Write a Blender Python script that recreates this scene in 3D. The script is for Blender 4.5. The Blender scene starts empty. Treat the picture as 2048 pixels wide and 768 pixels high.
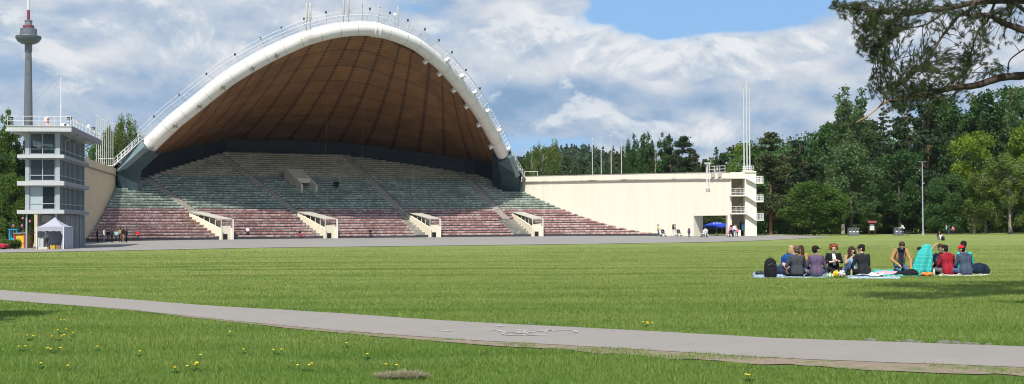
import bpy, bmesh, math, random
import numpy as np
from mathutils import Vector, Matrix, Euler, noise as mnoise
random.seed(7); rng = np.random.default_rng(7)
R_ = math.radians
SC = bpy.context.scene
COL = SC.collection
WM = {}

# ------------------------------------------------------------------ camera
F = 2844.0
cam_d = bpy.data.cameras.new('camera'); cam = bpy.data.objects.new('camera', cam_d); COL.objects.link(cam)
cam_d.sensor_width = 36.0; cam_d.lens = F/2048*36.0; cam_d.clip_end = 8000; cam_d.clip_start = 0.3
CAMP = Vector((0, 0, 1.65))
CR = Matrix.Rotation(R_(90+1.37), 4, 'X') @ Matrix.Rotation(R_(-0.315), 4, 'Z')
cam.matrix_world = Matrix.Translation(CAMP) @ CR
SC.camera = cam
CR3 = CR.to_3x3()

def gz(x, y):
    return -0.27*math.exp(-(((x+46)/16.0)**2+((y-136)/34.0)**2))
def at(px, py, Y):
    d = CR3 @ Vector(((px-1024)/F, -(py-384)/F, -1.0))
    return CAMP + d*((Y-CAMP.y)/d.y)
def ground(px, py, z=0.0):
    d = CR3 @ Vector(((px-1024)/F, -(py-384)/F, -1.0))
    p = CAMP + d*((z-CAMP.z)/d.z)
    for k in range(6):
        zz = z+gz(p.x, p.y); p = CAMP + d*((zz-CAMP.z)/d.z)
    return p
def gp(px, Y):
    """ground point under picture column px at depth Y"""
    p = at(px, 460, Y); p.z = gz(p.x, p.y); return p

# ------------------------------------------------------------------ materials
MATS = {}
def newmat(name):
    m = bpy.data.materials.new(name); m.use_nodes = True
    nt = m.node_tree; nt.nodes.clear()
    out = nt.nodes.new('ShaderNodeOutputMaterial'); b = nt.nodes.new('ShaderNodeBsdfPrincipled')
    nt.links.new(b.outputs[0], out.inputs[0])
    return m, nt, b, out
def N(nt, t, **kw):
    n = nt.nodes.new(t)
    for k, v in kw.items():
        if k.startswith('i_'):
            n.inputs[k[2:].replace('_', ' ')].default_value = v
        else: setattr(n, k, v)
    return n
def c4(c): return (c[0], c[1], c[2], 1.0)
def ramp(nt, src, stops, interp='LINEAR'):
    r = N(nt, 'ShaderNodeValToRGB'); r.color_ramp.interpolation = interp
    e = r.color_ramp.elements
    while len(e) < len(stops): e.new(0.5)
    for k, (p, c) in enumerate(stops):
        e[k].position = p; e[k].color = c4(c) if len(c) == 3 else c
    nt.links.new(src, r.inputs[0]); return r.outputs[0]
def tex(nt, scale, detail=4, rough=0.6, vec=None, stretch=None, obj=True, dist=0.0):
    tc = N(nt, 'ShaderNodeTexCoord'); v = tc.outputs['Object' if obj else 'Generated']
    if stretch:
        mp = N(nt, 'ShaderNodeMapping'); mp.inputs['Scale'].default_value = stretch
        nt.links.new(v, mp.inputs[0]); v = mp.outputs[0]
    n = N(nt, 'ShaderNodeTexNoise'); n.inputs['Scale'].default_value = scale; n.inputs['Detail'].default_value = detail
    n.inputs['Roughness'].default_value = rough; n.inputs['Distortion'].default_value = dist
    nt.links.new(v, n.inputs['Vector']); return n.outputs['Fac']
def mixc(nt, fac, a, b, mode='MIX'):
    m = N(nt, 'ShaderNodeMix', data_type='RGBA', blend_type=mode)
    if hasattr(fac, 'node'): nt.links.new(fac, m.inputs[0])
    else: m.inputs[0].default_value = fac
    for s, v in ((6, a), (7, b)):
        if hasattr(v, 'node'): nt.links.new(v, m.inputs[s])
        else: m.inputs[s].default_value = c4(v)
    return m.outputs[2]
def math_(nt, op, a, b=None, clamp=False):
    m = N(nt, 'ShaderNodeMath', operation=op); m.use_clamp = clamp
    for s, v in ((0, a), (1, b)):
        if v is None: continue
        if hasattr(v, 'node'): nt.links.new(v, m.inputs[s])
        else: m.inputs[s].default_value = v
    return m.outputs[0]
def bump(nt, b, h, strength=0.3, dist=0.02):
    bp = N(nt, 'ShaderNodeBump'); bp.inputs['Strength'].default_value = strength; bp.inputs['Distance'].default_value = dist
    nt.links.new(h, bp.inputs['Height']); nt.links.new(bp.outputs[0], b.inputs['Normal'])
def mat(name, col, rough=0.7, var=0.25, scale=6.0, metal=0.0, dirt=None, stretch=None, bmp=0.0, spec=0.35):
    """plain coloured surface with procedural wear: noise-driven light/dark variation and optional stains"""
    if name in MATS: return MATS[name]
    m, nt, b, out = newmat(name)
    lo = tuple(c*(1-var) for c in col); hi = tuple(min(1, c*(1+var*0.6)) for c in col)
    n1 = tex(nt, scale, 5, 0.65, stretch=stretch)
    c = ramp(nt, n1, [(0.3, lo), (0.7, hi)])
    if dirt:
        n2 = tex(nt, scale*0.37, 7, 0.75, stretch=stretch, dist=0.4)
        f = ramp(nt, n2, [(dirt[1], (0, 0, 0)), (dirt[1]+dirt[2], (1, 1, 1))])
        c = mixc(nt, f, c, dirt[0])
    nt.links.new(c, b.inputs['Base Color'])
    b.inputs['Roughness'].default_value = rough; b.inputs['Metallic'].default_value = metal
    b.inputs['Specular IOR Level'].default_value = spec
    if bmp: bump(nt, b, tex(nt, scale*5, 4, 0.7), bmp, 0.02)
    MATS[name] = m; return m
def leafmat(name, dark, light, trans=0.35, hue=None):
    if name in MATS: return MATS[name]
    m, nt, b, out = newmat(name)
    at_ = N(nt, 'ShaderNodeAttribute', attribute_name='tint')
    oi = N(nt, 'ShaderNodeObjectInfo')
    f = math_(nt, 'ADD', at_.outputs['Fac'], math_(nt, 'MULTIPLY', math_(nt, 'SUBTRACT', oi.outputs['Random'], 0.5), 0.25), True)
    mid = tuple((a+c)/2 for a, c in zip(dark, light))
    c = ramp(nt, f, [(0.0, dark), (0.5, mid), (1.0, light)])
    nt.links.new(c, b.inputs['Base Color']); b.inputs['Roughness'].default_value = 0.6
    b.inputs['Specular IOR Level'].default_value = 0.25
    tr = N(nt, 'ShaderNodeBsdfTranslucent'); nt.links.new(mixc(nt, 1.0, c, (1.0, 1.25, 0.55), 'MULTIPLY'), tr.inputs[0])
    mx = N(nt, 'ShaderNodeMixShader'); mx.inputs[0].default_value = trans
    nt.links.new(b.outputs[0], mx.inputs[1]); nt.links.new(tr.outputs[0], mx.inputs[2]); nt.links.new(mx.outputs[0], out.inputs[0])
    MATS[name] = m; return m

# ------------------------------------------------------------------ mesh building
def mesh_np(name, V, Fq, mats, smooth=False, tint=None, mi=None):
    V = np.asarray(V, np.float32); Fq = np.asarray(Fq, np.int32)
    me = bpy.data.meshes.new(name); k = Fq.shape[1]
    me.vertices.add(len(V)); me.vertices.foreach_set('co', V.ravel())
    me.loops.add(Fq.size); me.loops.foreach_set('vertex_index', Fq.ravel())
    me.polygons.add(len(Fq)); me.polygons.foreach_set('loop_start', np.arange(0, Fq.size, k, dtype=np.int32))
    me.polygons.foreach_set('loop_total', np.full(len(Fq), k, np.int32))
    if smooth: me.polygons.foreach_set('use_smooth', np.ones(len(Fq), bool))
    if mi is not None: me.polygons.foreach_set('material_index', np.asarray(mi, np.int32))
    for m in (mats if isinstance(mats, (list, tuple)) else [mats]): me.materials.append(m)
    if tint is not None:
        a = me.attributes.new('tint', 'FLOAT', 'FACE'); a.data.foreach_set('value', np.asarray(tint, np.float32))
    me.update(calc_edges=True); return me

def link(name, me, parent=None, world=True, loc=None, rz=0.0):
    o = bpy.data.objects.new(name, me); COL.objects.link(o)
    M = Matrix.Identity(4)
    if loc is not None:
        o.location = loc; o.rotation_euler = (0, 0, rz)
        M = Matrix.Translation(Vector(loc)) @ Matrix.Rotation(rz, 4, 'Z')
    if parent is not None:
        o.parent = parent
        if world:
            o.matrix_parent_inverse = WM[parent.name].inverted(); WM[o.name] = M
        else: WM[o.name] = WM[parent.name] @ M
    else: WM[o.name] = M
    return o
def tag(o, label=None, cat=None, group=None, kind=None):
    if label: o['label'] = label
    if cat: o['category'] = cat
    if group: o['group'] = group
    if kind: o['kind'] = kind
    return o
def thing(name, loc, label, cat, group=None, rz=0.0, scale=1.0):
    o = bpy.data.objects.new(name, None); COL.objects.link(o); o.location = loc; o.rotation_euler = (0, 0, rz)
    o.scale = (scale,)*3 if not isinstance(scale, tuple) else scale
    WM[o.name] = Matrix.Translation(Vector(loc)) @ Matrix.Rotation(rz, 4, 'Z') @ Matrix.Diagonal((*o.scale, 1))
    return tag(o, label, cat, group)
def copy_tree(o, loc, rz=0.0, scale=1.0, label=None, parent=None):
    c = o.copy(); COL.objects.link(c)
    if parent is None:
        c.location = loc; c.rotation_euler = (0, 0, rz); c.scale = (scale,)*3 if not isinstance(scale, tuple) else scale
        if label: c['label'] = label
        WM[c.name] = Matrix.Translation(Vector(loc)) @ Matrix.Rotation(rz, 4, 'Z')
    else: c.parent = parent
    for ch in o.children: copy_tree(ch, None, parent=c)
    return c

class MB:
    def __init__(s): s.v = []; s.f = []; s.m = []; s.mi = 0
    def add(s, vs, fs):
        n = len(s.v); s.v += [tuple(v) for v in vs]; s.f += [tuple(i+n for i in f) for f in fs]; s.m += [s.mi]*len(fs); return s
    def hexa(s, p):   # p: 8 points, bottom 4 ccw then top 4
        return s.add(p, [(3, 2, 1, 0), (4, 5, 6, 7), (0, 1, 5, 4), (1, 2, 6, 5), (2, 3, 7, 6), (3, 0, 4, 7)])
    def box(s, c, d, rz=0.0, M=None, bev=0.0):
        x, y, z = d[0]/2, d[1]/2, d[2]/2
        pts = [Vector(q) for q in ((-x, -y, -z), (x, -y, -z), (x, y, -z), (-x, y, -z), (-x, -y, z), (x, -y, z), (x, y, z), (-x, y, z))]
        Rm = M if M is not None else Matrix.Rotation(rz, 3, 'Z')
        c = Vector(c); return s.hexa([c + Rm @ q for q in pts])
    def fbox(s, O, e1, e2, a0, a1, b0, b1, z0, z1):
        """box in a plan frame O + a*e1 + b*e2"""
        P = lambda a, b, z: (O[0]+a*e1[0]+b*e2[0], O[1]+a*e1[1]+b*e2[1], z)
        return s.hexa([P(a0, b0, z0), P(a1, b0, z0), P(a1, b1, z0), P(a0, b1, z0), P(a0, b0, z1), P(a1, b0, z1), P(a1, b1, z1), P(a0, b1, z1)])
    def prism(s, poly, z0, z1):
        n = len(poly)
        return s.add([(p[0], p[1], z0) for p in poly]+[(p[0], p[1], z1) for p in poly],
                     [tuple(range(n-1, -1, -1)), tuple(range(n, 2*n))]+[(i, (i+1) % n, n+(i+1) % n, n+i) for i in range(n)])
    def extrude(s, poly3, d):
        """polygon of 3-D points swept by vector d"""
        n = len(poly3); d = Vector(d); A = [Vector(p) for p in poly3]
        return s.add(A+[p+d for p in A], [tuple(range(n-1, -1, -1)), tuple(range(n, 2*n))]+[(i, (i+1) % n, n+(i+1) % n, n+i) for i in range(n)])
    def tube(s, pts, r, n=8, cap=True, flat=1.0):
        pts = [Vector(p) for p in pts]; k = len(pts)
        rr = r if isinstance(r, (list, tuple)) else [r]*k
        t0 = (pts[1]-pts[0]).normalized(); up = Vector((0, 0, 1)) if abs(t0.z) < 0.9 else Vector((1, 0, 0))
        nn = t0.cross(up).normalized(); vs = []; fs = []
        for i in range(k):
            t = (pts[min(i+1, k-1)]-pts[max(i-1, 0)]).normalized()
            nn = (nn-t*nn.dot(t)).normalized(); b = t.cross(nn)
            for j in range(n):
                a = 2*math.pi*j/n; vs.append(pts[i]+(nn*math.cos(a)+b*math.sin(a)*flat)*rr[i])
        for i in range(k-1):
            for j in range(n):
                a, b2 = i*n+j, i*n+(j+1) % n; fs.append((a, b2, b2+n, a+n))
        if cap: fs.append(tuple(range(n-1, -1, -1))); fs.append(tuple(range((k-1)*n, k*n)))
        return s.add(vs, fs)
    def bar(s, a, b, r, n=6): return s.tube([a, b], r, n)
    def lathe(s, prof, c, n=16, cap=True, sx=1.0, sy=1.0):
        vs = []; fs = []; k = len(prof)
        for (r, z) in prof:
            for j in range(n):
                a = 2*math.pi*j/n; vs.append((c[0]+r*math.cos(a)*sx, c[1]+r*math.sin(a)*sy, c[2]+z))
        for i in range(k-1):
            for j in range(n): fs.append((i*n+j, i*n+(j+1) % n, (i+1)*n+(j+1) % n, (i+1)*n+j))
        if cap: fs.append(tuple(range(n-1, -1, -1))); fs.append(tuple(range((k-1)*n, k*n)))
        return s.add(vs, fs)
    def ell(s, c, r, n=12, m=8, M=None, top=-1.0):
        """ellipsoid; top>-1 keeps only the part above that share of its height"""
        prof = []; vs = []; fs = []; c = Vector(c); Mx = M if M is not None else Matrix.Identity(3)
        th0 = math.acos(max(-1, min(1, top)))
        for i in range(m+1):
            th = th0*(1-i/m); z = math.cos(th); q = math.sin(th)
            for j in range(n):
                a = 2*math.pi*j/n; vs.append(c + Mx @ Vector((r[0]*q*math.cos(a), r[1]*q*math.sin(a), r[2]*z)))
        for i in range(m):
            for j in range(n): fs.append((i*n+j, i*n+(j+1) % n, (i+1)*n+(j+1) % n, (i+1)*n+j))
        if top > -1: fs.append(tuple(range(n-1, -1, -1)))
        return s.add(vs, fs)
    def mesh(s, name, mats, smooth=False, bevel=0.0):
        me = bpy.data.meshes.new(name); me.from_pydata(s.v, [], s.f)
        for m in (mats if isinstance(mats, (list, tuple)) else [mats]): me.materials.append(m)
        if any(s.m): me.polygons.foreach_set('material_index', s.m)
        bm = bmesh.new(); bm.from_mesh(me)
        bmesh.ops.remove_doubles(bm, verts=bm.verts, dist=1e-5)
        bmesh.ops.recalc_face_normals(bm, faces=bm.faces)
        if bevel: bmesh.ops.bevel(bm, geom=[e for e in bm.edges if e.calc_face_angle(0) > 0.6], offset=bevel, segments=2, affect='EDGES', clamp_overlap=True)
        bm.to_mesh(me); bm.free()
        if smooth:
            me.polygons.foreach_set('use_smooth', [True]*len(me.polygons))
            if hasattr(me, 'set_sharp_from_angle'): me.set_sharp_from_angle(angle=R_(40))
        return me
    def build(s, name, mats, parent=None, world=True, smooth=False, bevel=0.0, loc=None, rz=0.0):
        return link(name, s.mesh(name, mats, smooth, bevel), parent, world, loc, rz)

def lerp(a, b, t): return a+(b-a)*t
def interp(x, xs, ys): return float(np.interp(x, xs, ys))
def spline(pts, n):
    """Catmull-Rom through points"""
    P = [Vector(p) for p in pts]; out = []
    m = len(P)
    for k in range(n):
        u = k/(n-1)*(m-1); i = min(int(u), m-2); t = u-i
        p0, p1, p2, p3 = P[max(i-1, 0)], P[i], P[i+1], P[min(i+2, m-1)]
        out.append(0.5*((2*p1)+(p2-p0)*t+(2*p0-5*p1+4*p2-p3)*t*t+(3*p1-p0-3*p2+p3)*t**3))
    return out

# ------------------------------------------------------------------ plan of the stands
TH = 31.0; RAD = 130.0; C0 = Vector((-19.8, 209.0, 0)); OX = C0.x+RAD*math.sin(R_(TH)); OY = C0.y-RAD*math.cos(R_(TH))
TREAD, RISE, Z0, NR = 0.92, 0.377, 0.42, 36
def SP(phi, w, z=0.0):
    e = max(0.0, abs(phi)-13.0); w = w-(0.05 if phi < 0 else 0.22)*e*e
    a = R_(TH-phi); r = RAD+w
    return Vector((OX-r*math.sin(a), OY+r*math.cos(a), z))
def zrow(i): return Z0+RISE*i
LEG_L = Vector((-56.5, 203.2, 7.8)); LEG_R = Vector((1.5, 238.3, 7.8))
WL = [(-49.6, 146.0), (-50.2, 158.0), (-52.6, 175.0), (-56.7, 204.0)]
WRT = [(0.6, 239.0), (32.0, 206.5)]
def left_end(w):
    if w >= 18: return interp(w, [18, 22, 28, 33.2], [-13.5, -10.6, -7.1, -4.0])
    ph = -10.0
    while ph > -24:
        p = SP(ph, w)
        if p.x < interp(p.y, [q[1] for q in WL], [q[0] for q in WL]): break
        ph -= 0.05
    return ph
def right_end(w):
    if w >= 18: return interp(w, [18, 20.5, 25, 29, 33.2], [13.0, 12.0, 10.8, 7.1, 3.5])
    ph = 10.0
    while ph < 24:
        p = SP(ph, w)
        if p.x > 1.5 and p.y > interp(p.x, [q[0] for q in WRT], [q[1] for q in WRT]): break
        ph += 0.05
    return ph
def bandcol(i): return 0 if i < 11 else (1 if i < 25 else 2)

def phi_of(px, w=0.0):
    best = min((abs(1024+F*SP(p/20, w).x/SP(p/20, w).y-px), p/20) for p in range(-400, 400)); return best[1]

def seat(px, row):
    """place on a bench of the stands under a picture column"""
    p = SP(phi_of(px, row*TREAD), row*TREAD+0.06); p.z = zrow(row)+0.13; return p

# ================================================================== PEOPLE (built first, while the scene is light)
def V3(x, y, z): return Vector((x, y, z))
def stand_pose(**k):
    j = dict(pel=V3(0, 0, .95), che=V3(0, .01, 1.27), nek=V3(0, .0, 1.46), hed=V3(0, .03, 1.61))
    for s, n in ((-1, 'L'), (1, 'R')):
        j['sh'+n] = V3(s*.17, 0, 1.40); j['el'+n] = V3(s*.22, -.03, 1.12); j['wr'+n] = V3(s*.23, .07, .88)
        j['hi'+n] = V3(s*.085, 0, .92); j['kn'+n] = V3(s*.095, .03, .50); j['an'+n] = V3(s*.10, -.01, .085)
    j.update(k); return j
def walk_pose(f=1, **k):
    j = stand_pose(); j['knL'] = V3(-.09, .17*f+.02, .51); j['anL'] = V3(-.09, .26*f, .10); j['knR'] = V3(.09, -.02*f+.03, .50); j['anR'] = V3(.09, -.30*f, .15)
    j.update(k); return j
def push_pose(f=1, **k):
    j = walk_pose(f); 
    for s, n in ((-1, 'L'), (1, 'R')): j['el'+n] = V3(s*.22, .10, 1.14); j['wr'+n] = V3(s*.18, .36, 1.08)
    j.update(k); return j
def bench_pose(**k):
    j = dict(pel=V3(0, 0, .12), che=V3(0, .05, .46), nek=V3(0, .08, .64), hed=V3(0, .13, .79))
    for s, n in ((-1, 'L'), (1, 'R')):
        j['sh'+n] = V3(s*.17, .07, .58); j['el'+n] = V3(s*.21, .12, .31); j['wr'+n] = V3(s*.12, .34, .26)
        j['hi'+n] = V3(s*.09, .02, .10); j['kn'+n] = V3(s*.12, .44, .13); j['an'+n] = V3(s*.12, .44, -.33)
    j.update(k); return j
def cross_pose(lean=.10, hd=.06, **k):
    j = dict(pel=V3(0, 0, .12), che=V3(0, lean*.8, .45), nek=V3(0, lean*1.3, .64), hed=V3(0, lean*1.3+hd, .78))
    for s, n in ((-1, 'L'), (1, 'R')):
        j['sh'+n] = V3(s*.175, lean*1.2, .57); j['el'+n] = V3(s*.25, lean+.10, .31); j['wr'+n] = V3(s*.13, lean+.30, .22)
        j['hi'+n] = V3(s*.09, .03, .11); j['kn'+n] = V3(s*.34, .34, .16); j['an'+n] = V3(-s*.10, .44, .07)
    j.update(k); return j
def knees_pose(lean=.12, **k):
    j = cross_pose(lean); 
    for s, n in ((-1, 'L'), (1, 'R')): j['kn'+n] = V3(s*.11, .40, .47); j['an'+n] = V3(s*.11, .62, .08); j['el'+n] = V3(s*.24, lean+.14, .36); j['wr'+n] = V3(s*.08, .40, .50)
    j.update(k); return j
def kneel_pose(lean=.22, **k):
    j = dict(pel=V3(0, 0, .27), che=V3(0, lean*.7, .59), nek=V3(0, lean*1.2, .77), hed=V3(0, lean*1.2+.10, .89))
    for s, n in ((-1, 'L'), (1, 'R')):
        j['sh'+n] = V3(s*.18, lean*1.1, .71); j['el'+n] = V3(s*.27, lean+.10, .44); j['wr'+n] = V3(s*.20, lean+.28, .22)
        j['hi'+n] = V3(s*.10, 0, .25); j['kn'+n] = V3(s*.15, .42, .09); j['an'+n] = V3(s*.12, -.06, .07)
    j.update(k); return j
def cone_mesh(mb, a, b, ra, rb, n=10):
    """closed rounded limb segment"""
    a, b = Vector(a), Vector(b); d = (b-a); L = d.length
    if L < 1e-5: mb.ell(a, (ra,)*3, n, 6); return
    d.normalize(); pts = [a-d*ra*.95, a-d*ra*.7, a, b, b+d*rb*.7, b+d*rb*.95]; mb.tube(pts, [ra*.3, ra*.72, ra, rb, rb*.72, rb*.3], n)
TMPC = [0]
def person(name_label, loc, rz, j, top, legs, group, scale=1.0, voxel=.014, skin='skin', hair='brown', hairstyle='short', shoe='shoe_dark', sleeve=1.0, legcover=1.0, extra=None, handdir=None, bulk=1.0, cap=None, headdir=None, detail=True, fem=False, face=True):
    """one continuous body mesh; hair, cap and eyes are its children.
    sleeve / legcover: share of arm / leg the cloth reaches (0..1)"""
    S = []   # (a,b,ra,rb,slot)   slots: 0 skin 1 top 2 legs 3 shoes
    pel, che, nek, hed = j['pel'], j['che'], j['nek'], j['hed']
    bk = bulk; ux = (j['shR']-j['shL']); ux.normalize()
    hx = (j['hiR']-j['hiL']).normalized()
    for s in (-1, 1):
        S.append((pel+hx*s*.065, che+ux*s*.055-V3(0, 0, .12), .120*bk, .108*bk, 1)); S.append((che+ux*s*.055-V3(0, 0, .12), che+ux*s*.075+V3(0, 0, .04), .108*bk, .115*bk, 1))
        S.append((pel+hx*s*.065-V3(0, 0, .02), pel+hx*s*.06+V3(0, 0, .03), .125, .12, 2))
    S.append((che+V3(0, 0, .06), nek-V3(0, 0, .04), .115*bk, .075, 1))
    for n, s in (('L', -1), ('R', 1)):
        sh, el, wr = j['sh'+n], j['el'+n], j['wr'+n]
        S.append((che+ux*s*.05+V3(0, 0, .07), sh, .085*bk, .068*bk, 1))
        rr_ = (.060*bk if sleeve > .1 else .048); re = .047*bk if sleeve > .55 else .040; rw = .040*bk if sleeve > .95 else .029
        m = sh.lerp(el, .5)
        S.append((sh, m, rr_, (rr_+re)/2, 1 if sleeve > .1 else 0)); S.append((m, el, (rr_+re)/2, re, 1 if sleeve > .4 else 0)); m = el.lerp(wr, .5)
        S.append((el, m, re, (re+rw)/2, 1 if sleeve > .55 else 0)); S.append((m, wr, (re+rw)/2, rw, 1 if sleeve > .95 else 0))
        d = (wr-el).normalized()
        if handdir and n in handdir: d = Vector(handdir[n]).normalized()
        sd = d.cross(V3(0, 0, 1)); sd = sd.normalized() if sd.length > .2 else V3(1, 0, 0)
        dn = d.cross(sd).normalized(); dn = -dn if dn.z > 0 else dn
        pm = wr+d*.075; S.append((wr+d*.01, pm, .026, .034, 0)); S.append((pm-sd*.018, pm+sd*.018, .024, .024, 0))
        for f, ln in zip((-1.5, -.5, .5, 1.5), (.058, .072, .076, .064)):
            b0 = pm+sd*f*.019+d*.018; k1 = b0+d*ln*.5+dn*.008; k2 = k1+(d*.7+dn*.7).normalized()*ln*.5; S.append((b0, k1, .0105, .0095, 0)); S.append((k1, k2, .0095, .0085, 0))
        tb = wr+d*.035-sd*s*.022; t1 = tb+(d*.6-sd*s*.8).normalized()*.04; S.append((tb, t1, .013, .011, 0)); S.append((t1, t1+(d*.9+dn*.3).normalized()*.03, .011, .0095, 0))
        hi, kn, an = j['hi'+n], j['kn'+n], j['an'+n]
        lc = legcover; rt = .088 if not fem else .084; rk = .060; ra = .046 if lc > .9 else .036
        q = hi.lerp(kn, .5); S.append((hi, q, rt, .075, 2 if lc > .1 else 0)); S.append((q, kn, .075, rk, 2 if lc > .4 else 0)); q = kn.lerp(an, .45); S.append((kn, q, rk, .056, 2 if lc > .6 else 0)); S.append((q, an, .056, ra, 2 if lc > .9 else 0))
        fd = j.get('ft'+n)
        if fd is None: fd = (an-kn); fd = Vector((fd.x*.2, max(.3, abs(fd.y)+.4) if an.y >= hi.y-.4 and pel.z > .5 else (.6 if an.z < kn.z-.2 else -.5), 0)).normalized()*.16
        if pel.z < .5 and abs(an.z-kn.z) < .2: fd = (an-kn).normalized()*.13; fd.z = -.01
        if pel.z > .2 and pel.z < .4: fd = V3(0, -.13, 0)
        S.append((an-V3(0, 0, .03), an+fd-V3(0, 0, .045), .042, .033, 3))
    hd = Vector(headdir) if headdir else V3(0, 1, -.1); hd.normalize(); hs = hd.cross(V3(0, 0, 1)).normalized(); hu = hs.cross(hd).normalized()
    S.append((nek-V3(0, 0, .05), hed-V3(0, 0, .05), .052, .052, 0))
    S.append((hed+hu*.035-hd*.015, hed+hu*.02+hd*.012, .093, .084, 0)); S.append((hed-hu*.01+hd*.02, hed-hu*.075+hd*.045, .070, .046, 0))
    S.append((hed-hu*.005+hd*.088, hed-hu*.028+hd*.108, .010, .014, 0))
    for s in (-1, 1): S.append((hed+hs*s*.088-hu*.0, hed+hs*s*.088-hu*.03, .018, .014, 0))
    mb = MB()
    for (a, b, ra, rb, sl) in S: cone_mesh(mb, a, b, ra, rb, 10)
    me = bpy.data.meshes.new('tmp'); me.from_pydata(mb.v, [], mb.f); o = bpy.data.objects.new('tmp', me); COL.objects.link(o)
    m = o.modifiers.new('r', 'REMESH'); m.mode = 'VOXEL'; m.voxel_size = voxel; m.adaptivity = 0
    m = o.modifiers.new('s', 'SMOOTH'); m.factor = .5; m.iterations = 2
    dg = bpy.context.evaluated_depsgraph_get(); body = bpy.data.meshes.new_from_object(o.evaluated_get(dg))
    bpy.data.objects.remove(o); bpy.data.meshes.remove(me)
    # cloth or skin per face from the nearest limb
    nf = len(body.polygons); C = np.empty(nf*3, np.float32); body.polygons.foreach_get('center', C); C = C.reshape(-1, 3)
    best = np.full(nf, 9.0); sl = np.zeros(nf, np.int32)
    for (a, b, ra, rb, s_) in S:
        a_, b_ = np.array(a), np.array(b); ab = b_-a_; L2 = max(1e-9, ab@ab); t = np.clip(((C-a_)@ab)/L2, 0, 1); d = np.linalg.norm(C-(a_+t[:, None]*ab), axis=1)-(ra+(rb-ra)*t); 
        u = d < best; best[u] = d[u]; sl[u] = s_
    body.materials.clear()
    for mm in (MATS.get(skin) or SK(skin), CL(top), CL(legs), CL(shoe)): body.materials.append(mm)
    body.polygons.foreach_set('material_index', sl); body.polygons.foreach_set('use_smooth', np.ones(nf, bool))
    body.name = 'person'
    p = bpy.data.objects.new('person', body); COL.objects.link(p); p.location = loc; p.rotation_euler = (0, 0, rz); p.scale = (scale,)*3
    WM[p.name] = Matrix.Translation(Vector(loc)) @ Matrix.Rotation(rz, 4, 'Z') @ Matrix.Scale(scale, 4)
    tag(p, name_label, 'person', group)
    HM = CL('hair_'+hair); Mh = Matrix((hs, hd, hu)).transposed()
    mb = MB()
    if hairstyle != 'none':
        c_ = hed+hu*.045-hd*.022
        mb.ell(c_, (.100, .108, .098), 14, 8, Mh, top=-.15)
        mb.ell(hed-hd*.045+hu*.0, (.090, .062, .09), 12, 8, Mh)
        if hairstyle in ('long', 'curly'):
            rs = random.Random(int(loc[0]*100)); n = 26 if hairstyle == 'long' else 30
            for k in range(n):
                a = lerp(-2.2, 2.2, k/(n-1))+math.pi; rx, ry = .092*math.sin(a), .092*math.cos(a)
                L = rs.uniform(.22, .34) if hairstyle == 'long' else rs.uniform(.08, .13)
                s0 = hed+hs*rx+hd*ry-hd*.01+hu*.06; s1 = s0-V3(0, 0, L*.4)+hs*rx*.35+hd*ry*.25; s2 = s0-V3(0, 0, L)+hs*rx*rs.uniform(.1, .6)+hd*ry*.1+hd*rs.uniform(0, .03)
                mb.tube([s0, s1, s2], [.02, .026, .008], 6)
            if hairstyle == 'curly':
                for k in range(26):
                    a = rs.uniform(0, 6.28); z = rs.uniform(-.02, .12); mb.ell(hed+hs*.098*math.cos(a)-hd*.03+hd*.09*min(.4, math.sin(a))+hu*z, (.035,)*3, 7, 5)
        mb.build('hair', HM, p, False, smooth=True)
    if cap:
        mb = MB(); mb.ell(hed+hu*.05-hd*.01, (.110, .116, .094), 16, 8, Mh, top=-.05)
        cd = hd if cap[1] in (None, 'none') else Vector(cap[1]).normalized(); cs = cd.cross(V3(0, 0, 1)).normalized()
        if cap[1] != 'none':
            pts = [hed+hu*.05+cd*.09+cs*.075, hed+hu*.045+cd*.165+cs*.045, hed+hu*.043+cd*.18, hed+hu*.045+cd*.165-cs*.045, hed+hu*.05+cd*.09-cs*.075]; mb.extrude(pts, hu*.012)
        mb.build('cap', CL(cap[0]), p, False, smooth=True)
    if face:
        for s in (-1, 1): mb = MB(); mb.ell(hed+hs*s*.032+hd*.086+hu*.012, (.010, .008, .007), 8, 5); mb.build('eye', CL('eye'), p, False)
        mb = MB(); mb.tube([hed-hu*.058+hd*.094-hs*.022, hed-hu*.060+hd*.099, hed-hu*.058+hd*.094+hs*.022], .006, 6); mb.build('mouth', CL('lip'), p, False)
    if extra: extra(p, j)
    return p
CLOTH = {'eye': (.02, .015, .01), 'lip': (.35, .12, .10), 'shoe_dark': (.03, .03, .035), 'shoe_white': (.6, .6, .6), 'hair_brown': (.055, .030, .018), 'hair_dark': (.018, .014, .012), 'hair_blonde': (.42, .29, .14), 'hair_red': (.20, .055, .025), 'hair_ash': (.12, .09, .065),
 'royal_blue': (.010, .055, .21), 'black': (.014, .014, .016), 'charcoal': (.048, .055, .065), 'mustard': (.42, .24, .07), 'navy': (.018, .026, .05), 'beige': (.34, .25, .16), 'light_jeans': (.20, .34, .50), 'jeans': (.06, .10, .19), 'dark_jeans': (.025, .035, .065),
 'black_jacket': (.018, .020, .024), 'tan': (.38, .22, .095), 'white': (.72, .72, .72), 'skinny_navy': (.012, .022, .045), 'crimson': (.28, .016, .03), 'steel_blue': (.055, .075, .12), 'teal': (.02, .42, .38), 'red': (.55, .02, .03), 'purple': (.16, .06, .20), 'pink': (.60, .20, .30), 'grey_pants': (.12, .12, .13),
 'yellow_top': (.65, .50, .22), 'plum': (.07, .02, .045), 'khaki': (.22, .17, .08), 'mint': (.30, .52, .50)}
def SK(n):
    c = {'skin': (.52, .31, .22), 'skin_pale': (.60, .40, .31)}[n]; m = mat(n, c, .55, .06, 6); return m
def CL(n):
    if n in MATS: return MATS[n]
    return mat(n, CLOTH[n], .85, .22, 7, bmp=.25, spec=.15)
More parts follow.
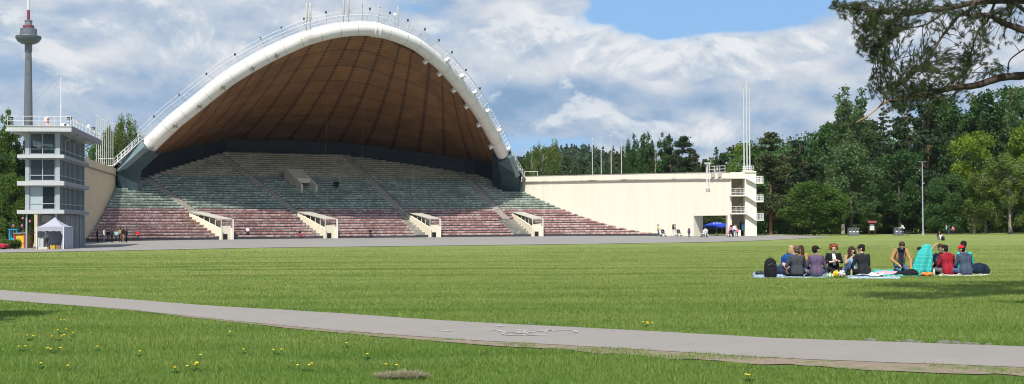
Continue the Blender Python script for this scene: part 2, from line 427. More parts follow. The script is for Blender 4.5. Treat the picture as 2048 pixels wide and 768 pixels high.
def stripe_mat():
    m, nt, b, out = newmat('striped_knit'); tc = N(nt, 'ShaderNodeTexCoord'); sp = N(nt, 'ShaderNodeSeparateXYZ'); nt.links.new(tc.outputs['Object'], sp.inputs[0])
    f = math_(nt, 'GREATER_THAN', math_(nt, 'FRACT', math_(nt, 'MULTIPLY', sp.outputs[2], 24)), .72)
    nt.links.new(mixc(nt, f, (.050, .065, .13), (.20, .035, .06)), b.inputs['Base Color']); b.inputs['Roughness'].default_value = .85; MATS['striped_knit'] = m
stripe_mat()
def dot_mat():
    m, nt, b, out = newmat('dotted_blanket'); uv = N(nt, 'ShaderNodeUVMap'); mp = N(nt, 'ShaderNodeMapping'); mp.inputs['Scale'].default_value = (15, 11, 1); nt.links.new(uv.outputs[0], mp.inputs[0])
    sp = N(nt, 'ShaderNodeSeparateXYZ'); nt.links.new(mp.outputs[0], sp.inputs[0])
    row = math_(nt, 'MULTIPLY', math_(nt, 'FLOOR', sp.outputs[1]), .5); fx = math_(nt, 'SUBTRACT', math_(nt, 'FRACT', math_(nt, 'ADD', sp.outputs[0], row)), .5); fy = math_(nt, 'SUBTRACT', math_(nt, 'FRACT', sp.outputs[1]), .5)
    r = math_(nt, 'ADD', math_(nt, 'MULTIPLY', fx, fx), math_(nt, 'MULTIPLY', fy, fy)); f = math_(nt, 'LESS_THAN', r, .016)
    nt.links.new(mixc(nt, f, (.012, .34, .31), (.42, .62, .58)), b.inputs['Base Color']); b.inputs['Roughness'].default_value = .85; MATS['dotted_blanket'] = m
dot_mat()
def stripes(name, cols, freq, ax=0):
    m, nt, b, out = newmat(name); tc = N(nt, 'ShaderNodeTexCoord'); sp = N(nt, 'ShaderNodeSeparateXYZ'); nt.links.new(tc.outputs['Object'], sp.inputs[0])
    f = math_(nt, 'FRACT', math_(nt, 'ADD', math_(nt, 'MULTIPLY', sp.outputs[ax], freq), math_(nt, 'MULTIPLY', tex(nt, 3, 3), .5)))
    nt.links.new(ramp(nt, f, [(k/len(cols), c) for k, c in enumerate(cols)], 'CONSTANT'), b.inputs['Base Color']); b.inputs['Roughness'].default_value = .9; MATS[name] = m; return m

# ---------------------------------------------------------------- picnic
PG = 'people sitting in the picnic circle'
def PL(px, py): p = ground(px, py); return (p.x, p.y, 0.012)
PE = []
FWD = 0.0; BACK = math.pi
S_ = 1.04
pz = {}
# blonde in royal blue: seen from behind left, bending to the right
def long_blonde(p, j): pass
person('person with long blonde hair in a royal blue jumper, leaning over beside the black backpack', PL(1560, 549.5), R_(-62), cross_pose(.30, .08, knL=V3(-.25, .38, .10)), 'royal_blue', 'dark_jeans', PG, 1.04, hair='blonde', hairstyle='long', voxel=.013, headdir=(.1, 1, -.45), fem=True)
person('person with dark hair in black, mostly hidden behind the blonde one', PL(1586, 542.5), R_(150), cross_pose(.04), 'black', 'dark_jeans', PG, 1.0, hair='dark', hairstyle='long', voxel=.016, fem=True)
person('person with long brown hair in a mustard jumper behind the charcoal sweatshirt', PL(1603, 544), R_(160), cross_pose(.04), 'mustard', 'jeans', PG, 1.0, hair='brown', hairstyle='long', voxel=.015, headdir=(.5, .8, -.4), fem=True)
def kneebrace(p, j):
    kn, an = j['knL'], j['anL']; d = (an-kn).normalized(); mb = MB(); mb.tube([kn+d*.01, kn+d*.07, kn+d*.16], [.070, .070, .064], 12); b_ = mb.build('knee_brace', CL('black'), p, False, smooth=True)
    mb = MB()
    for dx in (-.012, .02): mb.tube([kn+d*.05+V3(dx-.03, -.066, .015), kn+d*.08+V3(dx, -.072, 0), kn+d*.11+V3(dx-.02, -.066, -.01)], .006, 5)
    mb.build('brace_emblem', mat('yellow_mark', (.6, .5, .05)), b_, False)
person('person in charcoal sweatshirt with cropped hair, back turned, black brace on one bare knee', PL(1595, 554.5), R_(0), cross_pose(.06, .04, knL=V3(-.37, .16, .36), anL=V3(-.20, .30, .08), elL=V3(-.30, .06, .32), wrL=V3(-.22, .26, .22)), 'charcoal', 'black', PG, 1.07, hair='ash', hairstyle='short', voxel=.013, legcover=.35, extra=kneebrace, bulk=1.08, face=False)
person('person in navy jumper with thin red stripes and black cap, back turned', PL(1634, 554), R_(2), cross_pose(.08, .03, elR=V3(.30, .14, .26), wrR=V3(.24, .34, .14)), 'striped_knit', 'jeans', PG, 1.06, hair='dark', hairstyle='short', voxel=.013, bulk=1.10, cap=('black', (1, .35, -.05)), headdir=(.75, .6, -.1), face=False)
def cardigan(p, j):
    mb = MB()
    c = j['che']
    mb.extrude([c+V3(-.02, .112, .16), c+V3(.07, .112, .16), c+V3(.055, .134, .02), c+V3(.04, .135, -.20), c+V3(-.04, .135, -.20), c+V3(-.05, .134, .02)], V3(0, .012, 0)); mb.build('shirt_front', CL('white'), p, False, smooth=True)
def headband(p, j):
    cardigan(p, j); h = j['hed']; mb = MB(); pts = [h+V3(.1*math.cos(a), .0+.103*math.sin(a), .065) for a in np.linspace(R_(20), R_(160), 9)]; mb.tube(pts, .012, 6); mb.build('headband', mat('coral', (.55, .12, .10)), p, False)
person('person with curly red hair, black cardigan over white top, facing the viewer with clasped hands', PL(1667, 547), R_(178), cross_pose(.03, .04, elL=V3(-.25, .06, .34), wrL=V3(-.07, .24, .38), elR=V3(.27, .05, .33), wrR=V3(.02, .25, .36)), 'black', 'black', PG, 1.08, hair='red', hairstyle='curly', sleeve=.6, voxel=.013, skin='skin_pale', extra=headband, fem=True, handdir={'L': (.7, .3, .5), 'R': (-.7, .3, .4)})
person('person with long brown hair, beige jacket and light blue jeans, knees drawn up', PL(1695, 549), R_(200), knees_pose(.14, hed=V3(0, .26, .76), wrL=V3(-.05, .36, .56), wrR=V3(.07, .36, .55)), 'beige', 'light_jeans', PG, 1.02, hair='brown', hairstyle='long', voxel=.013, skin='skin_pale', fem=True, headdir=(0, 1, -.35))
person('person in black jacket and black cap turned to the left, back to the viewer', PL(1729, 552), R_(14), cross_pose(.10, .04, elL=V3(-.30, .16, .30), wrL=V3(-.22, .38, .16)), 'black_jacket', 'black', PG, 1.08, hair='dark', hairstyle='short', voxel=.013, bulk=1.10, cap=('black', (-1, .4, -.25)), headdir=(-.8, .55, -.25))
def scarf(p, j):
    n_, c = j['nek'], j['che']; mb = MB()
    mb.tube([n_+V3(.09*math.cos(a), .02+.09*math.sin(a), -.01+.02*math.sin(a)) for a in np.linspace(0, 6.28, 14)], .042, 8, cap=False)
    mb.tube([n_+V3(.05, .11, -.03), c+V3(.05, .16, .10), c+V3(.05, .17, -.05), c+V3(.04, .17, -.22)], [.04, .05, .055, .05], 8, flat=.5)
    mb.tube([n_+V3(-.03, .11, -.03), c+V3(-.02, .16, .08), c+V3(-.015, .175, -.08), c+V3(0, .17, -.26)], [.04, .05, .055, .05], 8, flat=.5); mb.build('scarf', CL('navy'), p, False, smooth=True)
person('person kneeling in a tan coat with navy scarf, leaning down with both hands', PL(1798, 545), R_(180), kneel_pose(.22, wrL=V3(-.22, .62, .10), elL=V3(-.27, .42, .38), wrR=V3(.14, .44, .26), elR=V3(.32, .28, .42), hed=V3(.0, .38, .86)), 'tan', 'jeans', PG, 1.04, hair='brown', hairstyle='short', voxel=.013, bulk=1.12, extra=scarf, headdir=(0, .8, -.55))
def drape(p, j):
    """blanket pulled over head and shoulders"""
    V = []; uvs = []; n = 44; rings = [(.02, .915, .01, .01), (.03, .905, .07, .07), (.04, .87, .125, .125), (.05, .77, .21, .20), (.03, .71, .275, .26), (.0, .58, .31, .29), (-.03, .44, .34, .31), (-.06, .28, .365, .33), (-.08, .13, .38, .35), (-.10, .015, .40, .37)]
    for i, (oy, z, rx, ry) in enumerate(rings):
        for k in range(n+1):
            a = lerp(R_(-232), R_(52), k/n); f = 1+.20*(i/9)**.7*math.sin(a*5+i*.35)+.05*math.sin(a*11+i*.8); q = (i/9)**1.1*.15; sx_ = 1 if i < 3 else .70; V.append((rx*sx_*f*math.cos(a)-.85*q+.03, oy+ry*sx_*f*math.sin(a)-.53*q, z)); uvs.append((k/n, i/9))
    fs = [(i*(n+1)+k, i*(n+1)+k+1, (i+1)*(n+1)+k+1, (i+1)*(n+1)+k) for i in range(9) for k in range(n)]
    me = bpy.data.meshes.new('blanket_wrap'); me.from_pydata(V, [], fs); ul = me.uv_layers.new(name='UVMap')
    for l in me.loops: ul.data[l.index].uv = uvs[l.vertex_index]
    me.polygons.foreach_set('use_smooth', [True]*len(fs)); me.materials.append(MATS['dotted_blanket']); o = link('blanket_wrap', me, p, False); s = o.modifiers.new('t', 'SOLIDIFY'); s.thickness = .012
person('person hidden under a turquoise blanket with white dots drawn over the head', PL(1853, 548), R_(-32), cross_pose(.06, .02, hed=V3(0, .10, .78)), 'navy', 'skinny_navy', PG, 1.05, hair='dark', hairstyle='short', voxel=.016, extra=drape, face=False)
person('person with dark hair behind the turquoise blanket, only the shoulder showing', PL(1846, 541), R_(30), cross_pose(.10), 'black', 'black', PG, .90, hair='dark', hairstyle='short', voxel=.018, face=False)
person('person in black vest with raised bare arm, hand on forehead, one knee up', PL(1882, 546), R_(165), cross_pose(.02, .05, elR=V3(.36, .12, .62), wrR=V3(.20, .13, .86), elL=V3(-.16, .22, .46), wrL=V3(.16, .40, .40), knR=V3(.10, .34, .48), anR=V3(.14, .52, .08)), 'black', 'dark_jeans', PG, 1.05, hair='brown', hairstyle='short', sleeve=.0, voxel=.013, handdir={'R': (-.8, -.1, .5), 'L': (.5, .4, -.7)}, headdir=(-.35, .9, -.25))
def hood(p, j, m='crimson'):
    n_ = j['nek']; mb = MB(); mb.ell(n_+V3(0, -.055, -.025), (.125, .085, .075), 14, 8); mb.tube([n_+V3(.10*math.cos(a), .0+.09*math.sin(a), -.02) for a in np.linspace(0, 6.28, 14)], .038, 8, cap=False); mb.build('hood', CL(m), p, False, smooth=True)
person('person in a crimson hooded jacket with dark hair, back turned', PL(1898, 550), R_(8), cross_pose(.10, .05, che=V3(-.01, .09, .46), hed=V3(-.05, .17, .78)), 'crimson', 'grey_pants', PG, 1.04, hair='dark', hairstyle='short', voxel=.013, bulk=1.16, extra=lambda p, j: hood(p, j, 'crimson'), headdir=(-.5, .9, -.3), face=False)
person('person with thick dark hair in teal, behind the steel blue hoodie', PL(1929, 545), R_(-20), cross_pose(.06, .04, hed=V3(-.02, .10, .86)), 'teal', 'jeans', PG, 1.06, hair='dark', hairstyle='short', voxel=.015, bulk=1.1, face=False)
person('person in a steel blue hoodie and bright red cap, back turned, rightmost of the circle', PL(1933, 550.5), R_(10), cross_pose(.10, .02, hed=V3(-.06, .16, .77)), 'steel_blue', 'jeans', PG, 1.05, hair='dark', hairstyle='short', voxel=.013, bulk=1.14, extra=lambda p, j: hood(p, j, 'steel_blue'), cap=('red', 'none'), headdir=(-.7, .7, -.2), face=False)

# picnic things -------------------------------------------------------------
def cloth_sheet(name, px0, px1, py0, py1, m, label, z=.006, seed=0, cat='blanket', tilt=0, amp=.02):
    c = [ground(px0, py1), ground(px1, py1), ground(px1+tilt, py0), ground(px0+tilt, py0)]; n = 22; V = []
    for i in range(n+1):
        for k in range(n+1):
            u, v = i/n, k/n; p = c[0].lerp(c[1], u).lerp(c[3].lerp(c[2], u), v); e = .04
            V.append((p.x+e*mnoise.noise(p*2+Vector((seed, 0, 0)))*2, p.y+e*mnoise.noise(p*2+Vector((0, seed, 5)))*4, z+amp*max(0, .4+mnoise.noise(p*4+Vector((0, 0, seed)))*1.6)+ .0))
    mb = MB(); mb.add(V, [(i*(n+1)+k, (i+1)*(n+1)+k, (i+1)*(n+1)+k+1, i*(n+1)+k+1) for i in range(n) for k in range(n)])
    o = mb.build(name, m, smooth=True); s = o.modifiers.new('t', 'SOLIDIFY'); s.thickness = .006; tag(o, label, cat, 'blankets under the picnic circle'); return o
MBLUE = stripes('blue_check', [(.20, .29, .42), (.42, .50, .60), (.13, .20, .33), (.30, .40, .52)], 6.0)
MBLUE2 = stripes('light_blue_check', [(.34, .46, .66), (.56, .64, .76), (.14, .20, .36), (.42, .54, .70)], 4.0)
cloth_sheet('picnic_blanket', 1506, 1608, 546, 556, MBLUE, 'blue and grey checked blanket under the black backpack and left end', seed=1)
cloth_sheet('picnic_blanket', 1606, 1664, 546, 556.5, MBLUE, 'small piece of blue checked blanket below the striped jumper', seed=2, z=.004)
cloth_sheet('picnic_blanket', 1694, 1800, 549, 558, MBLUE2, 'light blue checked blanket lying in front of the black jacket', seed=3)
cloth_sheet('picnic_blanket', 1745, 1850, 541, 552.5, mat('turquoise_cloth', (.02, .42, .38), .9, .15, 4), 'turquoise cloth lying between the tan coat and the black jacket', seed=4, z=.010, amp=.04)
cloth_sheet('towel', 1752, 1802, 546.5, 551, mat('pink_towel', (.62, .33, .38), .95, .12, 5), 'crumpled pink towel lying on the turquoise cloth', seed=5, z=.045, cat='towel', amp=.05)
cloth_sheet('towel', 1718, 1768, 549.5, 554, mat('white_towel', (.70, .70, .70), .95, .06, 5), 'white towel under the black jacket at its right', seed=6, z=.035, cat='towel', amp=.05)
cloth_sheet('picnic_blanket', 1878, 1978, 545, 552, mat('cream_sheet', (.58, .55, .48), .95, .08, 5), 'cream sheet under the crimson jacket and steel blue hoodie', seed=7)
cloth_sheet('picnic_blanket', 1655, 1700, 544, 553, mat('dark_rug', (.05, .06, .07), .95, .2, 5), 'dark rug under the curly red haired person', seed=8, z=.005)
def backpack(px, py, lab, sx=1.0, h=.50, m='black', rz=0.1, grp='bags around the picnic'):
    t = thing('backpack', PL(px, py), lab, 'bag', grp, rz); mb = MB()
    mb.lathe([(.17, 0), (.20, .04), (.20, h*.6), (.17, h*.85), (.10, h*.97), (.02, h)], (0, 0, 0), 16, sx=sx, sy=.72); mb.build('body', CL(m), t, False, smooth=True)
    mb = MB(); mb.lathe([(.12, 0), (.14, .03), (.14, h*.38), (.10, h*.48)], (0.02, -.12, .03), 12, sx=sx, sy=.5); mb.build('front_pocket', CL(m), t, False, smooth=True)
    mb = MB()
    for s in (-.09, .09): mb.tube([(s, .12, h*.9), (s*1.4, .20, h*.6), (s*1.3, .19, h*.25), (s, .13, .06)], [.022]*4, 6, flat=.5)
    mb.tube([(-.04, .04, h), (0, .05, h+.05), (.04, .04, h)], .010, 5); mb.build('strap', CL(m), t, False)
    mb = MB(); mb.tube([(-.12*sx, -.155, h*.62), (0, -.165, h*.72), (.12*sx, -.155, h*.62)], .006, 4); mb.build('zip', mat('zip_grey', (.15, .15, .16)), t, False)
backpack(1541, 555.5, 'black backpack standing upright at the left end of the picnic', 1.0, .60)
backpack(1886, 481.2, 'small black bag beside the lone sitter far behind', .8, .42, 'black')
def bundle(px, py, w, d, h, m, nm, lab, cat, seed=0):
    mb = MB(); rs = random.Random(seed)
    for k in range(7): mb.ell((rs.uniform(-w*.3, w*.3), rs.uniform(-d*.25, d*.25), h*rs.uniform(.25, .55)), (w*rs.uniform(.2, .34), d*rs.uniform(.25, .4), h*rs.uniform(.3, .48)), 12, 8, Matrix.Rotation(rs.uniform(-.4, .4), 3, 'Z'))
    t = thing(nm, PL(px, py), lab, cat, 'bags around the picnic'); o = mb.build('body', m, t, False, smooth=True)
    mb = MB(); mb.tube([(-w*.3, -d*.2, h*.6), (-w*.1, -d*.35, h*.95), (w*.2, -d*.25, h*.6)], .012, 5); mb.build('strap', m, t, False); return t
bundle(1524, 551, .38, .3, .16, CL('charcoal'), 'bag', 'flat dark bag lying left of the black backpack', 'bag', 1)
bundle(1963, 548.5, .62, .45, .38, CL('skinny_navy'), 'jacket_pile', 'dark navy jacket heaped at the right end of the picnic', 'jacket', 2)
bundle(1577, 552.5, .36, .28, .17, CL('black'), 'bag', 'black bag under the braced knee', 'bag', 3)
bundle(1696, 552, .30, .2, .15, CL('black'), 'bag', 'small black pouch below the light blue jeans', 'bag', 4)
bundle(1855, 552.5, .46, .2, .12, mat('orange_net', (.75, .22, .04), .6, .3, 12), 'snack_bag', 'orange bag lying in front of the crossed feet', 'bag', 5)
bundle(1672, 555.5, .20, .16, .24, mat('yellow_pack', (.70, .52, .03), .4, .2, 8), 'snack_bag', 'bright yellow snack bag left of the ball', 'bag', 6)
bundle(1661, 556, .22, .16, .16, stripes('snack_green', [(.65, .62, .45), (.10, .35, .10), (.75, .72, .62)], 9), 'snack_bag', 'white and green snack bag beside the striped sleeve', 'bag', 7)
bundle(1681, 547, .34, .2, .18, CL('dark_jeans'), 'bag', 'dark shopping bag between the two front facing people', 'bag', 8)
bundle(1665, 547.5, .20, .12, .14, mat('red_pack', (.55, .05, .04), .4, .3, 12), 'snack_bag', 'red snack packet in front of the curly red haired person', 'bag', 9)
bundle(1650, 549, .16, .14, .20, mat('pale_bag', (.50, .60, .60), .3, .2, 9), 'plastic_bag', 'pale plastic bag between the striped jumper and the snacks', 'bag', 10)
def disc_bag(px, py, w, lab, nm, cat):
    p = PL(px, py); t = thing(nm, p, lab, cat); mb = MB(); mb.ell((0, 0, .03), (w/2, w*.32, .19 if w > .4 else .12), 18, 10, Matrix.Rotation(.25, 3, 'X'), top=-.3); mb.build('shell', CL('black'), t, False, smooth=True)
    mb = MB(); mb.tube([(w/2*math.cos(a), w*.32*math.sin(a)*.95, .0+.02) for a in np.linspace(0, 6.28, 20)], .012, 5, cap=False); mb.build('rim', CL('black'), t, False)
disc_bag(1822, 552, .48, 'black rounded case lying in front of the turquoise blanket', 'round_case', 'case')
disc_bag(1801, 551, .30, 'black cap lying beside the rounded case', 'flat_cap', 'cap')
# striped ball
def ball_mat():
    m, nt, b, out = newmat('ball_panels'); tc = N(nt, 'ShaderNodeTexCoord'); mp = N(nt, 'ShaderNodeMapping'); mp.inputs['Rotation'].default_value = (.5, .3, .4); nt.links.new(tc.outputs['Object'], mp.inputs[0])
    sp = N(nt, 'ShaderNodeSeparateXYZ'); nt.links.new(mp.outputs[0], sp.inputs[0]); an = math_(nt, 'ARCTAN2', sp.outputs[2], sp.outputs[0]); f = math_(nt, 'FRACT', math_(nt, 'ADD', math_(nt, 'MULTIPLY', an, .48), math_(nt, 'MULTIPLY', sp.outputs[1], 1.2)))
    nt.links.new(ramp(nt, f, [(0, (.72, .72, .70)), (.28, (.62, .04, .05)), (.5, (.72, .72, .70)), (.72, (.03, .30, .16))], 'CONSTANT'), b.inputs['Base Color']); b.inputs['Roughness'].default_value = .4; return m
mb = MB(); mb.ell((0, 0, 0), (.118,)*3, 20, 14); p_ = ground(1683.5, 556); o = mb.build('ball', ball_mat(), None, smooth=True, loc=(p_.x, p_.y, .125)); tag(o, 'red, white and green ball lying on the grass beside the snacks', 'ball')
def open_book(px, py, lab):
    t = thing('magazine', PL(px, py), lab, 'magazine', None, .2); mb = MB()
    for s in (-1, 1): mb.hexa([Vector(q) for q in ((0, -.13, .03), (s*.2, -.13, .035), (s*.2, .13, .035), (0, .13, .03), (0, -.13, .045), (s*.2, -.13, .05), (s*.2, .13, .05), (0, .13, .045))])
    mb.build('pages', mat('paper', (.7, .7, .68), .8, .05, 8), t, False)
    mb = MB(); mb.box((0, 0, .022), (.42, .27, .008)); mb.build('cover', CL('navy'), t, False)
open_book(1812, 547.5, 'open white magazine under the hand of the tan coated person')
def bottle(px, py, lab, c):
    t = thing('bottle', PL(px, py), lab, 'bottle', 'bottles on the picnic blankets'); mb = MB(); mb.lathe([(.03, 0), (.036, .01), (.036, .15), (.014, .20), (.014, .22)], (0, 0, 0), 12); mb.build('flask', mat('bottle_'+c, {'clear': (.5, .58, .6), 'green': (.15, .25, .12), 'olive': (.30, .30, .12)}[c], .15, .1, 6), t, False, smooth=True)
    mb = MB(); mb.lathe([(.016, .22), (.016, .245)], (0, 0, 0), 10); mb.build('lid', CL('navy'), t, False)
bottle(1868, 551.5, 'clear bottle beside the orange bag', 'clear'); bottle(1703, 552.5, 'olive bottle between the jeans and the black jacket', 'olive'); bottle(1689, 548.5, 'green bottle by the dark shopping bag', 'green')

# ---------------------------------------------------------------- people farther off
FG = 'people around the stands and forecourt'
def far(lab, px, py, rz, pose, top, legs, scale=1.0, **k):
    grp = k.pop('grp', FG); z = k.pop('z', None); Y = k.pop('Y', None); a_ = k.pop('at_', None)
    p = ground(px, py) if Y is None else gp(px, Y); zz = gz(p.x, p.y)+.035 if z is None else z
    if a_ is not None: p = a_; zz = a_.z
    k.setdefault('voxel', .024); k.setdefault('face', False); return person(lab, (p.x, p.y, zz), rz, pose, top, legs, grp, scale, **k)
def fY(h_px, H=1.72): return H*F/h_px
# group at the left foot of the stands, in the shade
GS = 'group of people in the shade at the left end of the stands'
far('person in dark clothes with a blue backpack, leftmost of the shaded group', 194.5, 489, R_(-60), stand_pose(), 'navy', 'black', .95, hair='dark', grp=GS, Y=171)
t_ = ground(194.5, 489)
far('person in a white shirt and blue jeans, second from the left in the shaded group', 208, 489, R_(-70), stand_pose(), 'white', 'jeans', 1.0, hair='dark', grp=GS, Y=170)
far('person in black sitting between the white shirt and the navy coat', 217, 486, R_(180), bench_pose(), 'black', 'khaki', 1.0, hair='dark', grp=GS, at_=seat(217, 0))
far('person in a long navy coat with arms folded, middle of the shaded group', 223.5, 489, R_(-50), stand_pose(wrL=V3(.05, .18, 1.15), wrR=V3(-.05, .18, 1.15)), 'navy', 'black', 1.0, hair='brown', grp=GS, Y=170.5)
far('person in a mint green top seated on the lowest bench among the standing ones', 234, 486, R_(180), bench_pose(), 'mint', 'dark_jeans', 1.0, hair='brown', grp=GS, at_=seat(234, 0))
far('person in black standing close beside the mint green top', 246, 489, R_(160), stand_pose(), 'black', 'khaki', 1.02, hair='brown', hairstyle='long', grp=GS, Y=171)
far('person in beige top and black trousers, back turned, right in the shaded group', 241, 489, R_(20), stand_pose(), 'beige', 'black', 1.0, hair='dark', grp=GS, Y=172)
far('person in black with white side stripes, rightmost standing of the shaded group', 253, 489, R_(80), stand_pose(), 'black_jacket', 'black', .98, hair='dark', grp=GS, Y=172)
far('person in a red top sitting alone on the lowest bench right of the shaded group', 277, 486, R_(180), bench_pose(), 'red', 'dark_jeans', 1.0, hair='brown', grp=GS, at_=seat(277, 0))
far('person in a white shirt standing inside the white tent', 94, 498, R_(60), stand_pose(wrL=V3(-.1, .35, 1.05), wrR=V3(.1, .35, 1.05)), 'white', 'khaki', 1.0, hair='dark', Y=129)
far('lone person in a white shirt sitting on the lowest bench right of the first tunnel', 494.5, 480, R_(200), bench_pose(), 'white', 'black', 1.0, hair='brown', at_=seat(494.5, 1))
far('person in navy sitting next to the standing bicycle at the foot of the stands', 740, 476, R_(190), bench_pose(), 'navy', 'dark_jeans', 1.0, hair='dark', at_=seat(740, 0))
far('person in red and navy sitting low at the foot of the stands beyond the bicycle', 600, 477, R_(210), bench_pose(), 'navy', 'red', .9, hair='dark', at_=seat(600, 0))
for k, (px, lab) in enumerate(((669.5, 'dark figure sitting left of its pair beside the concrete stairhead'), (675, 'dark figure sitting right of its pair beside the concrete stairhead'))):
    far(lab, px, 362, R_(190), bench_pose(), 'black', 'black', 1.1, hair='dark', at_=seat(px, 20))
far('person in yellow top and blue jeans pushing a dark pushchair before the lowest benches', 1316, 476, R_(-85), push_pose(), 'yellow_top', 'jeans', 1.0, hair='dark', hairstyle='short', Y=203)
far('person with dark long hair pushing a pram before the right wall', 1346, 475, R_(-80), push_pose(-1), 'black', 'white', 1.0, hair='dark', hairstyle='long', Y=204)
far('person in a pale top walking beside the pram before the right wall', 1350, 475, R_(-80), walk_pose(), 'beige', 'white', 1.0, hair='brown', Y=203)
far('small child in a purple top walking alone left of the portal', 1378, 479.5, R_(170), walk_pose(), 'purple', 'dark_jeans', .72, hair='brown', hairstyle='long', Y=182)
far('person in pale grey bending over a white pushchair in front of the portal', 1414, 478, R_(60), push_pose(1, che=V3(0, .16, 1.15), nek=V3(0, .26, 1.30), hed=V3(0, .34, 1.42), shL=V3(-.17, .2, 1.25), shR=V3(.17, .2, 1.25), elL=V3(-.22, .3, 1.0), elR=V3(.22, .3, 1.0), wrL=V3(-.15, .45, .9), wrR=V3(.15, .45, .9)), 'white', 'white', .85, hair='brown', Y=186)
far('person with long hair in pink pushing a pushchair before the portal pillar', 1462, 476.5, R_(20), push_pose(), 'pink', 'black', .92, hair='brown', hairstyle='long', Y=187)
far('person in white top and blue skirt standing before the stair tower recess', 1469, 475, R_(170), stand_pose(), 'white', 'jeans', 1.0, hair='dark', Y=192)
far('small child in a pink jacket before the stair tower', 1474.5, 476.5, R_(160), walk_pose(), 'pink', 'dark_jeans', .70, hair='blonde', hairstyle='short', Y=188)
far('small child in white on a scooter before the stair tower pier', 1496.5, 477, R_(150), walk_pose(), 'white', 'white', .62, hair='brown', Y=188)
far('lone person in a plum top sitting on the grass far behind the picnic', 1876, 481.5, R_(200), knees_pose(), 'plum', 'white', 1.0, hair='brown', hairstyle='long', grp='people in the distance on the right', Y=142)
far('person in pale clothes standing in the shade under the trees right of the lamp post', 1893, 470, R_(90), stand_pose(), 'mint', 'dark_jeans', .9, hair='dark', grp='people in the distance on the right', Y=212)
far('person in pale clothes pushing something in the shade under the trees', 1899, 470, R_(80), push_pose(), 'charcoal', 'jeans', .85, hair='dark', grp='people in the distance on the right', Y=213)
far('person in faded red crouching in the shade under the trees', 1906, 470, R_(150), stand_pose(), 'pink', 'plum', .75, hair='brown', grp='people in the distance on the right', Y=211)
def ride_pose():
    j = stand_pose(); j.update(pel=V3(0, -.15, .98), che=V3(0, .08, 1.25), nek=V3(0, .19, 1.40), hed=V3(0, .27, 1.53), shL=V3(-.17, .17, 1.35), shR=V3(.17, .17, 1.35), elL=V3(-.22, .32, 1.15), elR=V3(.22, .32, 1.15), wrL=V3(-.24, .48, 1.05), wrR=V3(.24, .48, 1.05),
      hiL=V3(-.09, -.13, .95), hiR=V3(.09, -.13, .95), knL=V3(-.10, .24, .82), anL=V3(-.11, .14, .42), knR=V3(.10, .16, .60), anR=V3(.11, .02, .22)); return j
cyc = far('person in a white shirt riding a bicycle past the right bin', 1807, 472, R_(80), ride_pose(), 'white', 'dark_jeans', 1.0, hair='brown', grp='people in the distance on the right', Y=196)

# ---- vehicles of the small kind --------------------------------------------
MB_RUB = mat('rubber', (.02, .02, .02), .8); MB_STEEL = mat('spoke_steel', (.3, .3, .32), .4, .1, 5, metal=.6)
def bicycle(px, Y, rz, lab, col='bike_red', lean=0):
    p = gp(px, Y); t = thing('bicycle', (p.x, p.y, gz(p.x, p.y)+.035), lab, 'bicycle', 'bicycles', rz); m = mat(col, {'bike_red': (.30, .03, .03), 'bike_black': (.03, .03, .035), 'bike_blue': (.05, .08, .2)}[col], .4)
    for y in (-.52, .52):
        mb = MB(); mb.tube([(0, y+.33*math.cos(a), .35+.33*math.sin(a)) for a in np.linspace(0, 6.2832, 25)], .024, 6, cap=False); w = mb.build('wheel', MB_RUB, t, False, smooth=True)
        mb = MB()
        for k in range(9): a = k*.698; mb.bar((0, y, .35), (0, y+.32*math.cos(a), .35+.32*math.sin(a)), .006, 3)
        mb.build('spokes', MB_STEEL, w, False)
    mb = MB(); A, B_, Cc, D_ = V3(0, -.52, .35), V3(0, -.08, .30), V3(0, -.2, .86), V3(0, .38, .86)
    for a, b in ((A, B_), (B_, Cc), (A, Cc), (Cc, D_), (B_, D_), (D_, V3(0, .52, .35)), (D_, V3(0, .35, .98))): mb.bar(a, b, .019, 6)
    mb.build('frame', m, t, False)
    mb = MB(); mb.bar((-.27, .33, 1.0), (.27, .33, 1.0), .014); mb.build('handlebar', MB_RUB, t, False); mb = MB(); mb.ell((0, -.22, .93), (.07, .14, .04)); mb.bar((0, -.2, .84), (0, -.22, .93), .015); mb.build('saddle', MB_RUB, t, False)
bicycle(1807, 196, R_(80), 'black bicycle ridden past the right bin', 'bike_black')
bicycle(727, 215, R_(86), 'black bicycle standing before the benches beside the navy clad sitter', 'bike_black'); bicycle(577, 204, R_(84), 'dark bicycle standing before the benches left of the second tunnel', 'bike_blue')
bicycle(586, 206, R_(95), 'red bicycle standing close right of the dark one before the benches', 'bike_red')
def pushchair(px, Y, rz, lab, col, big=False):
    p = gp(px, Y); t = thing('pushchair', (p.x, p.y, gz(p.x, p.y)+.035), lab, 'pushchair', 'pushchairs on the forecourt', rz); cm = CL(col)
    for (x, y) in ((-.24, -.3), (.24, -.3), (-.2, .32), (.2, .32)):
        r_ = .15 if y < 0 else .10; mb = MB(); mb.tube([(x, y+r_*math.cos(a), r_+r_*math.sin(a)) for a in np.linspace(0, 6.2832, 17)], .022, 6, cap=False); mb.bar((x-.01, y, r_), (x+.01, y, r_), r_*.5, 10); mb.build('wheel', MB_RUB, t, False)
    mb = MB()
    for x in (-.22, .22): mb.bar((x, -.3, .15), (x, .18, .62), .014); mb.bar((x, .32, .1), (x, -.52, 1.02), .014)
    mb.bar((-.22, -.52, 1.02), (.22, -.52, 1.02), .018); mb.build('frame', MB_STEEL, t, False)
    mb = MB(); mb.hexa([V3(-.2, -.22, .42), V3(.2, -.22, .42), V3(.2, .3, .40), V3(-.2, .3, .40), V3(-.2, -.36, .80), V3(.2, -.36, .80), V3(.2, .26, .50), V3(-.2, .26, .50)]); mb.build('seat', cm, t, False, bevel=.03)
    mb = MB(); mb.ell((0, -.12, .72), (.23, .32, .30), 12, 8, Matrix.Rotation(-.5, 3, 'X'), top=.1); mb.build('canopy', cm, t, False, smooth=True)
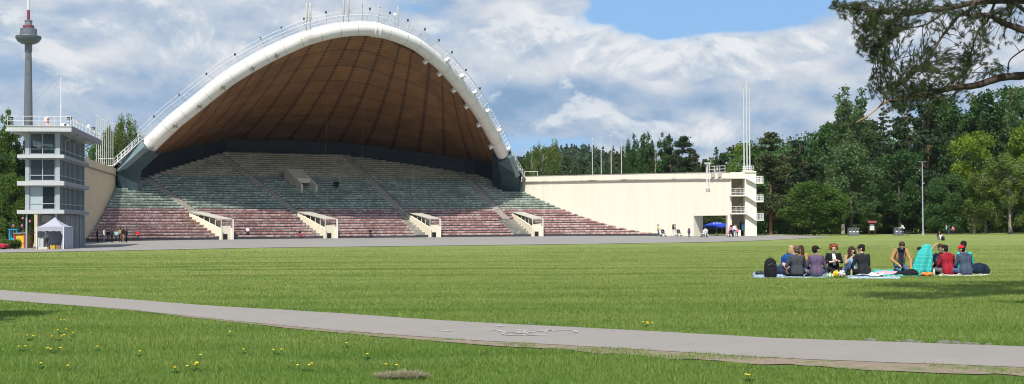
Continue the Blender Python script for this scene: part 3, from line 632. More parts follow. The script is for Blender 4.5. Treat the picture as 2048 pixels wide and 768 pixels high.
pushchair(1326.5, 203, R_(-88), 'black pushchair pushed by the person in the yellow top', 'black'); pushchair(1358, 203.5, R_(-80), 'grey pram pushed past the right wall', 'charcoal')
pushchair(1408, 187, R_(110), 'white and pink pushchair in front of the portal', 'white'); pushchair(1459.5, 190, R_(30), 'pink pushchair before the portal pillar', 'pink')

# ================================================================== SETTING
def lawn_nodes(nt):
    fine = tex(nt, 9.0, 6, 0.75)
    blot = tex(nt, 0.32, 5, 0.6, stretch=(0.45, 1.1, 1))
    band = tex(nt, 0.30, 4, 0.6, stretch=(0.06, 1.0, 1))
    c1 = ramp(nt, fine, [(0.25, (0.078, 0.130, 0.022)), (0.5, (0.140, 0.210, 0.040)), (0.78, (0.235, 0.285, 0.078))])
    f = math_(nt, 'ADD', math_(nt, 'MULTIPLY', blot, 0.6), math_(nt, 'MULTIPLY', band, 0.5))
    dry = ramp(nt, f, [(0.44, (0, 0, 0)), (0.64, (1, 1, 1))])
    c2 = mixc(nt, math_(nt, 'MULTIPLY', dry, 0.62), c1, (0.285, 0.305, 0.105))
    tw = N(nt, 'ShaderNodeTexCoord'); sw = N(nt, 'ShaderNodeSeparateXYZ'); nt.links.new(tw.outputs['Object'], sw.inputs[0])
    ph = math_(nt, 'ADD', math_(nt, 'ADD', math_(nt, 'MULTIPLY', sw.outputs[1], 1.75), math_(nt, 'MULTIPLY', sw.outputs[0], 0.10)), math_(nt, 'MULTIPLY', tex(nt, 0.25, 2, 0.5), 5.0))
    mow = math_(nt, 'MULTIPLY', math_(nt, 'ADD', math_(nt, 'SINE', ph), 1.0), 0.5)
    c2 = mixc(nt, math_(nt, 'MULTIPLY', mow, 0.50), c2, (0.300, 0.330, 0.115))
    c2 = mixc(nt, ramp(nt, tex(nt, 1.7, 5, 0.7), [(0.60, (0, 0, 0)), (0.74, (0.55, 0.55, 0.55))]), c2, (0.33, 0.31, 0.14))
    lush = ramp(nt, math_(nt, 'ADD', math_(nt, 'MULTIPLY', band, 0.5), math_(nt, 'MULTIPLY', tex(nt, 0.9, 4, 0.6, stretch=(0.35, 1.2, 1)), 0.5)), [(0.36, (1, 1, 1)), (0.50, (0, 0, 0))])
    c2 = mixc(nt, math_(nt, 'MULTIPLY', lush, 0.75), c2, (0.055, 0.130, 0.016))
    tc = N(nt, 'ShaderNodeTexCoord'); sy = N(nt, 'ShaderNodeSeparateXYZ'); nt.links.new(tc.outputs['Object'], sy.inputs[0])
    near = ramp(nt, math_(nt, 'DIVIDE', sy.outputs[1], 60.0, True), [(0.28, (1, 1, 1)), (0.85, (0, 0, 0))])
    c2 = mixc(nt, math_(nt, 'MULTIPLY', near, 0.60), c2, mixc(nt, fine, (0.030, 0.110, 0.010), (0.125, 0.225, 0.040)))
    return c2, fine
def make_lawn():
    m, nt, b, out = newmat('lawn')
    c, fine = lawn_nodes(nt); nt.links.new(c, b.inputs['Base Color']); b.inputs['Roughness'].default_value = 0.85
    b.inputs['Specular IOR Level'].default_value = 0.1
    bump(nt, b, tex(nt, 14, 6, 0.8), 0.9, 0.12)
    xs = np.concatenate([np.linspace(-1650, -120, 8), np.linspace(-110, 110, 111), np.linspace(120, 1650, 8)])
    ys = np.concatenate([np.linspace(-120, -20, 4), np.linspace(-10, 300, 156), np.linspace(320, 1750, 10)])
    X, Y = np.meshgrid(xs, ys); Z = -0.27*np.exp(-(((X+46)/16.0)**2+((Y-136)/34.0)**2))
    V = np.stack([X.ravel(), Y.ravel(), Z.ravel()], 1); nx = len(xs); ny = len(ys)
    i = (np.arange(ny-1)[:, None]*nx+np.arange(nx-1)[None]).ravel()
    Fq = np.stack([i, i+1, i+1+nx, i+nx], 1)
    o = link('lawn', mesh_np('lawn', V, Fq, m, True)); tag(o, kind='structure'); return o
make_lawn()

# path -------------------------------------------------------------
FAR = [(-250, 563), (0, 581), (250, 599), (400, 611), (650, 626), (900, 643), (1130, 655), (1360, 667), (1540, 677), (1800, 686), (2048, 695), (2300, 704)]
NEAR = [(-250, 581), (0, 601), (250, 620), (400, 636), (650, 660), (900, 679), (1130, 692), (1360, 706), (1540, 717), (1800, 727.5), (2048, 737), (2300, 747)]
pf = spline([ground(*p) for p in FAR], 90); pn = spline([ground(*p) for p in NEAR], 90)
def wob(p, a, s): return a*mnoise.noise(Vector((p.x*s, p.y*s, 3.3)))
def path_y(x, arr): return interp(x, [p.x for p in arr], [p.y for p in arr])
mpath, nt, b, out = newmat('path_asphalt')
g = tex(nt, 55, 3, 0.8); g2 = tex(nt, 1.1, 5, 0.6); g3 = tex(nt, 160, 2, 0.9)
c = ramp(nt, g, [(0.3, (0.150, 0.134, 0.120)), (0.7, (0.275, 0.244, 0.212))])
c = mixc(nt, 0.5, c, ramp(nt, g2, [(0.3, (0.172, 0.154, 0.138)), (0.7, (0.250, 0.222, 0.194))]))
c = mixc(nt, 0.45, c, ramp(nt, g3, [(0.35, (0.14, 0.135, 0.13)), (0.65, (0.37, 0.345, 0.32))]))
nt.links.new(c, b.inputs['Base Color']); b.inputs['Roughness'].default_value = 0.85
bump(nt, b, g3, 0.5, 0.006)
Vp = []; 
for a, q in zip(pf, pn):
    for k in range(5):
        p = a.lerp(q, k/4)
        e = 0.045 if k in (0, 4) else 0
        Vp.append((p.x+wob(p, e, 2.2), p.y+wob(p, e*1.5, 1.7), 0.015+0.014*(1-abs(k-2)/2)))
Fp = [(i*5+k, i*5+k+1, (i+1)*5+k+1, (i+1)*5+k) for i in range(89) for k in range(4)]
mb = MB(); mb.add(Vp, [f[::-1] for f in Fp]); tag(mb.build('path', mpath, smooth=True), 'grey asphalt footpath crossing the grass in the foreground', kind='structure')

# bare earth verge along the near edge ---------------------------------
mdirt, nt, b, out = newmat('dirt')
d1 = tex(nt, 12, 6, 0.75); d2 = tex(nt, 2.5, 5, 0.7)
c = ramp(nt, d1, [(0.25, (0.13, 0.095, 0.065)), (0.6, (0.25, 0.195, 0.145)), (0.85, (0.33, 0.28, 0.22))])
c = mixc(nt, ramp(nt, d2, [(0.52, (0, 0, 0)), (0.62, (1, 1, 1))]), c, (0.10, 0.145, 0.035))
nt.links.new(c, b.inputs['Base Color']); b.inputs['Roughness'].default_value = 0.95; bump(nt, b, d1, 0.6, 0.03)
def verge(i):
    """width of the worn earth strip beside path sample i"""
    t = i/89.0; w = interp(t, [0, 0.15, 0.35, 0.6, 1], [0.03, 0.1, 0.42, 0.8, 1.0])
    p = pn[i]; return w*(1+0.35*mnoise.noise(Vector((p.x*1.3, p.y*1.3, 9)))+0.2*mnoise.noise(Vector((p.x*5, p.y*5, 2))))
VD = []
for i, p in enumerate(pn):
    n = (pn[i]-pf[i]); n.z = 0; n.normalize()
    for k, s in enumerate((-0.05, 0.35, 0.7, 1.0)):
        q = p + n*(verge(i)*s if s > 0 else s); VD.append((q.x, q.y, 0.010))
mb = MB(); mb.add(VD, [(i*4+k, (i+1)*4+k, (i+1)*4+k+1, i*4+k+1) for i in range(89) for k in range(3)])
tag(mb.build('dirt_verge', mdirt), kind='structure')

# forecourt in front of the stands -----------------------------------------
mcourt, nt, b, out = newmat('forecourt_asphalt')
g = tex(nt, 30, 3, 0.8); g2 = tex(nt, 0.25, 5, 0.65, stretch=(0.5, 1.5, 1)); g3 = tex(nt, 0.12, 3, 0.6, stretch=(0.15, 2, 1))
c = ramp(nt, g2, [(0.3, (0.165, 0.155, 0.142)), (0.7, (0.265, 0.248, 0.226))])
c = mixc(nt, 0.35, c, ramp(nt, g, [(0.3, (0.15, 0.147, 0.143)), (0.7, (0.33, 0.315, 0.295))]))
c = mixc(nt, ramp(nt, g3, [(0.55, (0, 0, 0)), (0.7, (0.5, 0.5, 0.5))]), c, (0.16, 0.16, 0.165))
nt.links.new(c, b.inputs['Base Color']); b.inputs['Roughness'].default_value = 0.9
edge = [(-160, 509), (0, 506), (140, 503.5), (280, 501), (500, 496.5), (700, 494), (1000, 490.5), (1200, 488), (1400, 485), (1530, 481), (1600, 477.3), (1665, 473.6)]
en = spline([ground(*p) for p in edge], 70)
ef = [Vector((lerp(-95, 44, k/69), lerp(175, 245, k/69) if k < 60 else lerp(239, 207, (k-60)/9), 0)) for k in range(70)]
ef[-1] = en[-1]+Vector((0.6, 3.0, 0))
VC = []; KC = 14
for a, q in zip(en, ef):
    for k in range(KC+1):
        p = a.lerp(q, k/KC)
        if k == 0: p.y += wob(p, 0.5, 0.5)
        VC.append((p.x, p.y, gz(p.x, p.y)+0.03))
mb = MB(); mb.add(VC, [(i*(KC+1)+k, (i+1)*(KC+1)+k, (i+1)*(KC+1)+k+1, i*(KC+1)+k+1) for i in range(69) for k in range(KC)])
tag(mb.build('stage_forecourt', mcourt), kind='structure')
# pale sandy walk that leaves the forecourt towards the wood
mb = MB()
walk = spline([ground(1590, 473.2), ground(1560, 470.0), ground(1530, 467.9), ground(1490, 466.6)], 16)
Vw = []
for p in walk: Vw += [(p.x-1.0, p.y-1.2, 0.028), (p.x+1.0, p.y+1.2, 0.028)]
mb.add(Vw, [(2*i, 2*i+1, 2*i+3, 2*i+2) for i in range(15)])
tag(mb.build('woodland_path', mat('sand', (0.36, 0.29, 0.21), 0.95, 0.2, 2)), kind='structure')

# painted cycle symbol on the path --------------------------------------
mpaint = mat('road_paint', (0.42, 0.42, 0.41), 0.8, 0.12, 20, dirt=((0.30, 0.29, 0.28), 0.47, 0.10))
mb = MB()
GLN = [0]
def gl(pts, w=0.05):
    P = [ground(*p) for p in pts]
    for a, b_ in zip(P, P[1:]):
        d = (b_-a); d.z = 0
        if d.length < 1e-4: continue
        n = Vector((-d.y, d.x, 0)).normalized()*w/2; e = d.normalized()*w*0.3
        z = 0.0310+0.0009*(GLN[0] % 7); GLN[0] += 1
        mb.add([(p.x, p.y, z) for p in (a-n-e, b_-n+e, b_+n+e, a+n-e)], [(0, 1, 2, 3)])
def circ(cx, cy, rx, ry, a0=0, a1=360, n=22):
    gl([(cx+rx*math.cos(R_(lerp(a0, a1, k/n))), cy+ry*math.sin(R_(lerp(a0, a1, k/n)))) for k in range(n+1)])
circ(1031, 671.5, 24, 3.0)                      # rear wheel
circ(1122, 667.2, 31, 3.4, 150, 420)            # front wheel
gl([(1031, 671.5), (1046, 665), (1098, 664.5)]); gl([(1046, 665), (1062, 668.5), (1031, 671.5)]); gl([(1062, 668.5), (1098, 664.5)])
gl([(1122, 667.5), (1092, 663.0), (1080, 662.8)]); gl([(1050, 669), (1042, 663.6)]); gl([(1034, 663.4), (1052, 663.6)])
gl([(977, 665.5), (992, 664.4), (1010, 668)], 0.07); gl([(992, 656.8), (1004, 655.6)], 0.07)
gl([(1052, 674.6), (1090, 673.2)], 0.09)
gl([(874, 664.6), (901, 665.8)], 0.07)
o = tag(mb.build('painted_bicycle_symbol', mpaint), 'worn white bicycle symbol painted on the grey footpath', 'road marking')

# ------------------------------------------------------------------ grass blades
def in_poly_path(X, Y):
    fx = np.array([p.x for p in pf]); fy = np.array([p.y for p in pf])
    nx_ = np.array([p.x for p in pn]); ny_ = np.array([p.y for p in pn])
    vw = np.array([verge(i) for i in range(90)])
    yf = np.interp(X, fx, fy); yn = np.interp(X, nx_, ny_); w = np.interp(X, nx_, vw)
    return (Y < yf-0.05) & (Y > yn+0.03), (Y <= yn+0.03) & (Y > yn-w*1.35)
def grass():
    n = 760000
    u = rng.random(n); Y = 13.5*np.power(118/13.5, u)
    X = (rng.random(n)-0.5)*0.75*Y
    path, dirt = in_poly_path(X, Y)
    # tufts of longer grass growing in the worn strip
    cl = np.array([mnoise.noise(Vector((a*1.1, b_*1.1, 0))) for a, b_ in zip(X[dirt], Y[dirt])])
    keep = ~path; kd = np.zeros(n, bool); kd[np.where(dirt)[0]] = (cl > 0.12) & (rng.random(len(cl)) < 0.55); keep &= (~dirt) | kd
    # nothing grows through the forecourt
    ex = np.array([p.x for p in en]); ey = np.array([p.y for p in en])
    keep &= Y < np.interp(X, ex, ey)
    keep &= rng.random(n) > np.clip((Y-60)/58, 0, 1)
    X = X[keep]; Y = Y[keep]; n = len(X)
    cs = (np.floor(X*2.3)*131+np.floor(Y*2.3)*71).astype(int) % 997/997.0
    pat = np.sin(X*1.9+2*np.sin(Y*1.3))*np.sin(Y*1.4+1.5*np.sin(X*0.8))
    h = (0.032+0.026*rng.random(n))*(1+0.25*pat+0.2*(cs-0.5)); h *= np.where(Y > 40, 0.8, 1.0)
    w = 0.0046*(Y/15)*(0.7+0.6*rng.random(n))
    a = rng.random(n)*2*np.pi; lean = (0.15+0.75*rng.random(n))*h; la = rng.random(n)*2*np.pi
    Z = -0.27*np.exp(-(((X+46)/16.0)**2+((Y-136)/34.0)**2))-0.004
    B0 = np.stack([X-np.cos(a)*w, Y-np.sin(a)*w, Z], 1); B1 = np.stack([X+np.cos(a)*w, Y+np.sin(a)*w, Z], 1)
    T = np.stack([X+np.cos(la)*lean, Y+np.sin(la)*lean, Z+h], 1)
    V = np.empty((n*3, 3), np.float32); V[0::3] = B0; V[1::3] = B1; V[2::3] = T
    Fq = np.arange(n*3, dtype=np.int32).reshape(n, 3)
    tint = np.clip(0.5+0.22*rng.standard_normal(n)+0.12*pat, 0, 1)
    tint[rng.random(n) < 0.05] = 1.0
    m, nt, b, out = newmat('grass_blades')
    at_ = N(nt, 'ShaderNodeAttribute', attribute_name='tint')
    lc, _ = lawn_nodes(nt)
    tc = ramp(nt, at_.outputs['Fac'], [(0.0, (0.095, 0.180, 0.025)), (0.5, (0.215, 0.320, 0.055)), (0.86, (0.34, 0.41, 0.12)), (1.0, (0.50, 0.48, 0.25))])
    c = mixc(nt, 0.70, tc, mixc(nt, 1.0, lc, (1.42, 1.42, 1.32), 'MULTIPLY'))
    nt.links.new(c, b.inputs['Base Color']); b.inputs['Roughness'].default_value = 0.6; b.inputs['Specular IOR Level'].default_value = 0.2
    tr = N(nt, 'ShaderNodeBsdfTranslucent'); nt.links.new(c, tr.inputs[0])
    mx = N(nt, 'ShaderNodeMixShader'); mx.inputs[0].default_value = 0.45
    nt.links.new(b.outputs[0], mx.inputs[1]); nt.links.new(tr.outputs[0], mx.inputs[2]); nt.links.new(mx.outputs[0], out.inputs[0])
    o = link('grass', mesh_np('grass', V, Fq, m, False, tint)); tag(o, 'short mown green grass of the open meadow', 'grass', kind='stuff')
grass()

# ------------------------------------------------------------------ sun and sky
SUN_EL = R_(54); SHADOW_AZ = Vector((0.26, 0.966))     # plan direction in which shadows fall
def sky():
    s = SHADOW_AZ.normalized()
    ld = bpy.data.lights.new('sun', 'SUN'); ld.energy = 4.9; ld.angle = R_(0.53); ld.color = (1.0, 0.94, 0.85)
    l = bpy.data.objects.new('sun', ld); COL.objects.link(l)
    d = Vector((s.x*math.cos(SUN_EL), s.y*math.cos(SUN_EL), -math.sin(SUN_EL)))
    l.rotation_euler = d.to_track_quat('-Z', 'Y').to_euler(); l.location = (-20, -20, 60)
    w = bpy.data.worlds.new('World'); SC.world = w; w.use_nodes = True; w.cycles.sampling_method = 'MANUAL'; w.cycles.sample_map_resolution = 256; nt = w.node_tree; nt.nodes.clear()
    out = N(nt, 'ShaderNodeOutputWorld'); bg = N(nt, 'ShaderNodeBackground'); nt.links.new(bg.outputs[0], out.inputs[0])
    sk = N(nt, 'ShaderNodeTexSky', sky_type='NISHITA'); sk.sun_disc = False; sk.sun_elevation = SUN_EL
    sk.sun_rotation = math.atan2(-s.x, -s.y); sk.air_density = 1.0; sk.dust_density = 0.6; sk.ozone_density = 1.5; sk.altitude = 120
    bg.inputs['Strength'].default_value = 0.105
    tc = N(nt, 'ShaderNodeTexCoord'); V = tc.outputs['Generated']
    sep = N(nt, 'ShaderNodeSeparateXYZ'); nt.links.new(V, sep.inputs[0])
    # clouds lie on a layer: project the view direction on a flat-ish deck
    zz = math_(nt, 'ADD', math_(nt, 'ABSOLUTE', sep.outputs[2]), 0.10)
    dx = math_(nt, 'DIVIDE', sep.outputs[0], zz); dy = math_(nt, 'DIVIDE', sep.outputs[1], zz)
    cb = N(nt, 'ShaderNodeCombineXYZ'); nt.links.new(dx, cb.inputs[0]); nt.links.new(dy, cb.inputs[1])
    def cn(vec, scale, off, detail=7, rough=0.58, st=(1, 1, 1), dist=0.15):
        mp = N(nt, 'ShaderNodeMapping'); mp.inputs['Location'].default_value = off; mp.inputs['Scale'].default_value = st
        nt.links.new(vec, mp.inputs[0])
        n = N(nt, 'ShaderNodeTexNoise'); n.inputs['Scale'].default_value = scale; n.inputs['Detail'].default_value = detail
        n.inputs['Roughness'].default_value = rough; n.inputs['Distortion'].default_value = dist
        nt.links.new(mp.outputs[0], n.inputs['Vector']); return n.outputs['Fac']
    def blob(px, py, rx, ry, p=1.0):
        """soft region of sky around a bearing and elevation (radians)"""
        d = CR3 @ Vector(((px-1024)/F, -(py-384)/F, -1)); d.normalize()
        ax = math_(nt, 'DIVIDE', math_(nt, 'SUBTRACT', sep.outputs[0], d.x), rx/F)
        az = math_(nt, 'DIVIDE', math_(nt, 'SUBTRACT', sep.outputs[2], d.z), ry/F)
        r2 = math_(nt, 'ADD', math_(nt, 'MULTIPLY', ax, ax), math_(nt, 'MULTIPLY', az, az))
        e = math_(nt, 'POWER', 2.718, math_(nt, 'MULTIPLY', r2, -1.0))
        return math_(nt, 'MULTIPLY', e, math_(nt, 'MULTIPLY', math_(nt, 'GREATER_THAN', sep.outputs[1], 0.0), p))
    def addall(L):
        s_ = L[0]
        for q in L[1:]: s_ = math_(nt, 'ADD', s_, q)
        return s_
    def vor(scale, off, st=(1, 1, 1)):
        mp = N(nt, 'ShaderNodeMapping'); mp.inputs['Location'].default_value = off; mp.inputs['Scale'].default_value = st
        wn = N(nt, 'ShaderNodeTexNoise'); wn.inputs['Scale'].default_value = scale*.6; wn.inputs['Detail'].default_value = 3
        nt.links.new(V, wn.inputs['Vector']); va = N(nt, 'ShaderNodeVectorMath', operation='MULTIPLY_ADD'); nt.links.new(wn.outputs['Color'], va.inputs[0]); va.inputs[1].default_value = (.9/scale,)*3; nt.links.new(V, va.inputs[2])
        nt.links.new(va.outputs[0], mp.inputs[0]); v = N(nt, 'ShaderNodeTexVoronoi', feature='F1'); v.inputs['Scale'].default_value = scale
        nt.links.new(mp.outputs[0], v.inputs['Vector']); return v.outputs['Distance']
    def field(dz):
        a = cn(V, 4.6, (2.3, 0.4, 5.0+dz), 6, 0.56, (1, 1, 2.3), 0.1)
        b1 = math_(nt, 'MULTIPLY', math_(nt, 'SUBTRACT', 0.55, vor(13, (0.2, 0.1, dz*1.0), (1, 1, 1.8))), 0.16)
        b2 = math_(nt, 'MULTIPLY', math_(nt, 'SUBTRACT', 0.5, vor(34, (0.7, 0.3, dz*1.0), (1, 1, 1.5))), 0.07)
        return addall([a, b1, b2])
    big = field(0.0); up1 = field(0.022)
    cover = addall([big, blob(1450, 20, 230, 75, -0.42), blob(1080, 285, 220, 24, -0.16), blob(1050, 60, 190, 90, 0.14), blob(1580, 120, 150, 60, 0.16), blob(1300, 140, 180, 50, 0.14), blob(1420, 260, 260, 50, 0.10),
                    blob(160, 60, 340, 130, 0.14), blob(560, 90, 260, 80, 0.10), blob(1000, 200, 260, 50, 0.12), blob(60, 330, 140, 60, -0.10), blob(1900, 90, 190, 110, 0.12)])
    mask = ramp(nt, cover, [(0.37, (0, 0, 0)), (0.42, (.7, .7, .7)), (0.50, (1, 1, 1))])
    puff = math_(nt, 'MULTIPLY', math_(nt, 'SUBTRACT', big, up1), 1.75)
    det = cn(V, 15.0, (4.3, 1.0, 0.2), 6, 0.66, (1, 1, 1.6), 0.3)
    lit = addall([math_(nt, 'MULTIPLY', det, .62), math_(nt, 'ADD', puff, .17), blob(170, 50, 280, 80, 0.13), blob(1120, 60, 190, 70, 0.20), blob(1610, 100, 120, 50, 0.26), blob(1320, 130, 190, 40, 0.22), blob(500, 110, 150, 34, 0.14), blob(1420, 262, 110, 26, 0.22), blob(640, 20, 200, 50, 0.08),
                   blob(980, 215, 330, 36, -0.16), blob(300, 190, 330, 34, -0.14), blob(1250, 205, 260, 20, -0.08), blob(1900, 130, 170, 80, 0.22), blob(150, 150, 220, 22, -0.10)])
    cc = ramp(nt, lit, [(0.28, (1.75, 2.85, 4.3)), (0.43, (2.75, 3.65, 4.95)), (0.60, (4.3, 4.8, 5.5)), (0.82, (6.2, 6.3, 6.5))])
    def heads(dz):
        return addall([cn(V, 8.5, (7.1, 2.2, 1.0+dz), 9, 0.62, (1, 1, 1.7), 0.35), math_(nt, 'MULTIPLY', math_(nt, 'SUBTRACT', 0.5, vor(24, (0.4, 0.9, dz), (1, 1, 1.4))), 0.10)])
    h0 = heads(0.0); h1 = heads(0.014)
    hsel = addall([h0, -0.12, blob(1130, 55, 170, 60, 0.20), blob(1590, 95, 120, 42, 0.22), blob(1330, 118, 190, 34, 0.20), blob(490, 118, 150, 26, 0.15), blob(1400, 262, 150, 24, 0.18), blob(200, 60, 240, 60, 0.14), blob(1930, 120, 110, 70, 0.20), blob(640, 30, 150, 34, 0.12)])
    hm = ramp(nt, hsel, [(0.475, (0, 0, 0)), (0.525, (.8, .8, .8)), (0.66, (1, 1, 1))])
    hc = ramp(nt, math_(nt, 'ADD', math_(nt, 'MULTIPLY', math_(nt, 'SUBTRACT', h0, h1), 5.0), 0.5), [(0.25, (3.2, 4.0, 5.05)), (0.5, (4.8, 5.25, 5.8)), (0.75, (6.6, 6.7, 6.8))])
    cc = mixc(nt, math_(nt, 'MULTIPLY', hm, 0.8), cc, hc)
    blue = mixc(nt, 0.80, sk.outputs[0], (1.72, 3.62, 6.5))
    # sky below the camera's view of the far side is left as the plain sky
    skc = mixc(nt, 0.55, sk.outputs[0], blue)
    col = mixc(nt, mask, blue, cc)
    nt.links.new(col, bg.inputs['Color'])
sky()
mz = bpy.data.materials.new('haze'); mz.use_nodes = True; nt = mz.node_tree; nt.nodes.clear()
o_ = N(nt, 'ShaderNodeOutputMaterial'); pv = N(nt, 'ShaderNodeVolumePrincipled'); pv.inputs['Density'].default_value = 0.00005; pv.inputs['Color'].default_value = (0.80, 0.88, 1.0, 1); pv.inputs['Anisotropy'].default_value = 0.2
nt.links.new(pv.outputs[0], o_.inputs['Volume'])
mb = MB(); mb.box((0, 815, 152), (3500, 1940, 307)); tag(mb.build('haze', mz), 'thin bluish air over the whole park', 'haze', kind='stuff')
vs = SC.view_settings; vs.view_transform = 'Standard'; vs.look = 'None'; vs.gamma = 1; vs.exposure = 0.35; vs.use_curve_mapping = False
SC.cycles.use_denoising = True; SC.cycles.filter_width = 1.05; SC.cycles.max_bounces = 6; SC.cycles.transparent_max_bounces = 8
SC.cycles.diffuse_bounces = 3; SC.cycles.glossy_bounces = 2; SC.cycles.transmission_bounces = 4

# ================================================================== BANDSHELL AND STANDS
# weathered concrete of the terrace: tinted paint remains per band
def terrace_mat():
    m, nt, b, out = newmat('terrace_concrete')
    n1 = tex(nt, 1.4, 6, 0.7); n2 = tex(nt, 5.0, 5, 0.8, stretch=(1, 1, 2.5)); n3 = tex(nt, 0.12, 4, 0.6)
    c = ramp(nt, n1, [(0.3, (0.16, 0.16, 0.145)), (0.65, (0.40, 0.385, 0.35))])
    c = mixc(nt, ramp(nt, n2, [(0.52, (0, 0, 0)), (0.70, (0.6, 0.6, 0.6))]), c, (0.05, 0.05, 0.045))
    c = mixc(nt, ramp(nt, n3, [(0.45, (0, 0, 0)), (0.62, (0.55, 0.55, 0.55))]), c, (0.06, 0.065, 0.05))
    nt.links.new(c, b.inputs['Base Color']); b.inputs['Roughness'].default_value = 0.92; return m
def bench_mat(name, paint, bare, thr):
    """sun-bleached board paint: worn through to grey wood in short streaks"""
    m, nt, b, out = newmat(name)
    a = tex(nt, 1.6, 6, 0.8, stretch=(1, 1, 0.4)); a2 = tex(nt, 0.35, 5, 0.65); a3 = tex(nt, 7.0, 3, 0.7)
    lo = tuple(q*0.6 for q in paint)
    c = ramp(nt, a2, [(0.3, lo), (0.7, paint)])
    f = math_(nt, 'ADD', a, math_(nt, 'MULTIPLY', math_(nt, 'SUBTRACT', a2, 0.5), 0.35))
    c = mixc(nt, ramp(nt, f, [(thr, (0, 0, 0)), (thr+0.10, (.75, .75, .75))]), c, bare)
    c = mixc(nt, ramp(nt, a3, [(0.62, (0, 0, 0)), (0.72, (0.7, 0.7, 0.7))]), c, (0.06, 0.05, 0.045))
    nt.links.new(c, b.inputs['Base Color']); b.inputs['Roughness'].default_value = 0.8; return m
MTER = terrace_mat()
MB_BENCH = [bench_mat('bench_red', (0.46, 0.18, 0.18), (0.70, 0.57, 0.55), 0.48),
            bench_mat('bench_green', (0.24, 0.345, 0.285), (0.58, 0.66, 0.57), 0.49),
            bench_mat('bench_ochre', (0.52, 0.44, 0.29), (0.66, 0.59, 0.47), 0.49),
            bench_mat('seat_red', (0.60, 0.38, 0.36), (0.80, 0.70, 0.67), 0.46), bench_mat('seat_green', (0.44, 0.53, 0.45), (0.70, 0.75, 0.68), 0.47), bench_mat('seat_ochre', (0.70, 0.62, 0.46), (0.76, 0.70, 0.58), 0.5)]  # sunlit top line of each row put into paler seat colours
MNAVY = mat('navy_paint', (0.016, 0.027, 0.042), 0.6, 0.3, 0.8, dirt=((0.028, 0.040, 0.052), 0.5, 0.2))
MNAVY2 = mat('leg_paint', (0.040, 0.072, 0.090), 0.5, 0.18, 0.6, dirt=((0.055, 0.085, 0.10), 0.56, 0.18))
MCREAM = mat('cream_render', (0.75, 0.71, 0.60), 0.85, 0.05, 0.6, dirt=((0.60, 0.56, 0.46), 0.54, 0.22), stretch=(1.6, 1.6, 0.16))
MCREAM2 = mat('tunnel_render', (0.74, 0.69, 0.55), 0.85, 0.07, 0.9, dirt=((0.42, 0.38, 0.29), 0.57, 0.18), stretch=(1, 1, 0.5))
MBEIGE = mat('beige_render', (0.56, 0.47, 0.33), 0.85, 0.08, 0.5, dirt=((0.40, 0.34, 0.25), 0.56, 0.2))
MWHITE = mat('white_metal', (0.74, 0.75, 0.75), 0.45, 0.08, 3)
MGREYM = mat('grey_metal', (0.30, 0.31, 0.32), 0.5, 0.2, 3, metal=0.3)
MDARK = mat('dark_opening', (0.012, 0.012, 0.013), 0.6, 0.3, 3)

stand = thing('grandstand', SP(0, 0, 0), 'huge curved grandstand of worn red, green and ochre benches under the shell', 'grandstand')
mb = MB(); NSEG = 72
for i in range(NR+1):
    w = i*TREAD; L, Rr = left_end(w)-0.15, right_end(w)+0.15
    ph = [lerp(L, Rr, k/NSEG) for k in range(NSEG+1)]
    zt = zrow(i); zb = zrow(i-1) if i else -0.5
    a = [SP(p, w, zb) for p in ph]; b_ = [SP(p, w, zt) for p in ph]
    L2, R2 = (left_end(w+TREAD)-0.15, right_end(w+TREAD)+0.15)
    L2 = min(L2, L) if i >= 20 else L2; R2 = max(R2, Rr) if i >= 20 else R2
    c_ = [SP(lerp(L2, R2, k/NSEG), w+TREAD, zt) for k in range(NSEG+1)]
    n = NSEG+1
    mb.add(a+b_+c_, [(k, k+1, n+k+1, n+k) for k in range(NSEG)]+[(n+k, n+k+1, 2*n+k+1, 2*n+k) for k in range(NSEG)])
mb.build('terrace', MTER, stand)
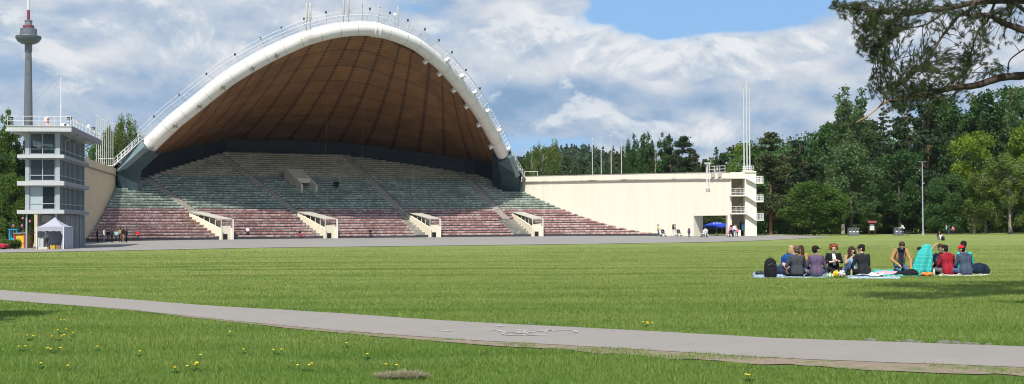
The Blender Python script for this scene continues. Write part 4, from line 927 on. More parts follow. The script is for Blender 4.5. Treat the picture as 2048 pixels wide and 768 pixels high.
# dark plinth strip under the first row
mb = MB()
for k in range(60):
    a, b_ = lerp(left_end(0), right_end(0), k/60), lerp(left_end(0), right_end(0), (k+1)/60)
    p, q, r, s = SP(a, -0.10), SP(b_, -0.10), SP(b_, -0.004), SP(a, -0.004)
    mb.hexa([Vector((v.x, v.y, -0.4)) for v in (p, q, r, s)]+[Vector((v.x, v.y, 0.40)) for v in (p, q, r, s)])
mb.build('plinth', mat('plinth_paint', (0.05, 0.06, 0.07), 0.8, 0.3, 1.5), stand)
AISLES = [-10.4, -3.6, 3.4, 10.4]       # bearing of each stair at its foot
def aisle_phi(k, w): return AISLES[k]+(-0.03*w if k == 0 else (-0.035*w if k == 1 else (0.0 if k == 2 else -0.02*w)))
for i in range(NR):
    w = i*TREAD; L, Rr = left_end(w+0.3)+0.05, right_end(w+0.3)-0.05
    cuts = []
    for k in range(4):
        a = aisle_phi(k, w); hw = 0.30
        if w < 6.3: a += 0.0; hw = 0.62+0.0
        if L < a-hw and a+hw < Rr: cuts.append((a-hw, a+hw))
        elif a-hw < Rr and a+hw > L:
            if a < 0: L = max(L, a+hw)
            else: Rr = min(Rr, a-hw)
    segs = []; s0 = L
    for (x0, x1) in cuts: segs.append((s0, x0)); s0 = x1
    segs.append((s0, Rr))
    if i == 20: mbr = MB()
    for (p0, p1) in segs:
        if p1-p0 < 0.5: continue
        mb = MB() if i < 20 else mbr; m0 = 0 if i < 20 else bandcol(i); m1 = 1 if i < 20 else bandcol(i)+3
        ns = max(2, int((p1-p0)/0.7)); z = zrow(i)
        for k in range(ns):
            a, b_ = lerp(p0, p1, k/ns), lerp(p0, p1, (k+1)/ns)
            dz = 0.012*random.uniform(-1, 1)
            # seat board and, under its nose, the painted fascia
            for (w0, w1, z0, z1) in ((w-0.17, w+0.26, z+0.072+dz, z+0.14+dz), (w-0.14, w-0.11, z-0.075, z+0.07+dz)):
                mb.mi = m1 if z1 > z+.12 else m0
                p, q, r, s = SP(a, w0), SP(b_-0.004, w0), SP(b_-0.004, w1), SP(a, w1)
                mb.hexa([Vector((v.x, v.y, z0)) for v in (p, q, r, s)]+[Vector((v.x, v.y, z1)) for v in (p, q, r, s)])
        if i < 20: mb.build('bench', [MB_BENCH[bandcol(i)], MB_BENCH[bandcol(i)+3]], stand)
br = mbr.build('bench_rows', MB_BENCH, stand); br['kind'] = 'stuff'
MSTAIR = mat('stair_concrete', (0.40, 0.37, 0.32), 0.9, 0.3, 2.0, dirt=((0.20, 0.185, 0.16), 0.5, 0.2))
for k in range(4):
    mb = MB(); imax = NR if k in (1, 2) else (23 if k == 0 else 27)
    for i in range(7, imax):
        for h in (0, 1):
            w = (i+h*0.5-0.25)*TREAD; a = aisle_phi(k, w)
            if not (left_end(w) < a-0.3 and a+0.3 < right_end(w)): continue
            zb, zt = zrow(i)-0.3, zrow(i)+h*RISE/2-0.02
            p, q, r, s = SP(a-0.27, w), SP(a+0.27, w), SP(a+0.27, w+0.47), SP(a-0.27, w+0.47)
            mb.hexa([Vector((v.x, v.y, zb)) for v in (p, q, r, s)]+[Vector((v.x, v.y, zt)) for v in (p, q, r, s)])
    mb.build('stairway', MSTAIR, stand)

# ---- the four tunnel mouths at the front --------------------------------
TPX = [(437, 463), (646, 672), (856, 878), (1061, 1084)]
WHERE = ['leftmost, below the left foot of the arch', 'second from the left, below the concrete stairhead', 'third from the left, right of a bicycle', 'rightmost, beside the cream wall']
for k, (x0, x1) in enumerate(TPX):
    pl, pr = phi_of(x0), phi_of(x1); pc = (pl+pr)/2
    A = SP(pl, -0.55); B = SP(pr, -0.55); A.z = B.z = 0
    if k == 0: sh = 0
    e1 = (B-A).normalized(); wd = max((B-A).length, 1.75); 
    sw = R_(-9+3*k)                      # tunnels are set a little askew to the rows
    e2 = Vector((-math.sin(R_(TH-pc)+R_(5)), math.cos(R_(TH-pc)+R_(5)), 0))
    t = thing('stand_tunnel', A, 'cream tunnel entrance in the red benches, '+WHERE[k], 'tunnel entrance', 'tunnel entrances along the front of the stands')
    Lg = 7.6; tk = 0.22
    def P(a, b_, z): q = A+e1*a+e2*b_; return Vector((q.x, q.y, z))
    def wall(a0, a1, nm, m):
        mb = MB(); prof = [(0, -0.1), (Lg, -0.1), (Lg, 3.75), (0, 1.45)]
        mb.extrude([P(a0, b_, z) for b_, z in prof], e1*(a1-a0))
        mb.build(nm, m, t)
    wall(0, tk, 'side_wall', MCREAM2); wall(wd-tk, wd, 'side_wall', MCREAM2)
    mb = MB(); mb.hexa([P(tk, 0.25, -0.1), P(wd-tk, 0.25, -0.1), P(wd-tk, 0.45, -0.1), P(tk, 0.45, -0.1), P(tk, 0.25, 1.9), P(wd-tk, 0.25, 1.9), P(wd-tk, 0.45, 1.9), P(tk, 0.45, 1.9)])
    # ramp floor behind the front wall
    mb.hexa([P(tk, 0.45, 0), P(wd-tk, 0.45, 0), P(wd-tk, Lg, 0), P(tk, Lg, 0), P(tk, 0.45, 1.0), P(wd-tk, 0.45, 1.0), P(wd-tk, Lg, 3.2), P(tk, Lg, 3.2)])
    mb.build('front_wall', MCREAM2, t)
    mb = MB(); c0 = tk+0.28; mb.hexa([P(c0, 0.20, 0), P(c0+0.62, 0.20, 0), P(c0+0.62, 0.247, 0), P(c0, 0.247, 0), P(c0, 0.20, 0.78), P(c0+0.62, 0.20, 0.78), P(c0+0.62, 0.247, 0.78), P(c0, 0.247, 0.78)])
    mb.build('hatch', MDARK, t)
    mb = MB(); zr0, zr1 = 2.75, 3.85
    mb.hexa([P(-0.05, 0.1, zr0), P(wd+0.05, 0.1, zr0), P(wd+0.05, Lg, zr1), P(-0.05, Lg, zr1), P(-0.05, 0.1, zr0+0.09), P(wd+0.05, 0.1, zr0+0.09), P(wd+0.05, Lg, zr1+0.09), P(-0.05, Lg, zr1+0.09)])
    mb.build('roof_slab', mat('tunnel_roof', (0.42, 0.41, 0.36), 0.9, 0.15, 1.2), t)
    mb = MB()
    for s_ in (0.11, wd-0.11):
        for j in range(5):
            b_ = 0.12+j*1.35; mb.bar(P(s_, b_, 1.45+b_*0.30-0.05), P(s_, b_, zr0+(zr1-zr0)*b_/Lg+0.02), 0.045)
        mb.bar(P(s_, 0.1, 2.72), P(s_, Lg, 3.84), 0.04); 
    mb.bar(P(wd-0.04, -0.05, 0), P(wd-0.04, -0.05, 2.78), 0.06)
    mb.build('railing', MWHITE, t)

# ---- stairhead in the middle of the stands ------------------------------
A = SP(-2.05, 16.3); A.z = 0
e2 = Vector((-math.sin(R_(TH+8)), math.cos(R_(TH+8)), 0)); e1 = Vector((e2.y, -e2.x, 0))
t = thing('concrete_stairhead', SP(-1.0, 16.0, 7.0), 'beige concrete stairhead box with slanting sides in the green benches', 'stairhead')
def P(a, b_, z): q = A+e1*a+e2*b_; return Vector((q.x, q.y, z))
def pxa(px, py, Y): return at(px, py, Y)
MST = mat('stairhead_concrete', (0.72, 0.66, 0.55), 0.85, 0.12, 1.0, dirt=((0.3, 0.28, 0.24), 0.55, 0.2))
W_ = 2.6; D_ = 5.4; zf, zk = 6.6, 10.9
for a0, nm in ((0, 'side_wall'), (W_, 'side_wall')):
    mb = MB(); mb.extrude([P(a0, 0, zf), P(a0, D_, zf+1.6), P(a0, D_, zk), P(a0, D_-0.8, zk), P(a0, 0, 8.25)], e1*0.28); mb.build(nm, MST, t)
mb = MB(); mb.extrude([P(0.28, 1.6, 8.55), P(0.28, 2.0, 8.55), P(0.28, D_-0.4, zk-0.06), P(0.28, D_-0.9, zk-0.05), P(0.28, 1.6, 9.25)], e1*(W_-0.28)); mb.build('canopy', MST, t)
mb = MB(); mb.hexa([P(0.28, 3.6, 6.9), P(W_, 3.6, 6.9), P(W_, 3.8, 6.9), P(0.28, 3.8, 6.9), P(0.28, 3.6, 9.6), P(W_, 3.6, 9.6), P(W_, 3.8, 9.6), P(0.28, 3.8, 9.6)]); mb.build('back_panel', MST, t)
mb = MB(); mb.hexa([P(0.45, 3.5, 7.3), P(1.35, 3.5, 7.3), P(1.35, 3.59, 7.3), P(0.45, 3.59, 7.3), P(0.45, 3.5, 9.2), P(1.35, 3.5, 9.2), P(1.35, 3.59, 9.2), P(0.45, 3.59, 9.2)]); mb.build('door', mat('pale_door', (0.5, 0.54, 0.6), 0.5), t)
mb = MB(); mb.bar(P(1.6, 1.5, 9.4), P(1.6, 1.5, 10.4), 0.05); mb.build('vent_pipe', MGREYM, t)

# ---- the arch ---------------------------------------------------------
shell = thing('bandshell', (-27, 222, 0), 'giant white arched bandshell with brown panelled inner vault over the grandstand', 'bandshell')
KL = 0.95; cu = (LEG_R-LEG_L); cu.z = 0; cu.normalize(); cv = Vector((-cu.y, cu.x, 0))
def arch_pt(px, py):
    d = at(px, py, 1.0)-CAMP
    # (P-L).cv + KL*(z-7.8) = 0
    A_ = d.dot(cv)+KL*d.z; B_ = (CAMP-LEG_L).dot(cv)+KL*(CAMP.z-7.8)
    return CAMP+d*(-B_/A_)
APX = [(299, 290), (345, 246), (386, 213), (450, 162), (490, 136), (533, 112), (575, 92), (617, 75), (664, 62.5), (706, 57.5), (742, 58), (781, 67), (820, 82), (846, 98), (885, 131), (905, 153), (926, 178), (952, 213), (971, 243), (988, 273), (1005, 308)]
APTS = [arch_pt(*p) for p in APX]
NA = 121
ARC = spline(APTS, NA)
def arc_at(u):
    x = max(0, min(NA-1.001, u*(NA-1))); i = int(x); return ARC[i].lerp(ARC[i+1], x-i)
TR = [interp(k/(NA-1), [0, 0.25, 0.6, 1], [1.16, 1.10, 0.97, 1.02]) for k in range(NA)]
MARCH = mat('arch_paint', (0.70, 0.69, 0.66), 0.55, 0.07, 0.5, dirt=((0.46, 0.42, 0.36), 0.57, 0.14), spec=0.4)
mb = MB(); mb.tube(ARC, TR, 28); mb.build('arch', MARCH, shell, smooth=True)
archo = bpy.data.objects['arch']
# expansion collars
mb = MB()
for u in (0.505, 0.517):
    c_ = arc_at(u); t_ = (arc_at(u+.004)-arc_at(u-.004)).normalized(); mb.tube([c_-t_*0.06, c_+t_*0.06], 1.13, 24)
mb.build('collar', MWHITE, archo, smooth=True)
PN = (cv+Vector((0, 0, KL)))
PN = Vector((-cv.x, -cv.y, -KL)).normalized()      # normal of the arch plane, towards the meadow and downwards
def frame(u):
    c_ = arc_at(u); t_ = (arc_at(min(1, u+.006))-arc_at(max(0, u-.006))).normalized()
    o_ = t_.cross(PN).normalized()
    if o_.z < 0 and 0.05 < u < 0.95: o_ = -o_
    mid = arc_at(0.5)*0.2+(LEG_L+LEG_R)*0.4
    if (c_-mid).dot(o_) < 0: o_ = -o_
    return c_, t_, o_
for k in range(1, 24):
    if k in (12,): continue
    mb = MB(); c_, t_, o_ = frame(k/24); mb.tube([c_-t_*0.035, c_+t_*0.035], TR[int(k/24*(NA-1))]+0.012, 28, cap=False)
    mb.build('weld_seam', mat('seam_grey', (0.42, 0.41, 0.38), 0.6, .2, 2), archo, smooth=True)
# legs
def leg(top, r, base, wd, nm):
    """splayed box leg from the stand up to the tube"""
    mb = MB(); d = (top-base)
    T = top; e = cu
    sgn = 1 if nm == 'L' else -1
    return
ML = MNAVY2
def leg_box(u0, basepx, nm):
    c_, t_, o_ = frame(u0)
    inward = -o_; n = PN
    r = 1.32
    top = [c_+o_*r*1.0+n*r, c_-o_*r*1.05+n*r, c_-o_*r*1.05-n*r, c_+o_*r*1.0-n*r]
    b0, b1, yb, dep, m0, m1 = basepx
    base = [at(b0[0], b0[1], yb), at(b1[0], b1[1], yb)]; v2 = Vector((cv.x, cv.y, 0))*dep
    bot = [base[0], base[1], base[1]+v2, base[0]+v2]
    for q in bot: q.z -= 2.0
    ym = (yb+c_.y)/2; ma, mb_ = at(m0[0], m0[1], ym), at(m1[0], m1[1], ym); mid = [ma, mb_, mb_+v2*.9, ma+v2*.9]
    mb = MB(); vs = bot+mid+top
    fs = [(3, 2, 1, 0), (8, 9, 10, 11)]
    for l in (0, 4):
        for j in range(4): fs.append((l+j, l+(j+1) % 4, l+4+(j+1) % 4, l+4+j))
    mb.add(vs, fs); o = mb.build('arch_leg', ML, shell, bevel=0.06)
    # added strip: the leg's sunlit outer face put into paler paint
    mb = MB(); q0, q1 = mid[0]+Vector((0, -.05, 0)), top[0]+n*.05; e_ = (top[0]-top[1]).normalized()
    mb.hexa([q0+e_*.15, q0-e_*.62, q0-e_*.62+v2*.5, q0+e_*.15+v2*.5, q1+e_*.15, q1-e_*.75, q1-e_*.75-n*1.4, q1+e_*.15-n*1.4]); mb.build('leg_lit_edge', mat('lit_edge_paint', (0.17, 0.24, 0.27), 0.5, .15, .8), o); return o
leg_box(0.0, ((234, 372), (272, 374), LEG_L.y, 3.2, (236, 343), (284, 341)), 'L')
leg_box(1.0, ((1041, 382), (1001, 380), LEG_R.y, 3.2, (1039, 352), (1002, 350)), 'R')

# back wall and vault --------------------------------------------------
NB = 60
def rim_w(s):   # s 0..1 from left leg to right leg around the back of the stands
    pts = [(-13.6, 17.6), (-10.6, 22.3), (-7.1, 28.5), (-4.0, 33.8), (-0.3, 34.6), (3.5, 33.8), (7.1, 29.6), (10.8, 25.4), (12.0, 21), (13.1, 17.6)]
    xs = np.linspace(0, 1, len(pts)); return interp(s, xs, [p[0] for p in pts]), interp(s, xs, [p[1] for p in pts])
def back(s, extra=0.0):
    ph, w = rim_w(s); zb = Z0+RISE*w/TREAD
    p = SP(ph, w+extra); h = interp(s, [0, 0.1, 0.3, 0.5, 0.8, 0.93, 1], [3.2, 2.6, 1.75, 1.65, 2.3, 2.7, 3.2])
    return Vector((p.x, p.y, zb)), zb+h
mb = MB(); A_ = []; B_ = []; C_ = []; D_l = []
for k in range(NB+1):
    p, zt = back(k/NB); q, _ = back(k/NB, 0.5)
    A_.append((p.x, p.y, p.z-3)); B_.append((p.x, p.y, zt+0.3)); C_.append((q.x, q.y, zt+0.3)); D_l.append((q.x, q.y, -0.5))
n = NB+1
mb.add(A_+B_+C_+D_l, [(j*n+k, j*n+k+1, (j+1)*n+k+1, (j+1)*n+k) for j in range(3) for k in range(NB)])
mb.build('back_wall', MNAVY, shell)
def vault_pt(u, t):
    c_, t_, o_ = frame(u)
    gap = 0.55*math.exp(-((u-0.60)/0.055)**2)
    top = c_-o_*(0.95+gap)-PN*0.45
    p, zt = back(u); q, _ = back(u, 0.25)
    bt = Vector((q.x, q.y, zt))
    sag = 4*t*(1-t)*1.3
    return top.lerp(bt, t)-Vector((0, 0, sag))
NU, NT = 96, 40
def vault_mat():
    m, nt, b, out = newmat('vault_boards')
    uv = N(nt, 'ShaderNodeUVMap'); sp = N(nt, 'ShaderNodeSeparateXYZ'); nt.links.new(uv.outputs[0], sp.inputs[0])
    def lines(sock, count, width):
        f = math_(nt, 'FRACT', math_(nt, 'MULTIPLY', sock, count)); d = math_(nt, 'ABSOLUTE', math_(nt, 'SUBTRACT', f, 0.5))
        return math_(nt, 'GREATER_THAN', d, 0.5-width)
    n1 = tex(nt, 0.35, 5, 0.7); n2 = tex(nt, 1.6, 5, 0.75)
    # boards between the ribs differ a little in stain
    fl = N(nt, 'ShaderNodeCombineXYZ'); nt.links.new(math_(nt, 'FLOOR', math_(nt, 'MULTIPLY', sp.outputs[0], 24)), fl.inputs[0]); nt.links.new(math_(nt, 'FLOOR', math_(nt, 'MULTIPLY', sp.outputs[1], 9)), fl.inputs[1])
    wn = N(nt, 'ShaderNodeTexWhiteNoise'); nt.links.new(fl.outputs[0], wn.inputs[0])
    fac = math_(nt, 'ADD', math_(nt, 'MULTIPLY', n1, 0.8), math_(nt, 'MULTIPLY', wn.outputs[0], 0.28))
    c = ramp(nt, fac, [(0.3, (0.150, 0.068, 0.024)), (0.8, (0.265, 0.135, 0.052))])
    c = mixc(nt, ramp(nt, n2, [(0.58, (0, 0, 0)), (0.75, (0.5, 0.5, 0.5))]), c, (0.12, 0.065, 0.03))
    c = mixc(nt, math_(nt, 'MULTIPLY', lines(sp.outputs[1], 9, 0.022), 0.85), c, (0.05, 0.024, 0.012))
    # dashed rib joints
    dash = math_(nt, 'GREATER_THAN', math_(nt, 'FRACT', math_(nt, 'ADD', math_(nt, 'MULTIPLY', sp.outputs[1], 54), math_(nt, 'MULTIPLY', n2, 0.5))), 0.42)
    rib = lines(sp.outputs[0], 22, 0.085)
    c = mixc(nt, math_(nt, 'MULTIPLY', math_(nt, 'MULTIPLY', rib, dash), 0.85), c, (0.035, 0.018, 0.012))
    c = mixc(nt, math_(nt, 'MULTIPLY', lines(sp.outputs[0], 22, 0.02), 0.6), c, (0.05, 0.022, 0.012))
    nt.links.new(c, b.inputs['Base Color']); b.inputs['Roughness'].default_value = 0.7; return m
MV = vault_mat(); MROOF = mat('roof_felt', (0.30, 0.30, 0.29), 0.9, 0.15, 0.5)
def vault():
    V = []; uvs = []
    for i in range(NU+1):
        for j in range(NT+1):
            p = vault_pt(i/NU, j/NT); V.append(p)
    Vt = [p+Vector((0, 0, 0.35)) for p in V]; n = (NU+1)*(NT+1)
    fs = []; mi = []
    for i in range(NU):
        for j in range(NT):
            a = i*(NT+1)+j; fs.append((a, a+NT+1, a+NT+2, a+1)); mi.append(0)
    for i in range(NU):
        for j in range(NT):
            a = n+i*(NT+1)+j; fs.append((a, a+1, a+NT+2, a+NT+1)); mi.append(1)
    for i in range(NU):
        a = i*(NT+1); fs.append((a, n+a, n+a+NT+1, a+NT+1)); mi.append(0)
        a += NT; fs.append((a, a+NT+1, n+a+NT+1, n+a)); mi.append(1)
    me = bpy.data.meshes.new('vault'); me.from_pydata(V+Vt, [], fs); me.materials.append(MV); me.materials.append(MROOF)
    me.polygons.foreach_set('material_index', mi); me.polygons.foreach_set('use_smooth', [True]*len(fs))
    uvl = me.uv_layers.new(name='UVMap'); nloop = len(me.loops); arr = np.zeros(nloop*2, np.float32); vi = np.empty(nloop, np.int32); me.loops.foreach_get('vertex_index', vi)
    vi = vi % n; arr[0::2] = (vi//(NT+1))/NU; arr[1::2] = (vi % (NT+1))/NT; uvl.data.foreach_set('uv', arr)
    link('vault', me, shell)
vault()
# ragged lining at the rim of the vault
mb = MB()
for k in range(150):
    u = 0.12+0.76*k/150
    p = vault_pt(u, 0.0); p2 = vault_pt(u+0.004, 0.0); h = random.uniform(0.05, 0.30)
    mb.add([p+PN*.05, p2+PN*.05, p2+PN*.05-Vector((0, 0, h*random.uniform(.4, 1.2))), p+PN*.05-Vector((0, 0, h))], [(0, 1, 2, 3)])
mb.build('lining_edge', mat('rag', (0.10, 0.055, 0.025), 0.9), shell)
# hanging cables in the vault
mb = MB()
for u, t in ((0.47, 0.45), (0.55, 0.42)):
    p = vault_pt(u, t); mb.bar(p, Vector((p.x-0.6, p.y+1, p.z-11)), 0.010, 4)
mb.build('cable', MGREYM, shell)

# stair rail, lamps, plates, antennas on the arch -------------------------
mb = MB(); top1 = []; top2 = []; foot = []
for k in range(NA):
    u = k/(NA-1); c_, t_, o_ = frame(u); r = TR[k]
    up = (o_*0.92-PN*0.35).normalized()
    foot.append(c_+up*(r*0.99)); top1.append(c_+up*(r+1.0)); top2.append(c_+up*(r+0.5))
foot2 = [p-PN*0.8 for p in foot]; tb1 = [p-PN*0.8 for p in top1]
mb.tube(top1, 0.035, 6); mb.tube(top2, 0.022, 6); mb.tube(tb1, 0.03, 6); mb.tube([f+(a-f)*0.12 for f, a in zip(foot, top1)], 0.025, 6)
for k in range(0, NA):
    u = k/(NA-1); x = u*(NA-1); i = min(int(x), NA-2); f = x-i
    a, b_ = foot[i].lerp(foot[i+1], f), top1[i].lerp(top1[i+1], f); mb.bar(a, b_, 0.028, 5)
    if k % 3 == 0: a, b_ = foot2[i].lerp(foot2[i+1], f), tb1[i].lerp(tb1[i+1], f); mb.bar(a, b_, 0.028, 5)
mb.build('arch_railing', MWHITE, shell)
# gangway stair up each leg
mb = MB()
for (P0, P1) in (((228, 331), (283, 283)), ((1049, 355), (1013, 305))):
    yl = LEG_L.y if P0[0] < 600 else LEG_R.y
    for dy in (-0.6, 0.5):
        a, b_ = at(P0[0], P0[1], yl+dy-1), (foot[0] if P0[0] < 600 else foot[-1])+Vector((0, dy, 0))
        mb.bar(a, b_, 0.07, 5)
        for hh in (0.5, 1.0): mb.bar(a+Vector((0, 0, hh)), b_+Vector((0, 0, hh)), 0.035, 5)
        for j in range(9): q = a.lerp(b_, j/8); mb.bar(q, q+Vector((0, 0, 1.0)), 0.035, 5)
    a, b_ = at(P0[0], P0[1], yl-1), (foot[0] if P0[0] < 600 else foot[-1])
    for j in range(26):
        q = a.lerp(b_, j/25); mb.box(q, (0.34, 1.1, 0.05))
    sx = -1 if P0[0] < 600 else 1
    for xx in (0, 2.2*sx): mb.bar(a+Vector((xx, 0, -0.2)), a+Vector((xx, 0, 1.0)), 0.04, 5)
    for hh in (0, 1.0): mb.bar(a+Vector((0, 0, hh)), a+Vector((2.2*sx, 0, hh)), 0.04, 5)
mb.build('leg_stair', MWHITE, shell)
LAMPPX = [(308, 234), (358, 190), (413, 149), (470, 110), (521, 78), (563, 57), (608, 39), (652, 26), (740, 19), (780, 27), (816, 42), (850, 60), (878, 82), (904, 106), (932, 141), (960, 178)]
for k, (x, y) in enumerate(LAMPPX):
    p = arch_pt(x, y)
    i = min(range(NA), key=lambda q: (top1[q]-p).length); base_ = foot[i]; p = at(x, y, base_.y+.3)
    mb = MB(); mb.bar(base_, p, 0.014, 5); mb.box(p+Vector((0, -0.05, 0.1)), (0.22, 0.26, 0.30), 0.3); mb.bar(p+Vector((-.12, 0, -.05)), p+Vector((.12, 0, -.05)), 0.03, 5)
    o = mb.build('arch_floodlight', mat('lamp_body', (0.05, 0.055, 0.06), 0.5), shell)
STARS = [(299, 283), (344, 236), (392, 195), (440, 158), (497, 121), (547, 91)]
for (x, y) in STARS:
    p = arch_pt(x-1, y+2); u = min((arc_at(q/200)-p).length*1000+q for q in range(201)); 
    best = min(range(201), key=lambda q: (arc_at(q/200)-p).length); c_, t_, o_ = frame(best/200)
    s_ = c_+PN*1.19+o_*0.28
    mb = MB(); pts = []
    for j in range(8):
        a = j*math.pi/4; rr = 0.58 if j % 2 == 0 else 0.22
        pts.append(s_+t_*math.cos(a)*rr*1.1+o_*math.sin(a)*rr)
    mb.extrude(pts, PN*0.07); mb.bar(s_, s_-o_*0.9-t_*0.25+PN*0.02, 0.03, 4)
    mb.build('star_plate', mat('plate', (0.33, 0.31, 0.27), 0.7, 0.2, 4), archo)
for (x, y, sd) in [(894, 117, 1), (924, 149, 1), (952, 184, 1), (974, 221, 1), (996, 261, 1), (1012, 297, 1), (853, 120, -1), (880, 142, -1), (908, 176, -1), (938, 209, -1), (960, 247, -1), (982, 290, -1)]:
    p = arch_pt(x, y); best = min(range(201), key=lambda q: (arc_at(q/200)-p).length); c_, t_, o_ = frame(best/200)
    s_ = c_+o_*1.05*sd; mb = MB()
    mb.extrude([s_+t_*0.35-o_*.1*sd, s_-t_*0.35-o_*.1*sd, s_-t_*0.12+o_*0.38*sd, s_+t_*0.12+o_*0.38*sd], PN*0.5)
    mb.extrude([s_+t_*0.3+o_*0.36*sd, s_-t_*0.3+o_*0.36*sd, s_-t_*0.3+o_*0.46*sd, s_+t_*0.3+o_*0.46*sd], PN*0.5)
    mb.build('bracket', MWHITE, archo)
# antennas, each a thing of its own on the crown of the arch
MANT = mat('antenna_shell', (0.46, 0.47, 0.46), 0.45, 0.05, 2)
def antenna(x, y0, y1, r, label, kind):
    i = min(range(NA), key=lambda q: abs(1024+F*ARC[q].x/ARC[q].y-x)); bs = foot[i]; top = at(x, y0, bs.y)
    bx = Vector((top.x, top.y, bs.z)); t = thing('antenna', bx, label, 'antenna', 'antennas on top of the arch')
    zb = at(x, y1, bs.y).z
    mb = MB(); mb.bar(Vector((top.x, top.y, bs.z-0.3)), Vector((top.x, top.y, zb+0.6)), 0.05, 6); mb.build('mast', MGREYM, t)
    if kind == 'panel':
        mb = MB(); mb.lathe([(r*.8, 0), (r, 0.05), (r, top.z-zb-.05), (r*.8, top.z-zb)], (top.x, top.y, zb), 10); mb.build('radome', MANT, t, smooth=True)
        mb = MB()
        for h in (0.2, 0.8): z = lerp(zb, top.z, h); mb.box((top.x+0.12, top.y+.05, z), (0.5, 0.1, 0.1))
        mb.build('clamp', MGREYM, t)
    elif kind == 'whip':
        mb = MB(); mb.bar(Vector((top.x, top.y, zb)), top, 0.025, 5); mb.box((top.x, top.y, lerp(zb, top.z, 0.75)), (0.14, 0.14, 0.3)); mb.build('whip', MGREYM, t)
    elif kind == 'dish':
        mb = MB(); c_ = Vector((top.x, top.y, top.z)); mb.ell(c_, (0.26, 0.10, 0.26), 14, 8); mb.build('dish', MWHITE, t, smooth=True)
antenna(613.5, 6, 43, 0.13, 'left slim white cylinder antenna of the pair left of the crown', 'panel')
antenna(620.5, 6, 44, 0.15, 'thick white cylinder antenna with grey clamps, right one of the left pair', 'panel')
antenna(687, -14, 31, 0.14, 'tall white antenna cut by the picture top, left of the centre pair', 'panel')
antenna(696.5, -14, 31, 0.17, 'tall thick white antenna, right one of the centre pair', 'panel')
antenna(725, 3, 35, 0.03, 'thin dark whip antenna on the crown beside the centre pair', 'whip')
antenna(757, 9, 36, 0.09, 'short slim antenna with dark base right of the thin whip', 'panel')
antenna(796, 12, 50, 0.10, 'white pole antenna with black box at its foot right of the round dish', 'panel')
antenna(790, 29, 45, 0.1, 'small round white dish antenna on the arch railing', 'dish')

# ---- side walls ------------------------------------------------------------
def wall_strip(mb, pts, ztop, zbot, th, inner=0.0):
    """vertical wall along plan points; th metres thick on the outer side"""
    n = len(pts); A_ = []; 
    nr = []
    for i in range(n):
        a = Vector((*pts[max(i-1, 0)], 0)); b_ = Vector((*pts[min(i+1, n-1)], 0)); d = (b_-a).normalized(); nr.append(Vector((-d.y, d.x, 0)))
    for i, p in enumerate(pts):
        z1 = ztop[i] if isinstance(ztop, (list, tuple)) else ztop; z0 = zbot[i] if isinstance(zbot, (list, tuple)) else zbot
        p0 = Vector((*p, 0))+nr[i]*inner; p1 = p0+nr[i]*th
        A_ += [(p0.x, p0.y, z0), (p0.x, p0.y, z1), (p1.x, p1.y, z1), (p1.x, p1.y, z0)]
    fs = [(i*4+k, i*4+(k+1) % 4, (i+1)*4+(k+1) % 4, (i+1)*4+k) for i in range(n-1) for k in range(4)]+[(0, 1, 2, 3), ((n-1)*4+3, (n-1)*4+2, (n-1)*4+1, (n-1)*4)]
    mb.add(A_, fs)
# left
wlp = [(interp(y, [q[1] for q in WL], [q[0] for q in WL]), y) for y in np.linspace(150, 204, 20)]
t = thing('side_wall', (-53, 180, 0), 'plain beige rendered wall between the glass control building and the arch', 'wall')
mb = MB(); wall_strip(mb, wlp, [lerp(9.5, 9.15, k/19) for k in range(20)], -0.6, 0.6, 0.0); mb.build('wall_face', MBEIGE, t)
mb = MB(); wall_strip(mb, wlp, [lerp(10.5, 10.15, k/19) for k in range(20)], [lerp(9.5, 9.15, k/19)+.003 for k in range(20)], 0.82, -0.12); mb.build('parapet', MBEIGE, t)
mb = MB(); wall_strip(mb, wlp, [lerp(9.56, 9.21, k/19) for k in range(20)], [lerp(9.42, 9.07, k/19) for k in range(20)], 0.2, -0.2); mb.build('ledge', mat('ledge', (0.25, 0.23, 0.19), 0.9), t)
# right: wall with portal and stair tower
xs_, ys_ = [q[0] for q in WRT], [q[1] for q in WRT]
def wr(px):   # plan point of the right wall under a picture column
    best = min(np.linspace(0.3, 31.0, 1200), key=lambda x: abs(1024+F*x/np.interp(x, xs_, ys_)-px)); return Vector((best, float(np.interp(best, xs_, ys_)), 0))
wpx = list(np.linspace(1044, 1387, 30))
wp = [wr(p) for p in wpx]; pe = at(1463, 400, 206.6); pe.z = 0
PA = wr(1387); p455 = PA.lerp(pe, (1455-1387)/(1463-1387))
def ztop_at(p, py_): 
    px = 1024+F*p.x/p.y; return at(px, py_, p.y).z
topline = lambda px: interp(px, [1044, 1200, 1320, 1420, 1463], [353, 349.5, 347, 345.3, 345])
t = thing('right_wall', (20, 215, 0), 'long plain cream wall with a wide portal, right of the arch', 'wall')
pl_ = wp; tops = [ztop_at(p, topline(x)) for p, x in zip(wp, wpx)]
mb = MB(); wall_strip(mb, [(p.x, p.y) for p in wp], [z-0.9 for z in tops], -0.5, 0.7)
zt_a, zt_b = ztop_at(PA, 345.4), ztop_at(pe, 345)
zlin = at(1420, 430.5, 202.0).z
def seg(mb, a, b_, z0a, z1a, z0b, z1b, th=0.7, inner=0.0):
    d = (b_-a).normalized(); nn = Vector((-d.y, d.x, 0)); a = a+nn*inner; b_ = b_+nn*inner
    mb.hexa([Vector((a.x, a.y, z0a)), Vector((b_.x, b_.y, z0b)), Vector((b_.x, b_.y, z0b))+nn*th, Vector((a.x, a.y, z0a))+nn*th,
             Vector((a.x, a.y, z1a)), Vector((b_.x, b_.y, z1b)), Vector((b_.x, b_.y, z1b))+nn*th, Vector((a.x, a.y, z1a))+nn*th])
seg(mb, PA, p455, zlin, zt_a-.9, zlin, zt_b-.9, 0.7)
mb.prism([(p455.x, p455.y), (pe.x, pe.y), (pe.x, pe.y+2.4), (p455.x, p455.y+1.9)], -0.5, zt_b-.9)
